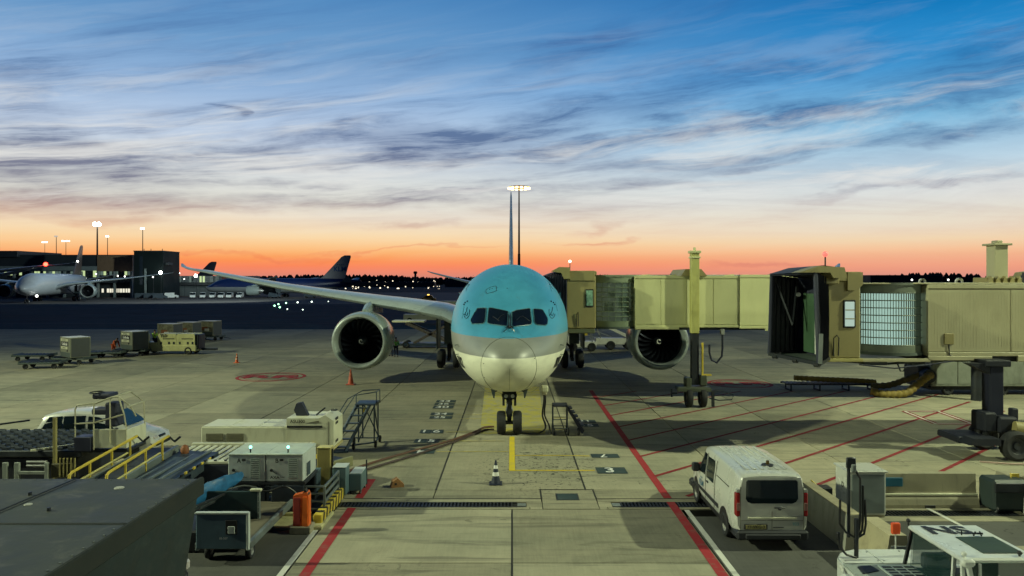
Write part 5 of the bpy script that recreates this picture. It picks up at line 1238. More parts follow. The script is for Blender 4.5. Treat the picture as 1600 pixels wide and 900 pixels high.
# twin power units A and B
gp = thing('power_unit', 'pale boxy power unit lettered A with a small green lamp on its roof', 'power unit', (-7.70, 21.45, 1.06))
def gunit(root, letter, sidepaint):
    h = B().rbox(-.54, .54, 0, 1.40, 0, .76, .02).to('housing', gpale, root)
    B().rbox(-.55, .55, -.02, 1.42, .76, .80, .012).to('roof', mat('roof_pale_green', (.42, .47, .40), .5, dirt=.25), h)
    B().rbox(.12, .38, -.02, .01, .10, .66, .01).to('louvre', mat('louvre_grey_green', (.10, .13, .12), .6), h)
    for j in range(10): B().box(.14, .36, -.03, -.02, .13 + .052 * j, .145 + .052 * j).to('louvre_blade', gpale, h)
    text(letter, .17, (-.22, -.012, .60), (1, 0, 0), (0, 0, 1), ink, h, 'unit_letter', .02); B().rbox(-.14, -.03, -.02, .0, .60, .66, .004).to('label_patch', ink, h)
    text('AXA', .10, (-.28, -.012, .12), (1, 0, 0), (0, 0, 1), ink, h, 'maker_lettering', .035, sx=1.3); text('Power', .055, (-.06, -.012, .13), (1, 0, 0), (0, 0, 1), ink, h, 'maker_lettering', .01)
    B().cyl((-.38, -.02, .33), (-.38, .02, .33), .045, n=10).bar((-.38, -.015, .33), (-.22, -.015, .22), .015).to('latch', ink, h)
    B().box(.55, .556, .35, .72, .06, .45).to('side_vent', navy, h)
    l_ = B().cyl((.05, .18, .8), (.05, .18, .92), .022, n=10).to('lamp_stem', black, root); B().sphere((.05, .18, .96), .045, 10).to('lamp_lens', lamp_mat('green_lamp_lens', (.25, 1, .75), 3.5), l_)
gunit(gp, 'A', None)
gp2 = copy_thing(gp, (-6.60, 21.45, 1.06), 0, 'pale boxy power unit lettered B, nearer the tan pillar')
gp['group'] = gp2['group'] = 'twin pale power units'
for ch in gp2.children:
    for d_ in list(ch.children):
        if d_.name.startswith('unit_letter'):
            bpy.data.objects.remove(d_); text('B', .17, (-.22, -.012, .60), (1, 0, 0), (0, 0, 1), ink, ch, 'unit_letter', .02)
st_ = thing('equipment_frame', 'dark steel frame carrying the two pale power units', 'frame', (-7.15, 21.45, 0))
b = B()
for x in (-1.0, -.1, 1.05):
    for y in (.1, 1.3): b.rbox(x - .05, x + .05, y - .05, y + .05, 0, 1.0, .01)
b.to('frame_legs', dark, st_, kind='stuff'); B().rbox(-1.12, 1.15, 0, 1.42, .96, 1.05, .01).to('frame_deck', dark, st_)
B().rbox(.18, 1.1, -.02, .03, .12, .94, .01).rbox(-1.1, .1, .02, .05, .1, .9, .01).to('dark_panel', mat('dark_panel_blue', (.012, .02, .035), .5), st_)
B().rbox(-.2, 1.9, -1.05, .35, -.0, .10, .02).rbox(.2, 1.35, -.15, -.02, .10, .2, .02).to('base_slab', mat('base_slab_cream', (.40, .38, .2), .7, dirt=.35), st_)

# roller bed (cargo loader front platform) behind the power units
rb = thing('roller_dolly', 'roller bed platform with white slats between the power units and the cream ground unit', 'roller bed', (-9.3, 24.0, 0))
B().rbox(-2.2, 2.2, 0, 2.6, .35, .92, .03).to('bed_frame', mat('bed_navy', (.016, .02, .04), .5, dirt=.2), rb)
for i in range(17): B().rbox(-2.12 + .255 * i, -2.0 + .255 * i, .30, 2.5, .93, 1.0, .02).to('roller_slat', mat('slat_white', (.55, .55, .42), .45, dirt=.4), rb)
B().rbox(-2.2, 2.2, 0, .26, .92, 1.02, .02).rbox(-2.2, 2.2, 2.52, 2.66, .92, 1.06, .02).to('edge_beam', mat('slat_white'  , (.5, .5, .4)), rb, kind='stuff')
for i in range(13): B().cyl((-2.0 + .33 * i, .05, 1.03), (-2.0 + .33 * i, .05, 1.06), .05, n=8).to('ball_caster', dark, rb)
for x in (-1.6, 1.6):
    for y in (.4, 2.2): wheel(rb, (x, y, .26), .26, .2, 'x')
B().sphere((-1.72, .9, 1.16), .14, 12, sz=1.5).to('rusty_buoy', mat('rust_orange', (.26, .09, .03), .7, dirt=.5), rb)

# second conveyor bed beyond the tan pillar
cv2 = thing('conveyor_bed', 'short dark conveyor with yellow side rails left of the tan pillar', 'conveyor', (-6.75, 24.6, 0), R(-32))
B().rbox(-.5, .5, -1.0, 1.4, .55, .75, .04).to('belt', mat('belt_rubber', (.018, .022, .035), .6), cv2)
B().rbox(-.62, -.5, -1.05, 1.45, .5, .86, .02).to('side_rail', ylw, cv2); B().rbox(.5, .60, -1.05, 1.45, .5, .84, .02).to('side_rail', mat('rail_olive', (.2, .2, .1), .5), cv2); B().rbox(-.5, .5, -.8, 1.2, .1, .5, .02).to('conveyor_base', dark, cv2)
pil = thing('pillar', 'tan square post standing beside the grey-green cabinet', 'post', (-6.05, 24.0, 0))
B().rbox(-.24, .20, -.18, .2, 0, 1.48, .02).to('post_body', mat('pillar_tan', (.33, .27, .09), .55, dirt=.25, streak=1), pil); B().rbox(-.25, .21, -.19, .21, 1.48, 1.51, .01).to('post_cap', mat('pillar_cap', (.5, .44, .16), .5), pil); B().rbox(.22, .26, -.1, .0, 0, 1.45, .01).to('corner_rail', dark, pil)
cbx = thing('cabinet', 'dark blue square box in front of the tan post', 'box', (-6.28, 23.0, 0)); B().rbox(-.27, .27, -.25, .25, .35, .98, .02).to('box_body', navy, cbx); B().rbox(-.2, .2, -.2, .2, 0, .36, .02).to('box_stand', dark, cbx); B().rbox(-.28, .28, -.27, .27, .98, 1.01, .01).to('box_lid', teal, cbx)
cgx = thing('cabinet', 'grey-green upright cabinet to the right of the tan post', 'cabinet', (-5.45, 23.6, 0)); B().rbox(-.22, .2, -.25, .3, .1, .98, .02).to('box_body', teal, cgx); B().rbox(-.23, .21, -.26, .31, .98, 1.0, .01).to('box_lid', gpale, cgx)
# barred cage cart
cg = thing('cage_cart', 'low grey barred cart behind the orange water barrier', 'cart', (-6.2, 21.6, 0))
for x in (-.95, .75):
    for y in (-.1, 1.6): B().rbox(x - .03, x + .03, y - .03, y + .03, .1, .92, .008).to('corner_post', tsteel, cg)
for z in (.25, .47, .69, .9):
    B().rbox(-.95, .75, -.12, -.08, z - .03, z + .03, .01).to('front_bar', tsteel, cg); B().rbox(.73, .78, -.1, 1.6, z - .045, z + .045, .01).to('side_bar', tsteel, cg); B().rbox(-.98, -.93, -.1, 1.6, z - .03, z + .03, .01).to('side_bar', tsteel, cg)
B().rbox(-.95, .75, -.1, 1.6, .12, .18, .01).to('cart_floor', dark, cg)
for x in (-.8, .6):
    for y in (0, 1.5): wheel(cg, (x, y, .09), .09, .06)
tc_ = thing('tool_trolley', 'small grey-green trolley standing beside the end of the red line', 'trolley', (-5.05, 24.2, 0)); B().rbox(-.2, .2, -.4, .5, .12, .66, .02).to('bin', teal, tc_); B().rbox(-.19, .19, -.38, .48, .66, .68, .01).to('lid', gpale, tc_); B().cyl((.2, .45, .1), (.2, .45, .92), .025).to('handle_post', dark, tc_)
for x in (-.15, .15):
    for y in (-.3, .4): wheel(tc_, (x, y, .07), .07, .05)
kb = thing('striped_kerb', 'low kerb painted with black and yellow slanting stripes beside the red line', 'kerb', (-5.45, 22.4, 0))
B().rbox(-.12, .12, -1.7, 1.1, 0, .34, .02).to('kerb_block', ylw, kb)
for i in range(8):
    y = -1.62 + .36 * i
    B().add([(.124, y, .01), (.124, y + .17, .01), (.124, y + .30, .335), (.124, y + .13, .335)], [(0, 1, 2, 3)]).add([(-.11, y + .13, .343), (.12, y + .13, .343), (.12, y + .30, .343), (-.11, y + .30, .343)], [(0, 1, 2, 3)]).to('black_stripe', ink, kb)
orange2 = mat('barrier_orange', (.62, .115, .015), .5, dirt=.25)
wb = thing('water_barrier', 'bright orange plastic road barrier block on a concrete foot', 'road barrier', (-5.75, 20.25, 0))
B().prism([(-.22, .2), (-.22, 1.02), (.16, 1.12), (.20, 1.0), (.20, .2)], 'y', -.10, .16).to('barrier_body', orange2, wb)
B().prism([(.03, .2), (.05, 1.0), (.17, 1.0), (.19, .2)], 'y', -.13, -.10).to('lit_face', mat('orange_lit', (.85, .17, .02), .5), wb)  # bright right and deep left orange: lit and shaded faces put into colour
B().rbox(-.21, -.02, -.125, -.10, .22, .98, .01).to('shaded_face', mat('orange_shaded', (.30, .035, .025), .5), wb); B().prism([(.0, 1.02), (.1, 1.2), (.2, 1.04)], 'y', -.08, .1).to('hook_notch', black, wb)
B().rbox(-.30, .28, -.2, .28, 0, .2, .02).to('concrete_foot', bcon, wb)

# baggage cart with blue-grey end board
bt = thing('baggage_cart', 'blue-grey open cart with an end board, nearest the dark container', 'cart', (-7.0, 17.85, 0))
B().rbox(-.62, .62, -.04, .04, .42, 1.28, .02).to('end_board', mat('cart_blue_grey', (.075, .13, .17), .5, dirt=.3, streak=1), bt)
B().rbox(-.64, .64, -.06, .06, 1.26, 1.31, .012).rbox(.60, .66, -.06, .06, .4, 1.3, .01).to('board_trim', gpale, bt, kind='stuff')
B().rbox(.10, .38, -.06, -.03, .78, 1.12, .01).to('opening', black, bt); B().rbox(.16, .33, -.075, -.055, .80, .98, .01).to('notice', gpale, bt)
text('83-507', .07, (.05, -.045, .68), (1, 0, 0), (0, 0, 1), wink, bt, 'fleet_lettering', .005); text('DUMFRIES', .07, (.25, -.045, 1.19), (1, 0, 0), (0, 0, 1), wink, bt, 'board_lettering', .0) if False else None
B().rbox(-.62, .62, 0, 4.3, .40, .48, .02).to('deck', mat('cart_deck_brown', (.13, .115, .08), .7, dirt=.5), bt)
B().rbox(.56, .66, 0, 4.3, .36, .56, .02).to('side_beam', tsteel, bt); B().rbox(-.66, -.56, 0, 4.3, .36, .56, .02).to('side_beam', tsteel, bt)
for x in (-.5, .5):
    for y in (.5, 3.7): wheel(bt, (x, y, .2), .2, .14, 'x')
bh = thing('windscreen_panel', 'large dark blue-green upright panel behind the open cart', 'panel', (-7.55, 19.9, 0))
B().rbox(-.95, .72, 0, .06, .2, 1.22, .02).to('panel_board', mat('panel_deep_teal', (.015, .04, .045), .5, dirt=.2), bh); B().rbox(.70, .76, -.02, .08, .0, 1.26, .01).to('panel_post', tsteel, bh)
for i in range(6): B().cyl((.73, -.025, .35 + .15 * i), (.73, -.035, .35 + .15 * i), .014, n=8).to('rivet', steel, bh)
B().rbox(.5, .8, -.03, .1, 1.22, 1.28, .01).to('panel_cap', cream, bh)
tp = B()
rows = []
for i in range(9):
    u = i / 8; cx = -8.75 + 1.05 * u; cz = .95 + .42 * u; w_ = .16 + .16 * math.sin(u * PI) ; 
    rows.append([(cx + .10 * math.cos(a), 19.3 + 1.5 * u + w_ * math.cos(a), cz + w_ * .8 * math.sin(a) + .03 * math.sin(5 * a + i * 1.3)) for a in [2 * PI * j / 14 for j in range(14)]])
tp.loft(rows); tag(tp.to('tarpaulin', mat('blue_tarpaulin', (.012, .12, .28), .55, var=.4, sc=5)), 'crumpled bright blue tarpaulin lying between the dark container and the power units', 'tarpaulin')
gr_ = thing('ladder_rack', 'grey ladder-like rack lying beneath the blue tarpaulin', 'rack', (-8.2, 18.9, 0))
for i in range(7): B().bar((-.7 + .16 * i, -.1 + .2 * i, .62 + .06 * i), (-.35 + .16 * i, .0 + .2 * i, .9 + .05 * i), .035).to('rung', tsteel, gr_)
B().bar((-.75, -.1, .6), (.35, 1.2, 1.0), .05).bar((-.4, 0, .9), (.7, 1.3, 1.22), .05).rbox(-.6, .5, -.2, 1.3, 0, .55, .04).to('rack_frame', dark, gr_, kind='stuff')
dc = thing('parked_car', 'dark blue car roof at the bottom edge behind the dark container', 'car', (-7.6, 14.1, 0))
cr_ = []
for y, w, z in ((-1.9, .5, .75), (-1.6, .75, .9), (-.9, .8, 1.0), (-.4, .78, 1.32), (.5, .74, 1.42), (1.2, .68, 1.36), (1.7, .62, 1.0), (2.0, .4, .8)):
    cr_.append([(-w * 1.08, y, .3), (-w * 1.1, y, z * .62), (-w * .9, y, z * .9), (-w * .6, y, z), (w * .6, y, z), (w * .9, y, z * .9), (w * 1.1, y, z * .62), (w * 1.08, y, .3)])
B().loft(cr_).to('body', mat('car_dark_blue', (.008, .012, .03), .22, coat=.6), dc)
B().rbox(-.55, .55, 1.25, 1.62, 1.04, 1.22, .05).to('rear_window', cglass, dc)
for x in (-.75, .75):
    for y in (-1.2, 1.2): wheel(dc, (x, y, .3), .3, .2)
B().rbox(.5, .72, 1.55, 1.72, .75, .95, .03).to('tail_lamp', clearlens, dc)

# big dark container in the near left corner
nc = thing('container', 'large dark flat-topped container with weathered roof in the near left corner', 'container', (-5.33, 0, 0))
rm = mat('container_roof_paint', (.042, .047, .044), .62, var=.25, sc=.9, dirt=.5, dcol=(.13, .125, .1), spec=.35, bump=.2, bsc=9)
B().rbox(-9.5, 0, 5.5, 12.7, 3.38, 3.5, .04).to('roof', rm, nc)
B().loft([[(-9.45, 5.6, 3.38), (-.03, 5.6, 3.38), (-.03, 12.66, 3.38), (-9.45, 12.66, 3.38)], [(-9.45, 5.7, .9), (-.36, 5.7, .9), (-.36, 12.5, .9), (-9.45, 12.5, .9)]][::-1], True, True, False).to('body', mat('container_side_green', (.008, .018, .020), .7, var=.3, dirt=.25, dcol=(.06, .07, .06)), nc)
B().rbox(-.045, .035, 5.5, 12.73, 3.22, 3.52, .02).to('edge_rail', mat('container_edge', (.03, .034, .032), .85, dirt=.3, spec=.1), nc)
for y in (7.9, 10.3): B().rbox(-9.4, -.06, y, y + .05, 3.5, 3.512, .004).to('roof_seam', mat('roof_seam_dark', (.02, .024, .022), .7), nc)
rv = B()
for i in range(28): rv.cyl((-.10, 6 + .24 * i, 3.5), (-.10, 6 + .24 * i, 3.512), .016, n=6)
for i in range(24): rv.cyl((-.2 - .26 * i, 12.6, 3.5), (-.2 - .26 * i, 12.6, 3.512), .016, n=6)
rv.to('rivets', mat('rivet_grey', (.10, .11, .10), .5), nc, kind='stuff')
for i in range(6): B().rbox(.0, .022, 6.1 + 1.2 * i, 6.16 + 1.2 * i, 3.23, 3.5, .004).to('rail_bracket', mat('rivet_grey', (.1, .1, .1)), nc)
B().rbox(-2.9, -1.9, 9.1, 9.14, 3.5, 3.53, .01).tube([(-3.4, 8.2, 3.52), (-2.8, 9.0, 3.52), (-2.2, 10.4, 3.52), (-2.1, 12.6, 3.52)], .012, 6).to('roof_cable', black, nc, kind='stuff')
for i in range(5): B().rbox(-9.4, -.42, 6 + 1.4 * i, 6.08 + 1.4 * i, .6, .9, .02).to('floor_beam', dark, nc)
for x, y, r_ in ((-2.55, 8.6, .10), (-1.9, 10.0, .045), (-1.1, 12.1, .08), (-2.3, 11.7, .03), (-2.0, 11.2, .06), (-3.4, 12.2, .03), (-1.5, 10.9, .03)):
    B().cyl((x, y, 3.5), (x, y, 3.512 if r_ > .05 else 3.55), r_, r_ * .9, n=14).to('roof_patch', mat('patch_pale', (.35, .35, .3), .6) if r_ > .05 else dark, nc)
for x in (-1.2, -8):
    for y in (7, 11.5): wheel(nc, (x, y, .5), .5, .35)

# cargo loader with studded deck, operator cage and yellow railings
ld = thing('cargo_loader', 'cargo loader with dark studded deck and railed operator cage in front of the white car', 'cargo loader', (-16.3, 24.2, 0))
dk = B().rbox(-4.2, 2.2, 0, 3.4, 1.10, 1.32, .03).to('deck', mat('deck_dark', (.022, .027, .035), .5, dirt=.4, dcol=(.06, .065, .07), sc=4), ld)
rolm = mat('deck_roller_steel', (.045, .055, .07), .5, metal=.4, var=.4)
for i in range(14):
    for j in range(15):
        B().cyl((-4.05 + .44 * i + (.16 if j % 2 else 0), .2 + .215 * j, 1.345), (-3.80 + .44 * i + (.16 if j % 2 else 0), .2 + .215 * j, 1.345), .05, n=7).to('deck_roller', rolm, dk) if (i + j) % 1 == 0 and i * 15 + j < 250 else None
B().rbox(-4.2, 2.0, .1, 3.2, .35, 1.08, .04).to('chassis', mat('chassis_navy', (.012, .016, .03), .5), ld)
for x in (-.10, .28, 1.22): B().rbox(x - (.09 if x != 1.22 else .05), x + .07, -.3, -.2, .3, 1.0, .015).to('frame_post', mat('frame_pale_grey', (.27, .30, .27), .5, dirt=.4), ld)
B().rbox(.3, 1.2, -.3, -.22, .62, .72, .01).to('frame_rail', mat('frame_pale_grey', (.3, .3, .3)), ld)
for z in (.86, .98): B().cyl((.5, -.12, z), (1.15, -.12, z), .05).to('hydraulic_ram', steel, ld)
B().rbox(1.32, 1.42, -.1, .0, .3, 2.42, .01).to('upright_post', mat('post_olive_yellow', (.30, .26, .10), .5, dirt=.3), ld)
B().rbox(1.35, 2.0, -.25, -.12, .5, .95, .02).to('valve_box', mat('valve_box_yellow', (.09, .08, .035), .6, dirt=.5), ld)
for i in range(5): B().rbox(1.65 + .12 * i, 1.69 + .12 * i, -.3, -.25, .55, 1.15, .008).to('guard_bar', mat('post_olive_yellow', (.3, .26, .1)), ld)
B().bar((.6, -.1, 1.35), (2.1, .8, 1.42), .06).to('side_guide', cream, ld)
oc_ = thing('operator_cage', 'cream operator cage with tubular railings and a dark seat on the cargo loader', 'operator platform', (-13.62, 24.2, 1.25)); oc_.scale = (.74, 1, 1)
B().rbox(-.15, 1.35, 0, .06, .15, .78, .02).rbox(1.30, 1.36, 0, 1.3, .15, .75, .02).to('side_panel', gwhite, oc_, kind='stuff')
B().rbox(-.9, 1.36, .05, 1.3, .0, .12, .02).to('floor', dark, oc_); B().rbox(-.95, -.2, -.05, .5, .05, .52, .02).to('control_box', mat('control_box_navy', (.015, .018, .04), .5), oc_)
B().rbox(.0, .55, .5, 1.0, .75, 1.55, .05).rbox(-.6, .1, .5, 1.0, 1.15, 1.35, .04).to('seat_back', canvas, oc_)
B().rbox(-.35, .45, .2, .8, 1.72, 1.9, .05).to('console', canvas, oc_); B().lathe([(.26, 0), (.28, .02), (.26, .04)], (-.28, .4, 1.9), 'z', 18).to('steering_wheel', dark, oc_)
trl = mat('railing_pale', (.42, .40, .27), .45, dirt=.3)
for pts in ([(-.92, 0, .1), (-.92, 0, 1.42), (-.84, 0, 1.56), (-.15, .0, 1.62), (-.1, 0, 1.62), (-.1, 0, .1)], [(-.92, 0, .95), (-.1, 0, .98), (1.2, 0, 1.25)], [(-.1, 0, 1.60), (.7, 0, 1.82), (1.0, .0, 1.84), (1.3, .3, 1.5), (1.36, .6, 1.1)], [(1.0, 0, 1.84), (1.25, 0, 1.25), (1.36, 0, .75)], [(.62, 0, 1.8), (.64, 0, .3)], [(.7, 1.2, 1.82), (1.3, 1.2, 1.5), (1.36, 1.2, .7)], [(.7, 0, 1.82), (.75, 1.2, 1.84)], [(1.36, 0, 1.5), (1.36, 1.2, 1.5)]):
    B().tube(pts, .028, 7).to('railing', trl, oc_)
br = thing('belt_loader', 'sloping belt loader with two bright yellow handrails in front of the white car', 'belt loader', (-11.9, 20.0, 0))
B().loft([[(-.38, 0, .75), (.38, 0, .75), (.38, 0, .95), (-.38, 0, .95)], [(-.38, 5.2, 1.0), (.38, 5.2, 1.0), (.38, 5.2, 1.2), (-.38, 5.2, 1.2)]], True, True, False).to('belt', mat('belt_rubber'  , (.02, .02, .03)), br)
for x in (-.45, .45): B().loft([[(x - .05, -.1, .7), (x + .05, -.1, .7), (x + .05, -.1, 1.02), (x - .05, -.1, 1.02)], [(x - .05, 5.3, .96), (x + .05, 5.3, .96), (x + .05, 5.3, 1.26), (x - .05, 5.3, 1.26)]], True, True, False).to('belt_side', tsteel, br)
for x in (-.55, .50):
    B().tube([(x, .7, .95), (x, .8, 1.42), (x, .95, 1.47), (x + .02, 4.5, 1.74)], .042, 8).to('handrail', ylw, br)
    B().tube([(x, .85, 1.12), (x + .02, 3.9, 1.32)], .03, 7).to('mid_rail', mat('rail_pale_yellow', (.5, .45, .17), .5), br)
    for y in (1.8, 3.0, 4.1): B().bar((x, y, .9), (x, y, 1.46 + (y - .95) * .076), .05).to('rail_post', ylw, br)
    B().bar((x + .02, 4.5, 1.74), (x + .1, 4.75, 1.5), .04).bar((x + .1, 4.75, 1.5), (x + .28, 4.8, 1.66), .07).to('rail_end', dark, br)
B().rbox(-.5, .5, .6, 4.2, .3, .72, .04).to('vehicle_base', dark, br)
for x in (-.5, .5):
    for y in (1.2, 3.8): wheel(br, (x, y, .33), .33, .22)
for k_ in range(3): B().rbox(.75 + .42 * k_, .80 + .42 * k_, .8, 5.2, .95 + .05 * k_, 1.02 + .05 * k_, .01).to('guide_strip', tsteel, br)
B().loft([[(.6, .6, .5), (1.9, .6, .5), (1.9, .6, .95), (.6, .6, .9)], [(.6, 5.2, .8), (1.9, 5.2, .8), (1.9, 5.2, 1.05), (.6, 5.2, 1.1)]], True, True, False).to('ramp', mat('ramp_blue_steel', (.035, .05, .065), .5, dirt=.4), br)
for i in range(9): B().rbox(1.92, 1.97, 2.2 + .3 * i, 2.32 + .3 * i, .98, 1.06, .01).to('edge_stud', ylw if i % 2 else black, br)
tag(B().bar((-15.9, 27.2, 1.62), (-15.2, 27.9, 1.7), .06).bar((-19.3, 27.6, 1.5), (-18.2, 27.9, 1.62), .06).to('deck_stop', dark, kind='stuff'), 'small dark stop bars along the back edge of the studded loader deck', 'stop bars')

# white car behind the loader
wc = thing('passenger_car', 'white people carrier facing right behind the cargo loader', 'car', (-16.3, 29.5, 0))
sec = [(-2.25, .35, .6, .80, .5), (-2.2, .3, 1.0, 1.25, .6), (-1.95, .28, 1.05, 1.62, .70), (-1.5, .28, 1.08, 1.74, .74), (-.6, .28, 1.08, 1.79, .76), (.2, .28, 1.06, 1.74, .74), (.75, .28, 1.04, 1.58, .70), (1.2, .28, 1.0, 1.27, .68), (1.5, .28, .96, 1.07, .68), (2.0, .3, .88, .96, .62), (2.25, .32, .78, .85, .56), (2.38, .36, .6, .66, .45)]
rg = []
def ws_(i):
    x, z0_, zw, zr, wr = sec[i]; w = .86 if abs(x) < 2 else (.78 if abs(x) < 2.3 else .62)
    return x, z0_, zw, zr, wr, w
for i in range(len(sec)):
    x, z0_, zw, zr, wr, w = ws_(i)
    half = [(w - .04, z0_), (w, z0_ + .2), (w + .01, zw - .2), (w - .01, zw), ((w + wr) / 2 + .02, (zw + zr) / 2), (wr, zr - .07), (wr - .08, zr - .015), (wr * .5, zr), (0, zr + .01)]
    full = half + [(-a, b_) for a, b_ in half[:-1][::-1]]
    rg.append([(x, a, b_) for a, b_ in full])
wb_ = B().loft(rg).to('body', paint_w, wc)
def wside(x, z, off=.012):
    for i in range(len(sec) - 1):
        if sec[i][0] <= x <= sec[i + 1][0]:
            u = (x - sec[i][0]) / (sec[i + 1][0] - sec[i][0]); A_ = ws_(i); C_ = ws_(i + 1)
            z0_, zw, zr, wr, w = [A_[k_] + (C_[k_] - A_[k_]) * u for k_ in (1, 2, 3, 4, 5)]
            if z < zw: return w + .01 + off
            t_ = min(1, (z - zw) / max(.05, zr - .07 - zw)); return (w - .01) + (wr - w + .01) * t_ + off + .02 * math.sin(t_ * PI)
def wpatch(name, poly, m_):
    b = B(); m = len(poly); cx = sum(p[0] for p in poly) / m; cz = sum(p[1] for p in poly) / m; ring = []
    for i in range(m):
        a, c = poly[i], poly[(i + 1) % m]
        for j in range(5): ring.append((a[0] + (c[0] - a[0]) * j / 5, a[1] + (c[1] - a[1]) * j / 5))
    b.loft([[(cx + (x - cx) * q, -wside(cx + (x - cx) * q, cz + (z - cz) * q), cz + (z - cz) * q) for x, z in ring] for q in (1, .75, .5, .25, .02)], True, False)
    return b.to(name, m_, wb_)
wpatch('rear_quarter_window', [(-1.95, 1.14), (-1.15, 1.12), (-1.15, 1.62), (-1.7, 1.58)], cglass)
wpatch('rear_door_window', [(-1.1, 1.12), (-.25, 1.10), (-.25, 1.64), (-1.1, 1.62)], cglass); wpatch('front_door_window', [(-.15, 1.10), (.95, 1.06), (.55, 1.46), (.25, 1.58), (-.15, 1.62)], cglass)
B().loft([[(1.28 + .0 * abs(y), y * .66, 1.20), (.95, y * .68, 1.42), (.55, y * .66, 1.67)] for y in (-1.0, -.5, 0, .5, 1.0)], False, False).to('windscreen', mat('blue_windscreen', (.015, .05, .075), .3), wb_).location = (.06, 0, .03)
wheel(wc, (-1.45, -.78, .32), .32, .2, 'y'); wheel(wc, (1.45, -.78, .32), .32, .2, 'y'); wheel(wc, (-1.45, .78, .32), .32, .2, 'y'); wheel(wc, (1.45, .78, .32), .32, .2, 'y')
for x in (-1.45, 1.45): B().cyl((x, -.876, .34), (x, -.86, .34), .42, n=24).to('wheel_arch', black, wb_)
B().rbox(2.2, 2.34, -.66, -.3, .66, .80, .04).to('headlamp', clearlens, wb_); B().rbox(2.3, 2.42, -.5, .5, .42, .58, .03).rbox(2.25, 2.37, -.25, .25, .68, .78, .02).to('grille', black, wb_)
B().rbox(.92, 1.08, -.99, -.86, 1.06, 1.2, .04).to('wing_mirror', trim, wc)

# ------------------------------------------------------------------ steps, cones, hoses, chock
navst = mat('stair_navy_steel', (.035, .055, .085), .45, metal=.3, dirt=.35)
ms_ = thing('maintenance_steps', 'tall dark wheeled maintenance steps with handrails beside the cream ground unit', 'steps', (-6.25, 30.5, 0))
for x in (-.95, -.42):
    B().bar((x, -.95, .06), (x + .78, .15, 1.75), .07, .12).to('stringer', navst, ms_)
for i in range(6):
    u = (i + .5) / 6; B().rbox(-.95 + .78 * u, -.42 + .78 * u, -.95 + 1.1 * u - .10, -.95 + 1.1 * u + .10, .06 + 1.69 * u, .10 + 1.69 * u, .01).to('tread', navst, ms_)
B().rbox(-.25, .60, .05, 1.0, 1.72, 1.80, .02).to('platform', navst, ms_)
for x, y in ((-.1, .1), (.55, .1), (.55, .95), (-.1, .95)): B().bar((x, y, .2), (x, y, 1.75), .055).to('leg', navst, ms_)
for a, c in (((-.1, .1, .25), (.55, .1, 1.7)), ((.55, .1, 1.7), (.58, .95, .25)), ((-.9, -.9, .18), (.6, .1, .2)), ((-.5, .95, .2), (.6, .95, .2)), ((.58, .1, .2), (.58, 1.0, .2)), ((-.1, .95, 1.7), (.55, .95, .3))):
    B().bar(a, c, .045).to('brace', navst, ms_)
for pts in ([(-.95, -.95, .9), (-.25, .1, 2.35), (.6, .3, 2.5), (.62, 1.0, 2.5)], [(-.95, -.95, .1), (-.95, -.95, .9)], [(-1.1, -.5, 1.0), (-.6, .3, 2.1), (-.1, .95, 2.45), (.6, 1.0, 2.5)], [(-.2, .1, 1.75), (-.2, .1, 2.35)], [(.6, .3, 1.75), (.6, .3, 2.5)], [(.62, 1.0, 1.75), (.62, 1.0, 2.5)]):
    B().tube([(a, b_, min(c_, 1.05 + (c_ - .9) * .75) if c_ > 1.0 else c_) for a, b_, c_ in pts], .022, 6).to('handrail', navst, ms_)
for x, y in ((-.2, -.4), (.62, -.0), (.62, 1.0), (-.4, .6)): wheel(ms_, (x, y, .15), .15, .09, 'x', dark)
B().rbox(.1, .3, .0, .08, 1.45, 1.65, .02).to('yellow_tag', ylw, ms_)
B().bar((-1.1, -1.05, .05), (-.3, -.95, .05), .06).to('foot_bar', navst, ms_)
s2 = thing('service_steps', 'low dark wheeled steps with sloping ramp standing right of the nose wheel', 'steps', (2.35, 33.2, 0))
B().rbox(-.55, .15, -.3, .35, 1.26, 1.36, .04).to('platform', canvas, s2)
for x, y in ((-.52, -.28), (-.52, .32), (.12, -.28), (.12, .32)): B().bar((x, y, .18), (x, y, 1.28), .04).to('leg', navst, s2)
for z in (.3, .7): B().bar((-.52, -.28, z), (.12, -.28, z), .03).bar((-.52, .32, z), (.12, .32, z), .03).to('brace', navst, s2)
B().loft([[(.1, -.32, 1.34), (.1, .34, 1.34), (.1, .34, 1.16), (.1, -.32, 1.16)], [(.88, -.34, .20), (.88, .36, .20), (.76, .36, .06), (.76, -.34, .06)]], True, True, False).to('ramp', canvas, s2)
for i in range(5): B().rbox(.2 + .13 * i, .34 + .13 * i, -.3, .32, 1.18 - .19 * i, 1.22 - .19 * i, .01).to('tread', navst, s2)
for x in (-.5, .14, .6): wheel(s2, (x, -.34, .17), .17, .10, 'x', dark)
wheel(s2, (-.5, .36, .17), .17, .10, 'x', dark); wheel(s2, (.14, .36, .17), .17, .10, 'x', dark)

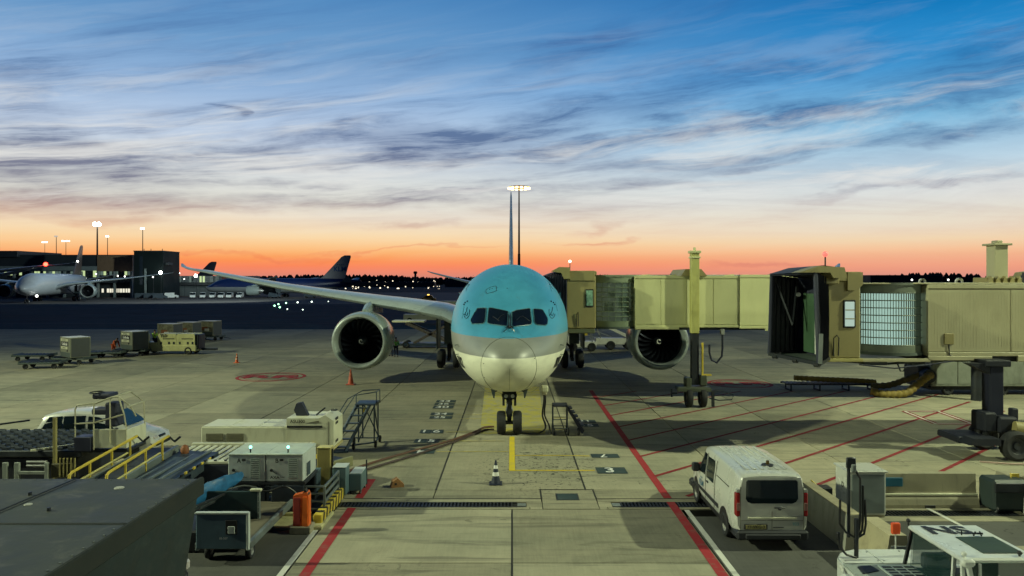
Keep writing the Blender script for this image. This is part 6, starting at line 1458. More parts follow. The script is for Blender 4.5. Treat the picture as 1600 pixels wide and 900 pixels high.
def cone(loc, h, c1, c2, label, nm='traffic_cone'):
    r = thing(nm, label, 'traffic cone', loc)
    B().rbox(-h * .28, h * .28, -h * .28, h * .28, 0, h * .06, h * .02).to('base', c1, r)
    B().lathe([(h * .20, h * .06), (h * .15, h * .28), (h * .035, h), (.005, h + .005)], (0, 0, 0), 'z', 20).to('body', c1, r)
    for a, b_ in ((.36, .52), (.66, .80)):
        ra = h * (.15 - .115 * (a - .28) / .72) + .006; rb_ = h * (.15 - .115 * (b_ - .28) / .72) + .006
        B().lathe([(ra, h * a), (rb_, h * b_)], (0, 0, 0), 'z', 20).to('reflective_band', c2, r)
    return r
x, y = G(370, 567); cone((x, y, 0), .78, orange, mat('band_pale_orange', (.7, .45, .3), .4), 'orange traffic cone standing alone on the open apron by the red circle')
x, y = G(548, 601); cone((x, y, 0), 1.0, mat('cone_dull_orange', (.42, .07, .03), .5), mat('band_dull_orange', (.5, .12, .06), .5), 'dull orange traffic cone in front of the left-hand engine')
cone((-.55, 25.05, 0), .80, mat('cone_navy', (.012, .018, .04), .5), wink, 'dark cone with white bands standing in front of the nose wheel')
ck = thing('wheel_chock', 'small wooden chock block lying on the concrete left of the cone', 'chock', (-3.85, 24.75, 0), .3)
B().prism([(-.22, 0), (-.16, .20), (0, .30), (.22, .08), (.2, 0)], 'y', -.14, .14).to('wedge', mat('rusty_wood', (.28, .14, .05), .8, dirt=.5, sc=6), ck); B().cyl((-.06, -.15, .12), (-.06, -.13, .12), .04, n=10).to('rope_hole', black, ck)
hose_m = mat('hose_brown', (.10, .045, .03), .6); 
def gpts(l, z=.045): return [(*G(px, py), z) for px, py in l]
def smooth(pts, n=8):
    P_ = [Vector(p) for p in pts]; out = []
    for i in range(len(P_) - 1):
        a = P_[max(i - 1, 0)]; p = P_[i]; q = P_[i + 1]; c = P_[min(i + 2, len(P_) - 1)]
        for j in range(n):
            t_ = j / n; out.append(.5 * ((2 * p) + (q - a) * t_ + (2 * a - 5 * p + 4 * q - c) * t_ * t_ + (3 * p - a - 3 * q + c) * t_**3))
    return out + [P_[-1]]
tag(B().tube(smooth(gpts([(772, 668), (757, 669), (740, 677), (700, 691), (660, 702), (600, 719), (560, 732), (532, 743)])), .045, 8).to('ground_hose', hose_m), 'brown hose running from the nose wheel to the left, the farther of two', 'hose', 'hoses across the concrete')
tag(B().tube(smooth(gpts([(772, 672.5), (755, 674), (720, 688), (680, 702), (640, 715), (590, 730), (560, 740), (540, 748)])), .045, 8).to('ground_hose', mat('hose_dark', (.05, .03, .03), .6)), 'dark hose running from the nose wheel to the left, the nearer of two', 'hose', 'hoses across the concrete')
tag(B().tube(smooth([(1.43, 32.9, 1.98), (1.42, 32.9, 1.5), (1.36, 32.95, .9), (1.50, 33.0, .35), (1.25, 33.0, .10), (.9, 33.1, .05), (.5, 33.2, .05), (.25, 33.3, .05)]), .04, 8).to('ground_power_cable', black), 'black cable hanging from the belly socket and lying towards the nose wheel', 'cable', 'cables under the nose')
tag(B().tube(smooth([(1.48, 33.1, 1.98), (1.50, 33.1, 1.5), (1.46, 33.15, .9), (1.66, 33.1, .4), (1.72, 33.0, .06)]), .035, 8).to('ground_power_cable', black), 'black cable hanging straight down from the belly socket by the low steps', 'cable', 'cables under the nose')
tag(B().rbox(1.33, 1.56, 32.85, 33.2, 1.78, 2.0, .04).to('cable_plug', mat('plug_pale', (.4, .36, .24), .5)), 'pale power plug fitted under the belly right of the nose gear', 'plug')

tag(B().tube(smooth([(-8.3, 20.9, .1), (-7.9, 21.1, .75), (-7.5, 21.2, .9), (-7.0, 21.2, .86), (-6.5, 21.3, .95), (-6.1, 21.5, .5), (-6.0, 21.3, .12), (-6.3, 20.8, .05)]), .025, 6).to('cable', black), 'black cable draped along the front of the frame under the pale power units', 'cable')
tag(B().tube(smooth([(-9.2, 20.4, 1.0), (-8.6, 20.8, 1.08), (-8.1, 20.9, .98), (-7.6, 21.0, 1.06), (-7.2, 21.1, .95)]), .03, 6).to('hose', mat('hose_grey', (.08, .09, .09), .6)), 'grey hose running from the blue tarpaulin towards the pale power units', 'hose')
tag(B().rbox(-8.7, -7.9, 22.95, 23.4, 0, .85, .03).to('crate', mat('crate_dark', (.03, .035, .03), .7, dirt=.4)), 'dark crate behind the pale power units', 'crate')
tag(B().tube(smooth(gpts([(470, 760), (500, 762), (520, 752), (532, 745)], .04)), .04, 6).to('hose', mat('hose_dark', (.05, .03, .03), .6)), 'end of a dark hose beside the cabinets at the red line', 'hose')
# ------------------------------------------------------------------ people
def skinmesh(joints, bones, name, m_, parent):
    ks_ = list(joints); me = bpy.data.meshes.new(name)
    me.from_pydata([joints[k_][0] for k_ in ks_], [(ks_.index(a), ks_.index(b_)) for a, b_ in bones], [])
    o = bpy.data.objects.new(name, me); COL.objects.link(o)
    o.modifiers.new('skin', 'SKIN'); sd = o.modifiers.new('sub', 'SUBSURF'); sd.levels = 1; sd.render_levels = 1
    if not me.skin_vertices: me.attributes.new('skin', 'FLOAT', 'POINT')
    for i, k_ in enumerate(ks_):
        r_ = joints[k_][1]; me.skin_vertices[0].data[i].radius = (r_, r_) if not isinstance(r_, tuple) else r_
    me.skin_vertices[0].data[0].use_root = True
    dg = bpy.context.evaluated_depsgraph_get(); dg.update()
    m2 = bpy.data.meshes.new_from_object(o.evaluated_get(dg)); bpy.data.objects.remove(o)
    m2.polygons.foreach_set('use_smooth', [True] * len(m2.polygons))
    m2.materials.clear(); m2.materials.append(m_)
    q = bpy.data.objects.new(name, m2); COL.objects.link(q); q.parent = parent; return q
skinm = mat('skin_tone', (.35, .2, .13), .6); hairm = mat('dark_hair', (.02, .015, .01), .7)
def person(loc, rz, label, jacket, trousers, vest=None, pose='stand', h=1.0):
    r = thing('person', label, 'person', loc, rz)
    J = {'pelvis': ((0, 0, .95), .13), 'waist': ((0, 0, 1.10), .12), 'chest': ((0, -.01, 1.32), .15), 'neck': ((0, 0, 1.50), .055), 'head': ((0, -.02, 1.62), .085), 'crown': ((0, -.01, 1.70), .07),
         'hipl': ((-.10, 0, .90), .09), 'kneel': ((-.12, -.03, .50), .058), 'ankl': ((-.13, .02, .09), .042), 'toel': ((-.14, -.13, .04), .035),
         'hipr': ((.10, 0, .90), .09), 'kneer': ((.12, -.02, .50), .058), 'ankr': ((.13, .03, .09), .042), 'toer': ((.14, -.12, .04), .035),
         'shl': ((-.19, 0, 1.42), .06), 'ell': ((-.26, .02, 1.14), .045), 'wrl': ((-.24, -.08, .90), .033), 'hnl': ((-.23, -.11, .82), .035),
         'shr': ((.19, 0, 1.42), .06), 'elr': ((.27, .02, 1.14), .045), 'wrr': ((.22, -.20, 1.02), .033), 'hnr': ((.19, -.26, .98), .035)}
    if pose == 'sit':
        for k_, v in {'kneel': (-.13, -.42, .92), 'kneer': (.13, -.42, .92), 'ankl': (-.13, -.46, .50), 'ankr': (.13, -.46, .50), 'toel': (-.13, -.58, .46), 'toer': (.13, -.58, .46), 'ell': (-.26, -.10, 1.16), 'wrl': (-.2, -.34, 1.12), 'hnl': (-.18, -.42, 1.12), 'elr': (.26, -.10, 1.16), 'wrr': (.2, -.34, 1.12), 'hnr': (.18, -.42, 1.12)}.items(): J[k_] = (v, J[k_][1])
    if pose == 'lean':
        for k_ in ('waist', 'chest', 'neck', 'head', 'crown', 'shl', 'shr', 'ell', 'elr', 'wrl', 'wrr', 'hnl', 'hnr'):
            x, y, z = J[k_][0]; a = .75; dz = z - .95; J[k_] = ((x, y - dz * math.sin(a), .95 + dz * math.cos(a)), J[k_][1])
        for k_, (x, y, z) in {'ell': (-.25, -.42, .95), 'wrl': (-.2, -.55, .72), 'hnl': (-.19, -.58, .64), 'elr': (.25, -.42, .95), 'wrr': (.2, -.55, .72), 'hnr': (.19, -.58, .64)}.items(): J[k_] = ((x, y, z), J[k_][1])
    J = {k_: ((v[0][0], v[0][1], v[0][2] * h), v[1]) for k_, v in J.items()}
    bones = [('pelvis', 'waist'), ('waist', 'chest'), ('chest', 'neck'), ('neck', 'head'), ('head', 'crown'), ('pelvis', 'hipl'), ('hipl', 'kneel'), ('kneel', 'ankl'), ('ankl', 'toel'), ('pelvis', 'hipr'), ('hipr', 'kneer'), ('kneer', 'ankr'), ('ankr', 'toer'), ('chest', 'shl'), ('shl', 'ell'), ('ell', 'wrl'), ('wrl', 'hnl'), ('chest', 'shr'), ('shr', 'elr'), ('elr', 'wrr'), ('wrr', 'hnr')]
    skinmesh(J, bones, 'body', skinm, r)
    def sub(keys, grow):
        jj = {k_: (J[k_][0], J[k_][1] + grow) for k_ in keys}; return jj, [b_ for b_ in bones if b_[0] in keys and b_[1] in keys]
    a, b_ = sub(['pelvis', 'hipl', 'kneel', 'ankl', 'hipr', 'kneer', 'ankr'], .018); skinmesh(a, b_, 'trousers', trousers, r)
    a, b_ = sub(['pelvis', 'waist', 'chest', 'shl', 'ell', 'wrl', 'shr', 'elr', 'wrr'], .022); skinmesh(a, b_, 'jacket', jacket, r)
    if vest:
        a, b_ = sub(['waist', 'chest', 'shl', 'shr'], .045); a['shl'] = ((J['shl'][0][0] * .85, J['shl'][0][1], J['shl'][0][2]), .08); a['shr'] = ((J['shr'][0][0] * .85, J['shr'][0][1], J['shr'][0][2]), .08)
        skinmesh(a, b_, 'safety_vest', vest, r)
    c = J['crown'][0]; B().sphere((c[0], c[1] + .01, c[2] + .005), .098, 10, sz=.8).to('hair', hairm, r)
    for s_ in ('ankl', 'ankr'):
        p_ = J[s_][0]; B().rbox(p_[0] - .05, p_[0] + .05, p_[1] - .2, p_[1] + .07, p_[2] - .09, p_[2] + .01, .03).to('shoe', black, r)
    return r
wnavy = mat('workwear_navy', (.012, .018, .035), .8); hiv = mat('hi_vis_yellow', (.42, .72, .04), .6, emit=None); hivg = mat('hi_vis_green', (.10, .38, .06), .6); wor = mat('workwear_orange', (.55, .09, .02), .7)
person((-11.05, 67.3, 0), R(160), 'worker in dark clothing standing behind the left-hand engine', wnavy, wnavy, h=.95)
person((-10.45, 66.6, 0), R(20), 'worker in a green safety vest standing behind the left-hand engine', hivg, wnavy, hivg)

# ------------------------------------------------------------------ containers and dollies
alum = mat('container_grey_aluminium', (.20, .21, .16), .5, metal=.25, dirt=.35, streak=1); alum_shaded = mat('container_side_shaded', (.07, .08, .085), .6, dirt=.3)
mott = mat('mottled_plastic_wrap', (.19, .18, .12), .4, var=.7, sc=3.5, dirt=.6, dcol=(.05, .04, .03)); pal = mat('panel_pale', (.50, .50, .36), .5)
dollym = mat('dolly_green_grey', (.06, .08, .075), .6, dirt=.4)
def uld(loc, rz, label, face=True, m_=alum):
    r = thing('air_cargo_container', label, 'cargo container', loc, rz, 'cargo containers on the left apron')
    b_ = B().prism([(-1.0, .25), (-1.0, 1.62), (1.0, 1.62), (1.0, .0), (-.62, .0)][::-1], 'y', -.76, .76).to('body', m_, r)
    B().rbox(-1.0, 1.0, -.78, .78, 1.62, 1.65, .01).to('roof', white, b_)
    for x in (-.98, .98): B().rbox(x - .03, x + .03, -.785, -.755, .28 if x < 0 else .02, 1.62, .01).to('edge_post', alum, b_)
    B().rbox(-.9, .95, -.785, -.76, .02, .42, .01).to('lower_panel', dollym, b_); B().rbox(1.0, 1.015, -.7, .7, .05, 1.55, .01).to('shaded_side', alum_shaded, b_)  # right side coloured darker: shade of the face turned from the lamp
    if face:
        B().rbox(-.86, .52, -.785, -.762, 1.32, 1.50, .005).to('label_strip', pal, b_); B().rbox(-.80, .55, -.785, -.762, .92, 1.27, .005).to('label_panel', ink, b_); B().rbox(-.86, .45, -.785, -.762, .68, .88, .005).to('label_strip', pal, b_); B().rbox(.28, .46, -.785, -.762, .48, .64, .005).to('label_patch', ink, b_)
        text('Unilode', .33, (-.1, -.795, 1.09), (1, 0, 0), (0, 0, 1), wink, b_, 'container_lettering', .03)
        text('AKE 62 KL', .13, (-.2, -.795, .78), (1, 0, 0), (0, 0, 1), ink, b_, 'container_lettering', .01); text('MAX GROSS', .12, (-.2, -.795, 1.41), (1, 0, 0), (0, 0, 1), ink, b_, 'container_lettering', .01)
    return r
def dolly(loc, rz, label):
    r = thing('container_dolly', label, 'dolly', loc, rz, 'container dollies on the left apron')
    B().rbox(-1.5, 1.5, -.85, .85, .38, .50, .03).to('deck_frame', dollym, r)
    for i in range(10): B().cyl((-1.3 + .29 * i, -.75, .52), (-1.3 + .29 * i, .75, .52), .045, n=8).to('roller', rolm, r)
    for x in (-1.45, 1.45): B().rbox(x - .04, x + .04, -.8, .8, .5, .60, .01).to('end_stop', dollym, r)
    for x in (-1.0, 1.0):
        for y in (-.7, .7): wheel(r, (x, y, .2), .2, .14, 'y', dark, n=14)
    B().bar((1.5, 0, .38), (2.5, 0, .22), .07).to('tow_bar', dark, r)
    return r
dolly((-36.3, 61.3, 0), R(-8), 'dolly carrying the lettered container that stands alone at the left'); uld((-36.2, 61.3, .58), R(-38), 'grey lettered container standing alone on a dolly at the far left')
dolly((-41.2, 63.8, 0), R(4), 'empty dolly at the far left behind another empty one'); dolly((-36.9, 58.2, 0), R(12), 'empty low dolly at the left, nearest the viewer of the dollies'); dolly((-37.9, 66.0, 0), R(5), 'empty dolly just behind the lone lettered container')
dolly((-36.3, 66.3, 0), R(6), 'empty dolly between the lone container and the orange worker'); dolly((-35.0, 68.2, 0), R(3), 'dolly under the lettered container beside the cream loader'); uld((-34.8, 68.2, .58), R(-34), 'grey lettered container beside the driver of the cream loader')
for i, (px_, d_, lab) in enumerate(((266, 80, 'mottled wrapped container, leftmost of the three behind the cream loader'), (296, 83, 'mottled wrapped container, middle of the three behind the cream loader'), (328, 85.5, 'mottled wrapped container, rightmost of the three behind the cream loader'))):
    x = (px_ - 800) * d_ / FP; dolly((x, d_, 0), R(-6), lab.replace('mottled wrapped container', 'dolly under the mottled container')); u_ = uld((x, d_, .58), R(-16), lab, False, mott)
    bb = [c for c in u_.children][0]
    B().rbox(-.5, .3, -.80, -.77, .6, 1.0, .02).to('orange_mark', mat('dull_orange_patch', (.22, .08, .03), .6), bb); B().rbox(-.1, .5, -.81, -.78, .5, .8, .02).to('white_mark', white, bb)
# low cream loader (transporter) with its driver
tl = thing('container_transporter', 'long cream ground power tug lettered TLD with driver at its left end', 'transporter', (-32.0, 69.6, 0), R(-2))
tlm = mat('tug_cream_paint', (.56, .54, .26), .45, dirt=.35, dcol=(.2, .15, .06))
B().rbox(-2.9, 2.7, -.9, .9, .30, .86, .05).to('chassis', tlm, tl)
for x0_, x1_ in ((-.95, .78), (.82, 2.55)):
    h = B().prism([(x0_, .86), (x0_, 1.78), (x0_ + .12, 1.92), (x1_ - .06, 1.92), (x1_, 1.84), (x1_, .86)], 'y', -.85, .8).to('engine_hood', tlm, tl)
    B().rbox(x0_ + .5, x1_ - .15, -.87, -.85, 1.42, 1.50, .005).to('slot', ink, h)
    for q in (.25, 1.0, 1.45): B().rbox(x0_ + q, x0_ + q + .18, -.87, -.85, .95, 1.18, .005).to('vent', dark, h)
text('TLD', .36, (-.35, -.87, 1.72), (1, 0, 0), (0, 0, 1), ink, tl, 'maker_lettering', .05)
B().rbox(2.55, 2.85, -.7, .7, .5, 1.85, .05).to('radiator', dark, tl); B().rbox(-2.75, -1.0, -.88, .8, .84, 1.12, .03).rbox(-2.78, -2.5, -.8, .8, 1.1, 1.85, .04).to('driver_platform', tlm, tl, kind='stuff')
B().rbox(-1.5, -1.05, -.5, .4, 1.1, 1.5, .04).to('seat', canvas, tl); B().rbox(-2.4, -2.2, -.86, -.84, .9, 1.05, .01).to('step_hole', ink, tl); B().rbox(2.85, 4.3, -.2, .2, .35, .55, .03).to('tow_frame', dark, tl)
for x in (-2.1, 1.95):
    for y in (-.8, .75): wheel(tl, (x, y, .36), .36, .25, 'y', dark)
person((-33.5, 69.3, .50), R(60), 'driver in a bright yellow vest sitting on the cream tug', hiv, wnavy, hiv, 'sit')
person((-37.0, 68.6, 0), R(70), 'worker in orange clothing bending beside the lettered container', wor, wor, None, 'lean')

# ------------------------------------------------------------------ behind the airliner
sl = thing('scissor_lift', 'scissor lift with raised platform standing behind the left-hand engine', 'scissor lift', (-8.6, 76, 0))
B().rbox(-3.6, -.3, -1, 1, 2.62, 2.80, .03).to('platform', cream, sl); B().rbox(-3.0, 3.4, -1, 1, .25, .5, .03).to('chassis', navst, sl)
for y in (-.8, .8):
    B().bar((-2.2, y, 2.55), (2.4, y, .5), .2, .28).to('scissor_arm', mat('arm_dark_rust', (.07, .055, .05), .5, dirt=.6, dcol=(.35, .32, .25), sc=6), sl); B().bar((-1.4, y, .5), (2.4, y, 2.55), .2, .24).to('scissor_arm', mat('arm_dark_rust', (.1, .1, .1)), sl)
for x in (-2.2, 2.6):
    for y in (-.9, .9): wheel(sl, (x, y, .35), .35, .25, 'y', dark)
ct = thing('cargo_truck', 'cream cargo box with black lettered panel just left of the airliner nose', 'truck', (-11.2, 118, 0))
B().rbox(-2.5, 3.2, -1.2, 1.2, 1.5, 3.6, .05).to('cargo_box', cream, ct); B().rbox(-.6, 1.9, -1.24, -1.19, 2.3, 3.1, .02).to('label_panel', ink, ct); text('Unilode', .6, (.65, -1.26, 2.7), (1, 0, 0), (0, 0, 1), wink, ct, 'truck_lettering', .03); B().rbox(-6, 3.2, -1.1, 1.1, .6, 1.5, .05).to('chassis', cream, ct)
for x in (-5, 2):
    for y in (-1, 1): wheel(ct, (x, y, .5), .5, .3, 'y', dark, n=12)
tg = thing('baggage_tug', 'white baggage tug seen between the right-hand gear and the engine', 'tug', (6.9, 72.5, 0))
B().rbox(-1.5, 1.3, -.7, .7, .35, .95, .06).rbox(-1.5, -.9, -.7, .7, .9, 1.5, .05).to('body', white, tg, kind='stuff'); B().rbox(-.2, .25, -.4, .4, .9, 1.4, .05).to('seat', dark, tg)
for x in (-.95, .85):
    for y in (-.65, .65): wheel(tg, (x, y, .42), .42, .25, 'y', dark, n=18)
for pts in ([(-1.4, -.7, 1.5), (-1.4, -.7, 2.6), (.8, -.7, 2.9), (.9, -.7, .9)], [(-1.4, .7, 1.5), (-1.4, .7, 2.6), (.8, .7, 2.9), (.9, .7, .9)]): B().tube(pts, .04, 6).to('cab_frame', steel, tg)
B().rbox(.15, .5, -.3, .3, 1.5, 2.0, .03).to('yellow_box', ylw, tg)
b2_ = thing('belt_loader', 'white belt loader with a steep conveyor under the far bridge', 'belt loader', (10.4, 74, 0))
B().rbox(-2.1, 1.6, -.7, .7, .5, 1.15, .05).to('body', white, b2_)
for x in (-.6, 1.2):
    for y in (-.7, .7): wheel(b2_, (x, y, .45), .45, .25, 'y', dark, n=18)
for y in (-.65, .65): B().bar((-3.3, y, 3.4), (1.6, y, 1.1), .12, .3).to('belt_side', white, b2_)
B().bar((-3.3, 0, 3.4), (1.6, 0, 1.1), 1.1, .12).to('belt', canvas, b2_)
B().bar((-1.5, 0, 1.1), (-2.2, 0, 2.9), .12).bar((-4.4, -.4, 2.6), (-.5, -.4, 1.3), .06).bar((-4.6, -.4, 1.9), (-1.2, -.4, 1.0), .06).to('strut', steel, b2_, kind='stuff')
for px_, d_, s_ in ((905, 70, 1), (912, 84, 1)):
    pass
yc = thing('airport_car', 'small yellow car on the far taxiway left of the airliner nose', 'car', (-26.7, 236, 0))
B().prism([(-2.2, .4), (-2.2, 1.2), (-1.4, 1.5), (-.9, 2.1), (1.1, 2.15), (1.6, 1.4), (2.4, 1.2), (2.4, .4)], 'y', -.9, .9).to('body', mat('car_orange_yellow', (.65, .33, .02), .4), yc); B().rbox(-.9, .9, -.93, -.9, 1.4, 1.95, .02).to('side_window', cglass, yc); B().rbox(-.3, .3, -.4, .4, 2.15, 2.45, .05).to('light_bar', lamp_mat('amber_bar', (1, .6, .1), 3), yc)
for x in (-1.4, 1.5): wheel(yc, (x, -.85, .38), .38, .2, 'y', n=12)

# ------------------------------------------------------------------ lamp mast in the middle and others on the far apron
def mast(px, py, d, label, kind, s=1.0, c=(1, 1, .95), st=14):
    p = P(px, py, d); r = thing('light_mast', label, 'lamp mast', (p.x, d, 0), 0, 'apron lamp masts')
    H = p.z
    B().cyl((0, 0, 0), (0, 0, H * .45), .50 * s, .38 * s, n=12).cyl((0, 0, H * .45), (0, 0, H), .30 * s, .18 * s, n=12).to('pole', mat('mast_brown_grey', (.045, .04, .03), .6), r)
    lm_ = lamp_mat('lamp_lens_%d' % int(st * 10 + c[2] * 100), c, st)
    if kind == 'ring':
        B().lathe([(2.5, H + .1), (2.6, H + .25), (2.5, H + .4)], (0, 0, 0), 'z', 28).to('head_ring', mat('ring_gold', (.3, .22, .1), .5), r)
        for i in range(14):
            a = 2 * PI * i / 14; x, y = 2.55 * math.cos(a), 2.55 * math.sin(a)
            B().rbox(x - .34, x + .34, y - .34, y + .34, H - .22, H + .12, .05).to('floodlight', lm_, r)
        for a in (0, PI / 2): B().bar((-2.5 * math.cos(a), -2.5 * math.sin(a), H + .3), (2.5 * math.cos(a), 2.5 * math.sin(a), H + .3), .1).to('spoke', mat('ring_gold', (.3, .2, .1)), r)
    elif kind == 'bar':
        B().rbox(-3.4 * s, 3.4 * s, -.15, .15, H - .2, H + .1, .03).to('cross_arm', dark, r)
        for i in range(6): B().rbox(-3.3 * s + 1.2 * s * i, -2.6 * s + 1.2 * s * i, -.4, .1, H - .45, H + .1, .05).to('floodlight', lm_, r)
    else:
        B().rbox(-.8 * s, .8 * s, -.15, .15, H - .1, H + .1, .03).to('cross_arm', dark, r)
        for x in (-.6, .6): B().sphere((x * s, -.3, H - .1), .62 * s, 10).to('floodlight', lm_, r)
    return r
mast(811, 294, 187, 'tall mast with a glowing ring of golden floodlights rising behind the airliner', 'ring', .9, (1, .66, .25), 7)
mast(152, 350, 345, 'tall mast with a brilliant white lamp above the terminal roof', 'spot', 1.5, (.85, .97, 1), 30)
mast(70, 378, 420, 'mast with a short bar of lamps, leftmost above the terminal roof', 'bar', .45, (1, .93, .85), 6)
mast(88, 369, 360, 'thin mast with dim head, second from left above the terminal roof', 'spot', .7, (.5, .45, .4), 1)
mast(103, 376, 400, 'mast with a wide bright bar of lamps behind the aircraft tail', 'bar', .6, (1, .95, .88), 9)
mast(168, 369, 360, 'thin mast with a small pale lamp right of the brilliant one', 'spot', .7, (1, .9, .8), 4)
mast(223, 357, 340, 'thin mast with a pale lamp above the dark tower block', 'spot', .8, (1, .92, .85), 6)

# ------------------------------------------------------------------ terminal on the left
tw = mat('terminal_dark_cladding', (.03, .04, .046), .6, var=.2, sc=.1); tw2 = mat('terminal_brown_cladding', (.22, .15, .09), .6, var=.15, sc=.1); tw3 = mat('terminal_pale_band', (.20, .25, .25), .6)
winlit = lamp_mat('lit_terminal_window', (.75, .95, .45), .7); winlit2 = lamp_mat('dim_terminal_window', (.4, .6, .5), .2); windark = glass('terminal_glass', (.02, .03, .04), .15)
T = thing('terminal_building', 'long low terminal pier with lit windows behind the parked aircraft at the left', 'terminal', (0, 300, 0))
def PX(px, d=300): return (px - 800) * d / FP
def PZ(py, d=300): return CH - (py - 438) * d / FP
B().rbox(PX(-60), PX(208), 0, 30, 0, PZ(398), .1).to('main_block', tw, T); B().rbox(PX(-60), PX(31), -1.5, 28, PZ(402), PZ(392), .1).to('upper_block', tw, T)
B().rbox(PX(153), PX(208), -.6, 0, PZ(424), PZ(399), .05).to('brown_cladding', tw2, T); B().rbox(PX(-60), PX(153), -.5, 0, PZ(423), PZ(416), .05).to('pale_band', tw3, T)
for i in range(9): B().rbox(PX(153) + 1.55 * i + .05, PX(153) + 1.55 * i + 1.5, -.75, -.6, PZ(412), PZ(400), .02).to('cladding_panel', tw2, T)
random.seed(11)
for i in range(52):
    x = PX(-40 + i * 4.7); w = .95
    u = random.random()
    B().rbox(x, x + w, -.2, .05, PZ(430), PZ(424), .03).to('window', winlit if u < .16 else (winlit2 if u < .5 else windark), T)
for i in range(24):
    x = PX(110 + i * 4.1); u = random.random()
    B().rbox(x, x + .75, -.2, .05, PZ(457), PZ(451), .03).to('window', lamp_mat('pale_lit_window', (1, .95, .75), .9) if 14 < i < 22 or u < .2 else windark, T)
for px_ in (122, 128, 146): B().rbox(PX(px_), PX(px_ + 5), -.3, .0, PZ(433), PZ(423), .03).to('lit_doorway', winlit, T)
for i in range(9): B().rbox(PX(0 + 26 * i), PX(3 + 26 * i), -2.5, -1.5, 0, PZ(424), .05).to('column', tw3, T)
B().rbox(PX(-60), PX(208), -3, 0, PZ(442), PZ(434), .05).to('balcony', tw, T)
tb = thing('tower_block', 'dark windowless block rising at the end of the terminal pier', 'building', (0, 285, 0))
B().rbox(PX(209, 285), PX(255, 285), 0, 14, 0, PZ(393, 285), .08).to('block', mat('tower_green_black', (.008, .015, .016), .6, var=.2, sc=.15, spec=.2), tb); B().rbox(PX(208.5, 285), PX(255.5, 285), -.2, 14, PZ(393, 285), PZ(391.5, 285), .05).to('parapet', tw, tb)
B().rbox(PX(255, 285), PX(259, 285), 2, 6, PZ(414, 285), PZ(410, 285), .04).to('side_box', tw, tb); B().rbox(PX(218, 285), PX(223, 285), -.1, .05, PZ(445, 285), PZ(400, 285), .02).to('dark_strip', windark, tb); B().rbox(PX(226, 285), PX(229, 285), -.3, .0, 0, PZ(420, 285), .02).to('pipe', tw3, tb)
for px_ in (217, 228, 246): B().cyl((PX(px_, 285), 4, PZ(392, 285)), (PX(px_, 285), 4, PZ(388, 285)), .12).to('roof_aerial', dark, tb)
an = thing('pier_annex', 'low grey annex with lit doorways between the dark block and the blue aircraft', 'building', (0, 325, 0))
B().rbox(PX(256, 325), PX(392, 325), 0, 12, 0, PZ(431, 325), .08).to('block', mat('annex_grey', (.10, .13, .14), .6, var=.25, sc=.1), an); B().rbox(PX(256, 325), PX(392, 325), -1.5, 0, PZ(446, 325), PZ(441, 325), .05).to('canopy', tw, an)
for px_, w, m_ in ((312, 3, winlit), (317, 3, winlit), (347, 8, mat('rust_panel', (.16, .05, .03), .7)), (366, 4, winlit2), (262, 3, winlit2), (271, 3, winlit2), (280, 2, winlit2), (296, 3, winlit2), (328, 5, tw3), (337, 5, tw3)):
    B().rbox(PX(px_, 325), PX(px_ + w, 325), -.2, .05, PZ(442, 325), PZ(431.5, 325) if w < 8 else PZ(432, 325), .03).to('bay', m_, an)
for px_ in (258, 264, 272, 279): B().rbox(PX(px_, 325), PX(px_ + 3, 325), -1.7, -1.4, PZ(457, 325), PZ(450, 325), .03).to('lit_opening', winlit2, an)
def spot(px, py, d, r_, label, c=(.95, 1, .9), st=20):
    p = P(px, py, d); o = thing('floodlight', label, 'floodlight', (p.x, d, 0), 0, 'lights on the far apron')
    B().cyl((0, .4, 0), (0, .4, p.z), .08, n=6).to('pole', dark, o); B().sphere((0, 0, p.z), r_, 10).to('lens', lamp_mat('white_spot_%d' % int(st), c, st), o)
for a in ((251, 426, 282, .62, 'brilliant white floodlight at the corner of the dark block', (1, 1, .88), 30), (264, 427, 318, .5, 'white floodlight right of the dark block corner', (1, 1, .9), 22), (280, 427, 318, .28, 'small white light above the annex roof', (.9, 1, .95), 10), (306, 431, 318, .66, 'brilliant white floodlight under the wing tip of the big airliner', (1, 1, .85), 30), (375, 446, 312, .5, 'bright white floodlight just left of the blue aircraft engine', (1, 1, .9), 18),
          (239, 433, 280, .25, 'small light on the dark block, left one', (1, 1, .9), 6), (184, 431, 296, .25, 'small light on the terminal wall, right one', (1, 1, .9), 7), (195, 432, 296, .25, 'small light at the right end of the terminal wall', (1, 1, .9), 7), (150, 428, 296, .22, 'small light on the terminal wall, left one', (1, 1, .9), 7), (288, 436, 318, .22, 'small light on the annex wall', (1, 1, .9), 7)): spot(*a)

# ------------------------------------------------------------------ other aircraft
dim = mat('far_wing_grey', (.20, .24, .26), .4)
p1 = thing('airliner', 'white airliner parked nose-on before the terminal at the far left', 'airliner', (-143, 215, 0), R(17)); airliner(p1, darkliv, False, mat('tail_brown', (.10, .08, .07), .4)); p1.scale = (1.18,) * 3
for dx_, z_ in ((-7, 1.9), (2.4, 1.9)): B().sphere((dx_, 4, z_), .32, 8).to('landing_lamp', lamp_mat('white_spot_7', (1, 1, .9), 7), p1)
p2 = thing('airliner', 'airliner at the left edge with only its red-beaconed wing showing', 'airliner', (-127, 103, 0), R(0)); airliner(p2, darkliv, False); p2.scale = (1.27,) * 3
B().sphere((27, 34.6, 7.95), .30, 10).to('red_beacon', lamp_mat('red_nav_lens', (1, .04, .02), 14), p2); B().sphere((29.9, 38.2, 8.5), .16, 8).to('wingtip_light', lamp_mat('white_spot_7', (1, 1, .9), 7), p2)
p3 = thing('airliner', 'blue airliner with a pale tail lettered KLM, side-on beyond the left wing', 'airliner', (PX(322, 300), 300, 0), R(-90)); airliner(p3, klmliv, False, mat('tail_pale_grey', (.30, .31, .33), .45))
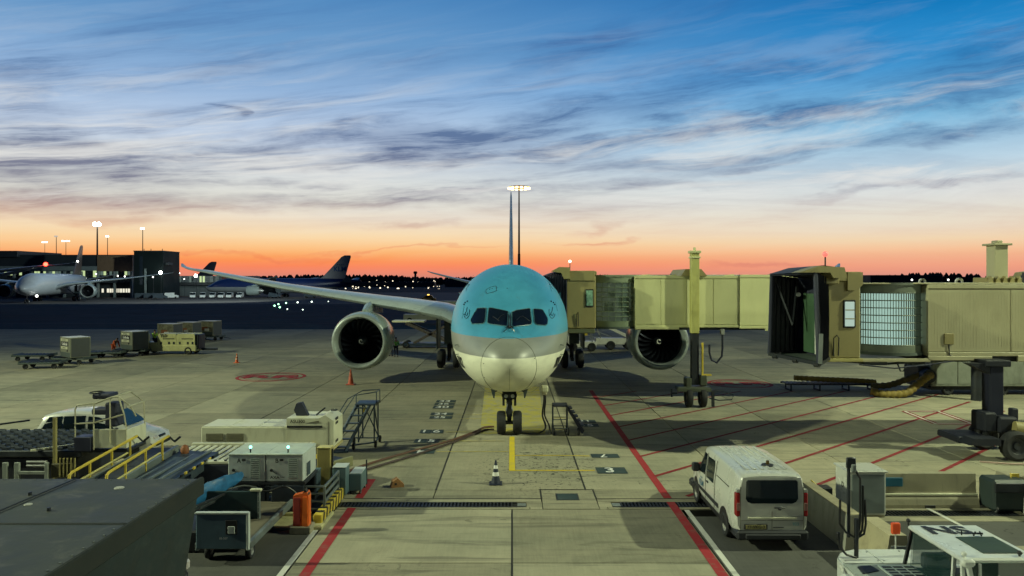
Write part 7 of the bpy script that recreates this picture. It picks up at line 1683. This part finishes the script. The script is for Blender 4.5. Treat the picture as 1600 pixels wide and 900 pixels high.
text('KLM', 3.0, (-.34, 53.9, 11.6), (0, 1, 0), (0, 0, 1), mat('tail_blue_letter', (.02, .08, .25), .5), p3, 'tail_lettering', .03, sx=1.0) if False else None
text('KLM', 2.7, (.36, 54.4, 11.4), (0, 1, 0), (0, 0, 1), mat('tail_blue_letter', (.02, .08, .25), .5), p3, 'tail_lettering', .03)
cm = B()
for i in range(4): cm.sphere((.34, 53.4 + .75 * i, 13.2), .26, 8)
cm.to('tail_crown', MATS['tail_blue_letter'], p3, kind='stuff')
p4 = thing('airliner', 'distant airliner whose dark tail shows just behind the wing tip of the big one', 'airliner', (PX(318, 392) - 55, 392, 0), R(-80)); airliner(p4, darkliv, False, mat('tail_dark_blue', (.015, .025, .06), .4))

# ------------------------------------------------------------------ far vehicles
def farvan(loc, rz, label, m_, grp='vehicles parked on the far apron'):
    r = thing('parked_van', label, 'van', loc, rz, grp)
    B().prism([(-2.3, .4), (-2.35, 1.9), (-2.1, 2.2), (1.0, 2.2), (1.7, 1.35), (2.4, 1.15), (2.45, .4)], 'y', -.95, .95).to('body', m_, r)
    B().prism([(1.1, 2.1), (1.68, 1.42), (1.1, 1.4)], 'y', -.97, .97).to('side_window', cglass, r); B().prism([(1.08, 2.12), (1.74, 1.40), (1.72, 1.34), (1.02, 2.10)], 'y', -.8, .8).to('windscreen', cglass, r); B().rbox(-2.39, -2.34, -.7, .7, 1.3, 1.95, .01).to('rear_window', cglass, r)
    for x in (-1.5, 1.5):
        for y in (-.85, .85): B().lathe([(.02, -.12), (.38, -.12), (.38, .12), (.02, .12)], (x, y, .38), 'y', 12).to('wheel', tyre, r)
    return r
fw = mat('far_van_white', (.7, .75, .75), .4, dirt=.2)
names = ['first', 'second', 'third', 'fourth', 'fifth', 'sixth']
for i, px_ in enumerate((301, 317, 332, 346, 359, 375)):
    farvan((PX(px_, 285), 285, 0), R(-68 - 3 * i), '%s white van from the left in the row before the annex' % names[i].capitalize(), fw)
for px_, d_, lab, m_ in ((222, 272, 'dark van at the foot of the dark block, leftmost', navy), (236, 270, 'dark van at the foot of the dark block, middle', navy), (250, 268, 'dark van at the foot of the dark block, rightmost', navy), (268, 280, 'white van half hidden right of the dark block', fw), (130, 262, 'dark van behind the nose of the far-left airliner', navy)):
    farvan((PX(px_, d_), d_, 0), R(20), lab, m_)
for px_, d_, lab in ((485, 292, 'dark service truck under the blue airliner tail'), (430, 288, 'dark service truck under the blue airliner wing')):
    farvan((PX(px_, d_), d_, 0), 0, lab, navy)
for i, (px_, py_) in enumerate(((429, 479.5), (435, 477), (437, 482), (447, 475), (465, 474), (487, 473), (449, 485), (473, 486), (513, 472.5))):
    x, y = G(px_, py_); g_ = i in (0, 1, 2, 3)
    o = B().cyl((x, y, 0), (x, y, .22), .16, .12, n=8).to('taxiway_light', dark); B().sphere((x, y, .30), .22 if i < 6 else .12, 8).to('lens', lamp_mat('green_taxi_lens' if g_ else 'pale_taxi_lens', (.35, 1, .55) if g_ else (.8, 1, .85), 7 if i < 6 else 2), o)
    tag(o, ['brightest green light at the left of the taxiway light cluster', 'green light beside the brightest one in the taxiway cluster', 'green light lowest in the taxiway cluster', 'green light right of the taxiway cluster', 'pale light farther right along the taxiway', 'pale light at the right end of the bright taxiway row', 'faint light near the taxiway row, nearer one', 'faint light near the taxiway row, right one', 'faint light beyond the right end of the taxiway row'][i], 'taxiway light', 'taxiway lights')

# ------------------------------------------------------------------ horizon: woods, hill, tower, town lights
folm = mat('distant_woodland', (.018, .03, .035), .95, var=.4, sc=.05, spec=.1)
random.seed(3)
wd = B()
def crown(b, x, y, h, w):
    n = 7; rg = []
    for i, (zf, rf) in enumerate(((0, .5), (.2, .9), (.5, 1.0), (.78, .7), (1, .15))):
        rg.append([(x + w * rf * random.uniform(.75, 1.2) * math.cos(2 * PI * j / n), y + w * rf * math.sin(2 * PI * j / n), h * zf * random.uniform(.92, 1.05)) for j in range(n)])
    b.loft(rg, True, True, False)
def ridge(x0, x1, d, base, amp, step):
    x = x0
    while x < x1:
        h = base + amp * (math.sin(x * .011) * .5 + math.sin(x * .031 + 2) * .3 + random.uniform(-.22, .22))
        crown(wd, x, d + random.uniform(-30, 30), max(3, h), step * random.uniform(.8, 1.3)); x += step * random.uniform(.6, 1.0)
ridge(-760, 900, 1500, 15.0, 4, 5); ridge(-900, -120, 1300, 12, 3, 5); ridge(-330, -180, 1200, 16, 3, 5); ridge(-150, 40, 1150, 13, 3, 5)
wo_ = wd.to('woodland', folm); tag(wo_, 'dark line of distant woodland along the horizon', 'woodland'); wo_['kind'] = 'stuff'
wd = B(); ridge(640, 930, 1400, 14, 3, 5); ridge(740, 900, 1380, 19, 3, 5); wh = wd.to('wooded_hill', folm); tag(wh, 'dark wooded rise on the horizon above the near bridge roof', 'woodland'); wh['kind'] = 'stuff'
hg = thing('hangar', 'long low dark building on the horizon above the near bridge', 'building', (715, 1330, 0)); B().rbox(-70, 60, 0, 40, 0, 15.5, .5).to('hall', tw, hg); B().rbox(-71, 61, -1, 41, 15.5, 16.4, .2).to('roof', tw3, hg)
ctw = thing('control_tower', 'tiny dark control tower on the horizon left of the airliner', 'control tower', (P(649, 430, 1150).x, 1150, 0))
B().cyl((0, 0, 0), (0, 0, 17), 2.2, 1.7, n=12).to('shaft', tw, ctw); B().cyl((0, 0, 17), (0, 0, 20), 2.6, 3.4, n=12).to('cab', windark, ctw); B().cyl((0, 0, 20), (0, 0, 21), 2.4, n=12).to('roof', tw, ctw)
dl2 = B(); random.seed(5)
for i in range(95):
    px_ = random.uniform(440, 690); py_ = random.choice([random.gauss(450, 2.0), random.gauss(441, 1.4)]); d_ = random.uniform(520, 900) if py_ > 445 else random.uniform(950, 1140)
    p = P(px_, py_, d_)
    if p.z < .4: p.z = .4
    dl2.sphere(p, d_ * random.choice([.00035, .0005, .0008]), 6)
for px_, py_, s_ in ((622, 452, .0022), (606, 449, .001), (540, 451, .001), (556, 451, .0012), (594, 450, .001)): p = P(px_, py_, 600); dl2.sphere(p, 600 * s_, 8)
dd_ = dl2.to('distant_lights', lamp_mat('town_light_lens', (1, .86, .6), 2.2)); tag(dd_, 'scatter of tiny lights far off below the horizon', 'lights'); dd_['kind'] = 'stuff'
tr_ = thing('far_building', 'dark low sheds among the distant lights', 'building', (-170, 760, 0)); B().rbox(-60, 90, 0, 20, 0, 5.2, .3).to('shed', tw, tr_); B().rbox(100, 150, 10, 30, 0, 6.5, .3).to('shed', tw, tr_)
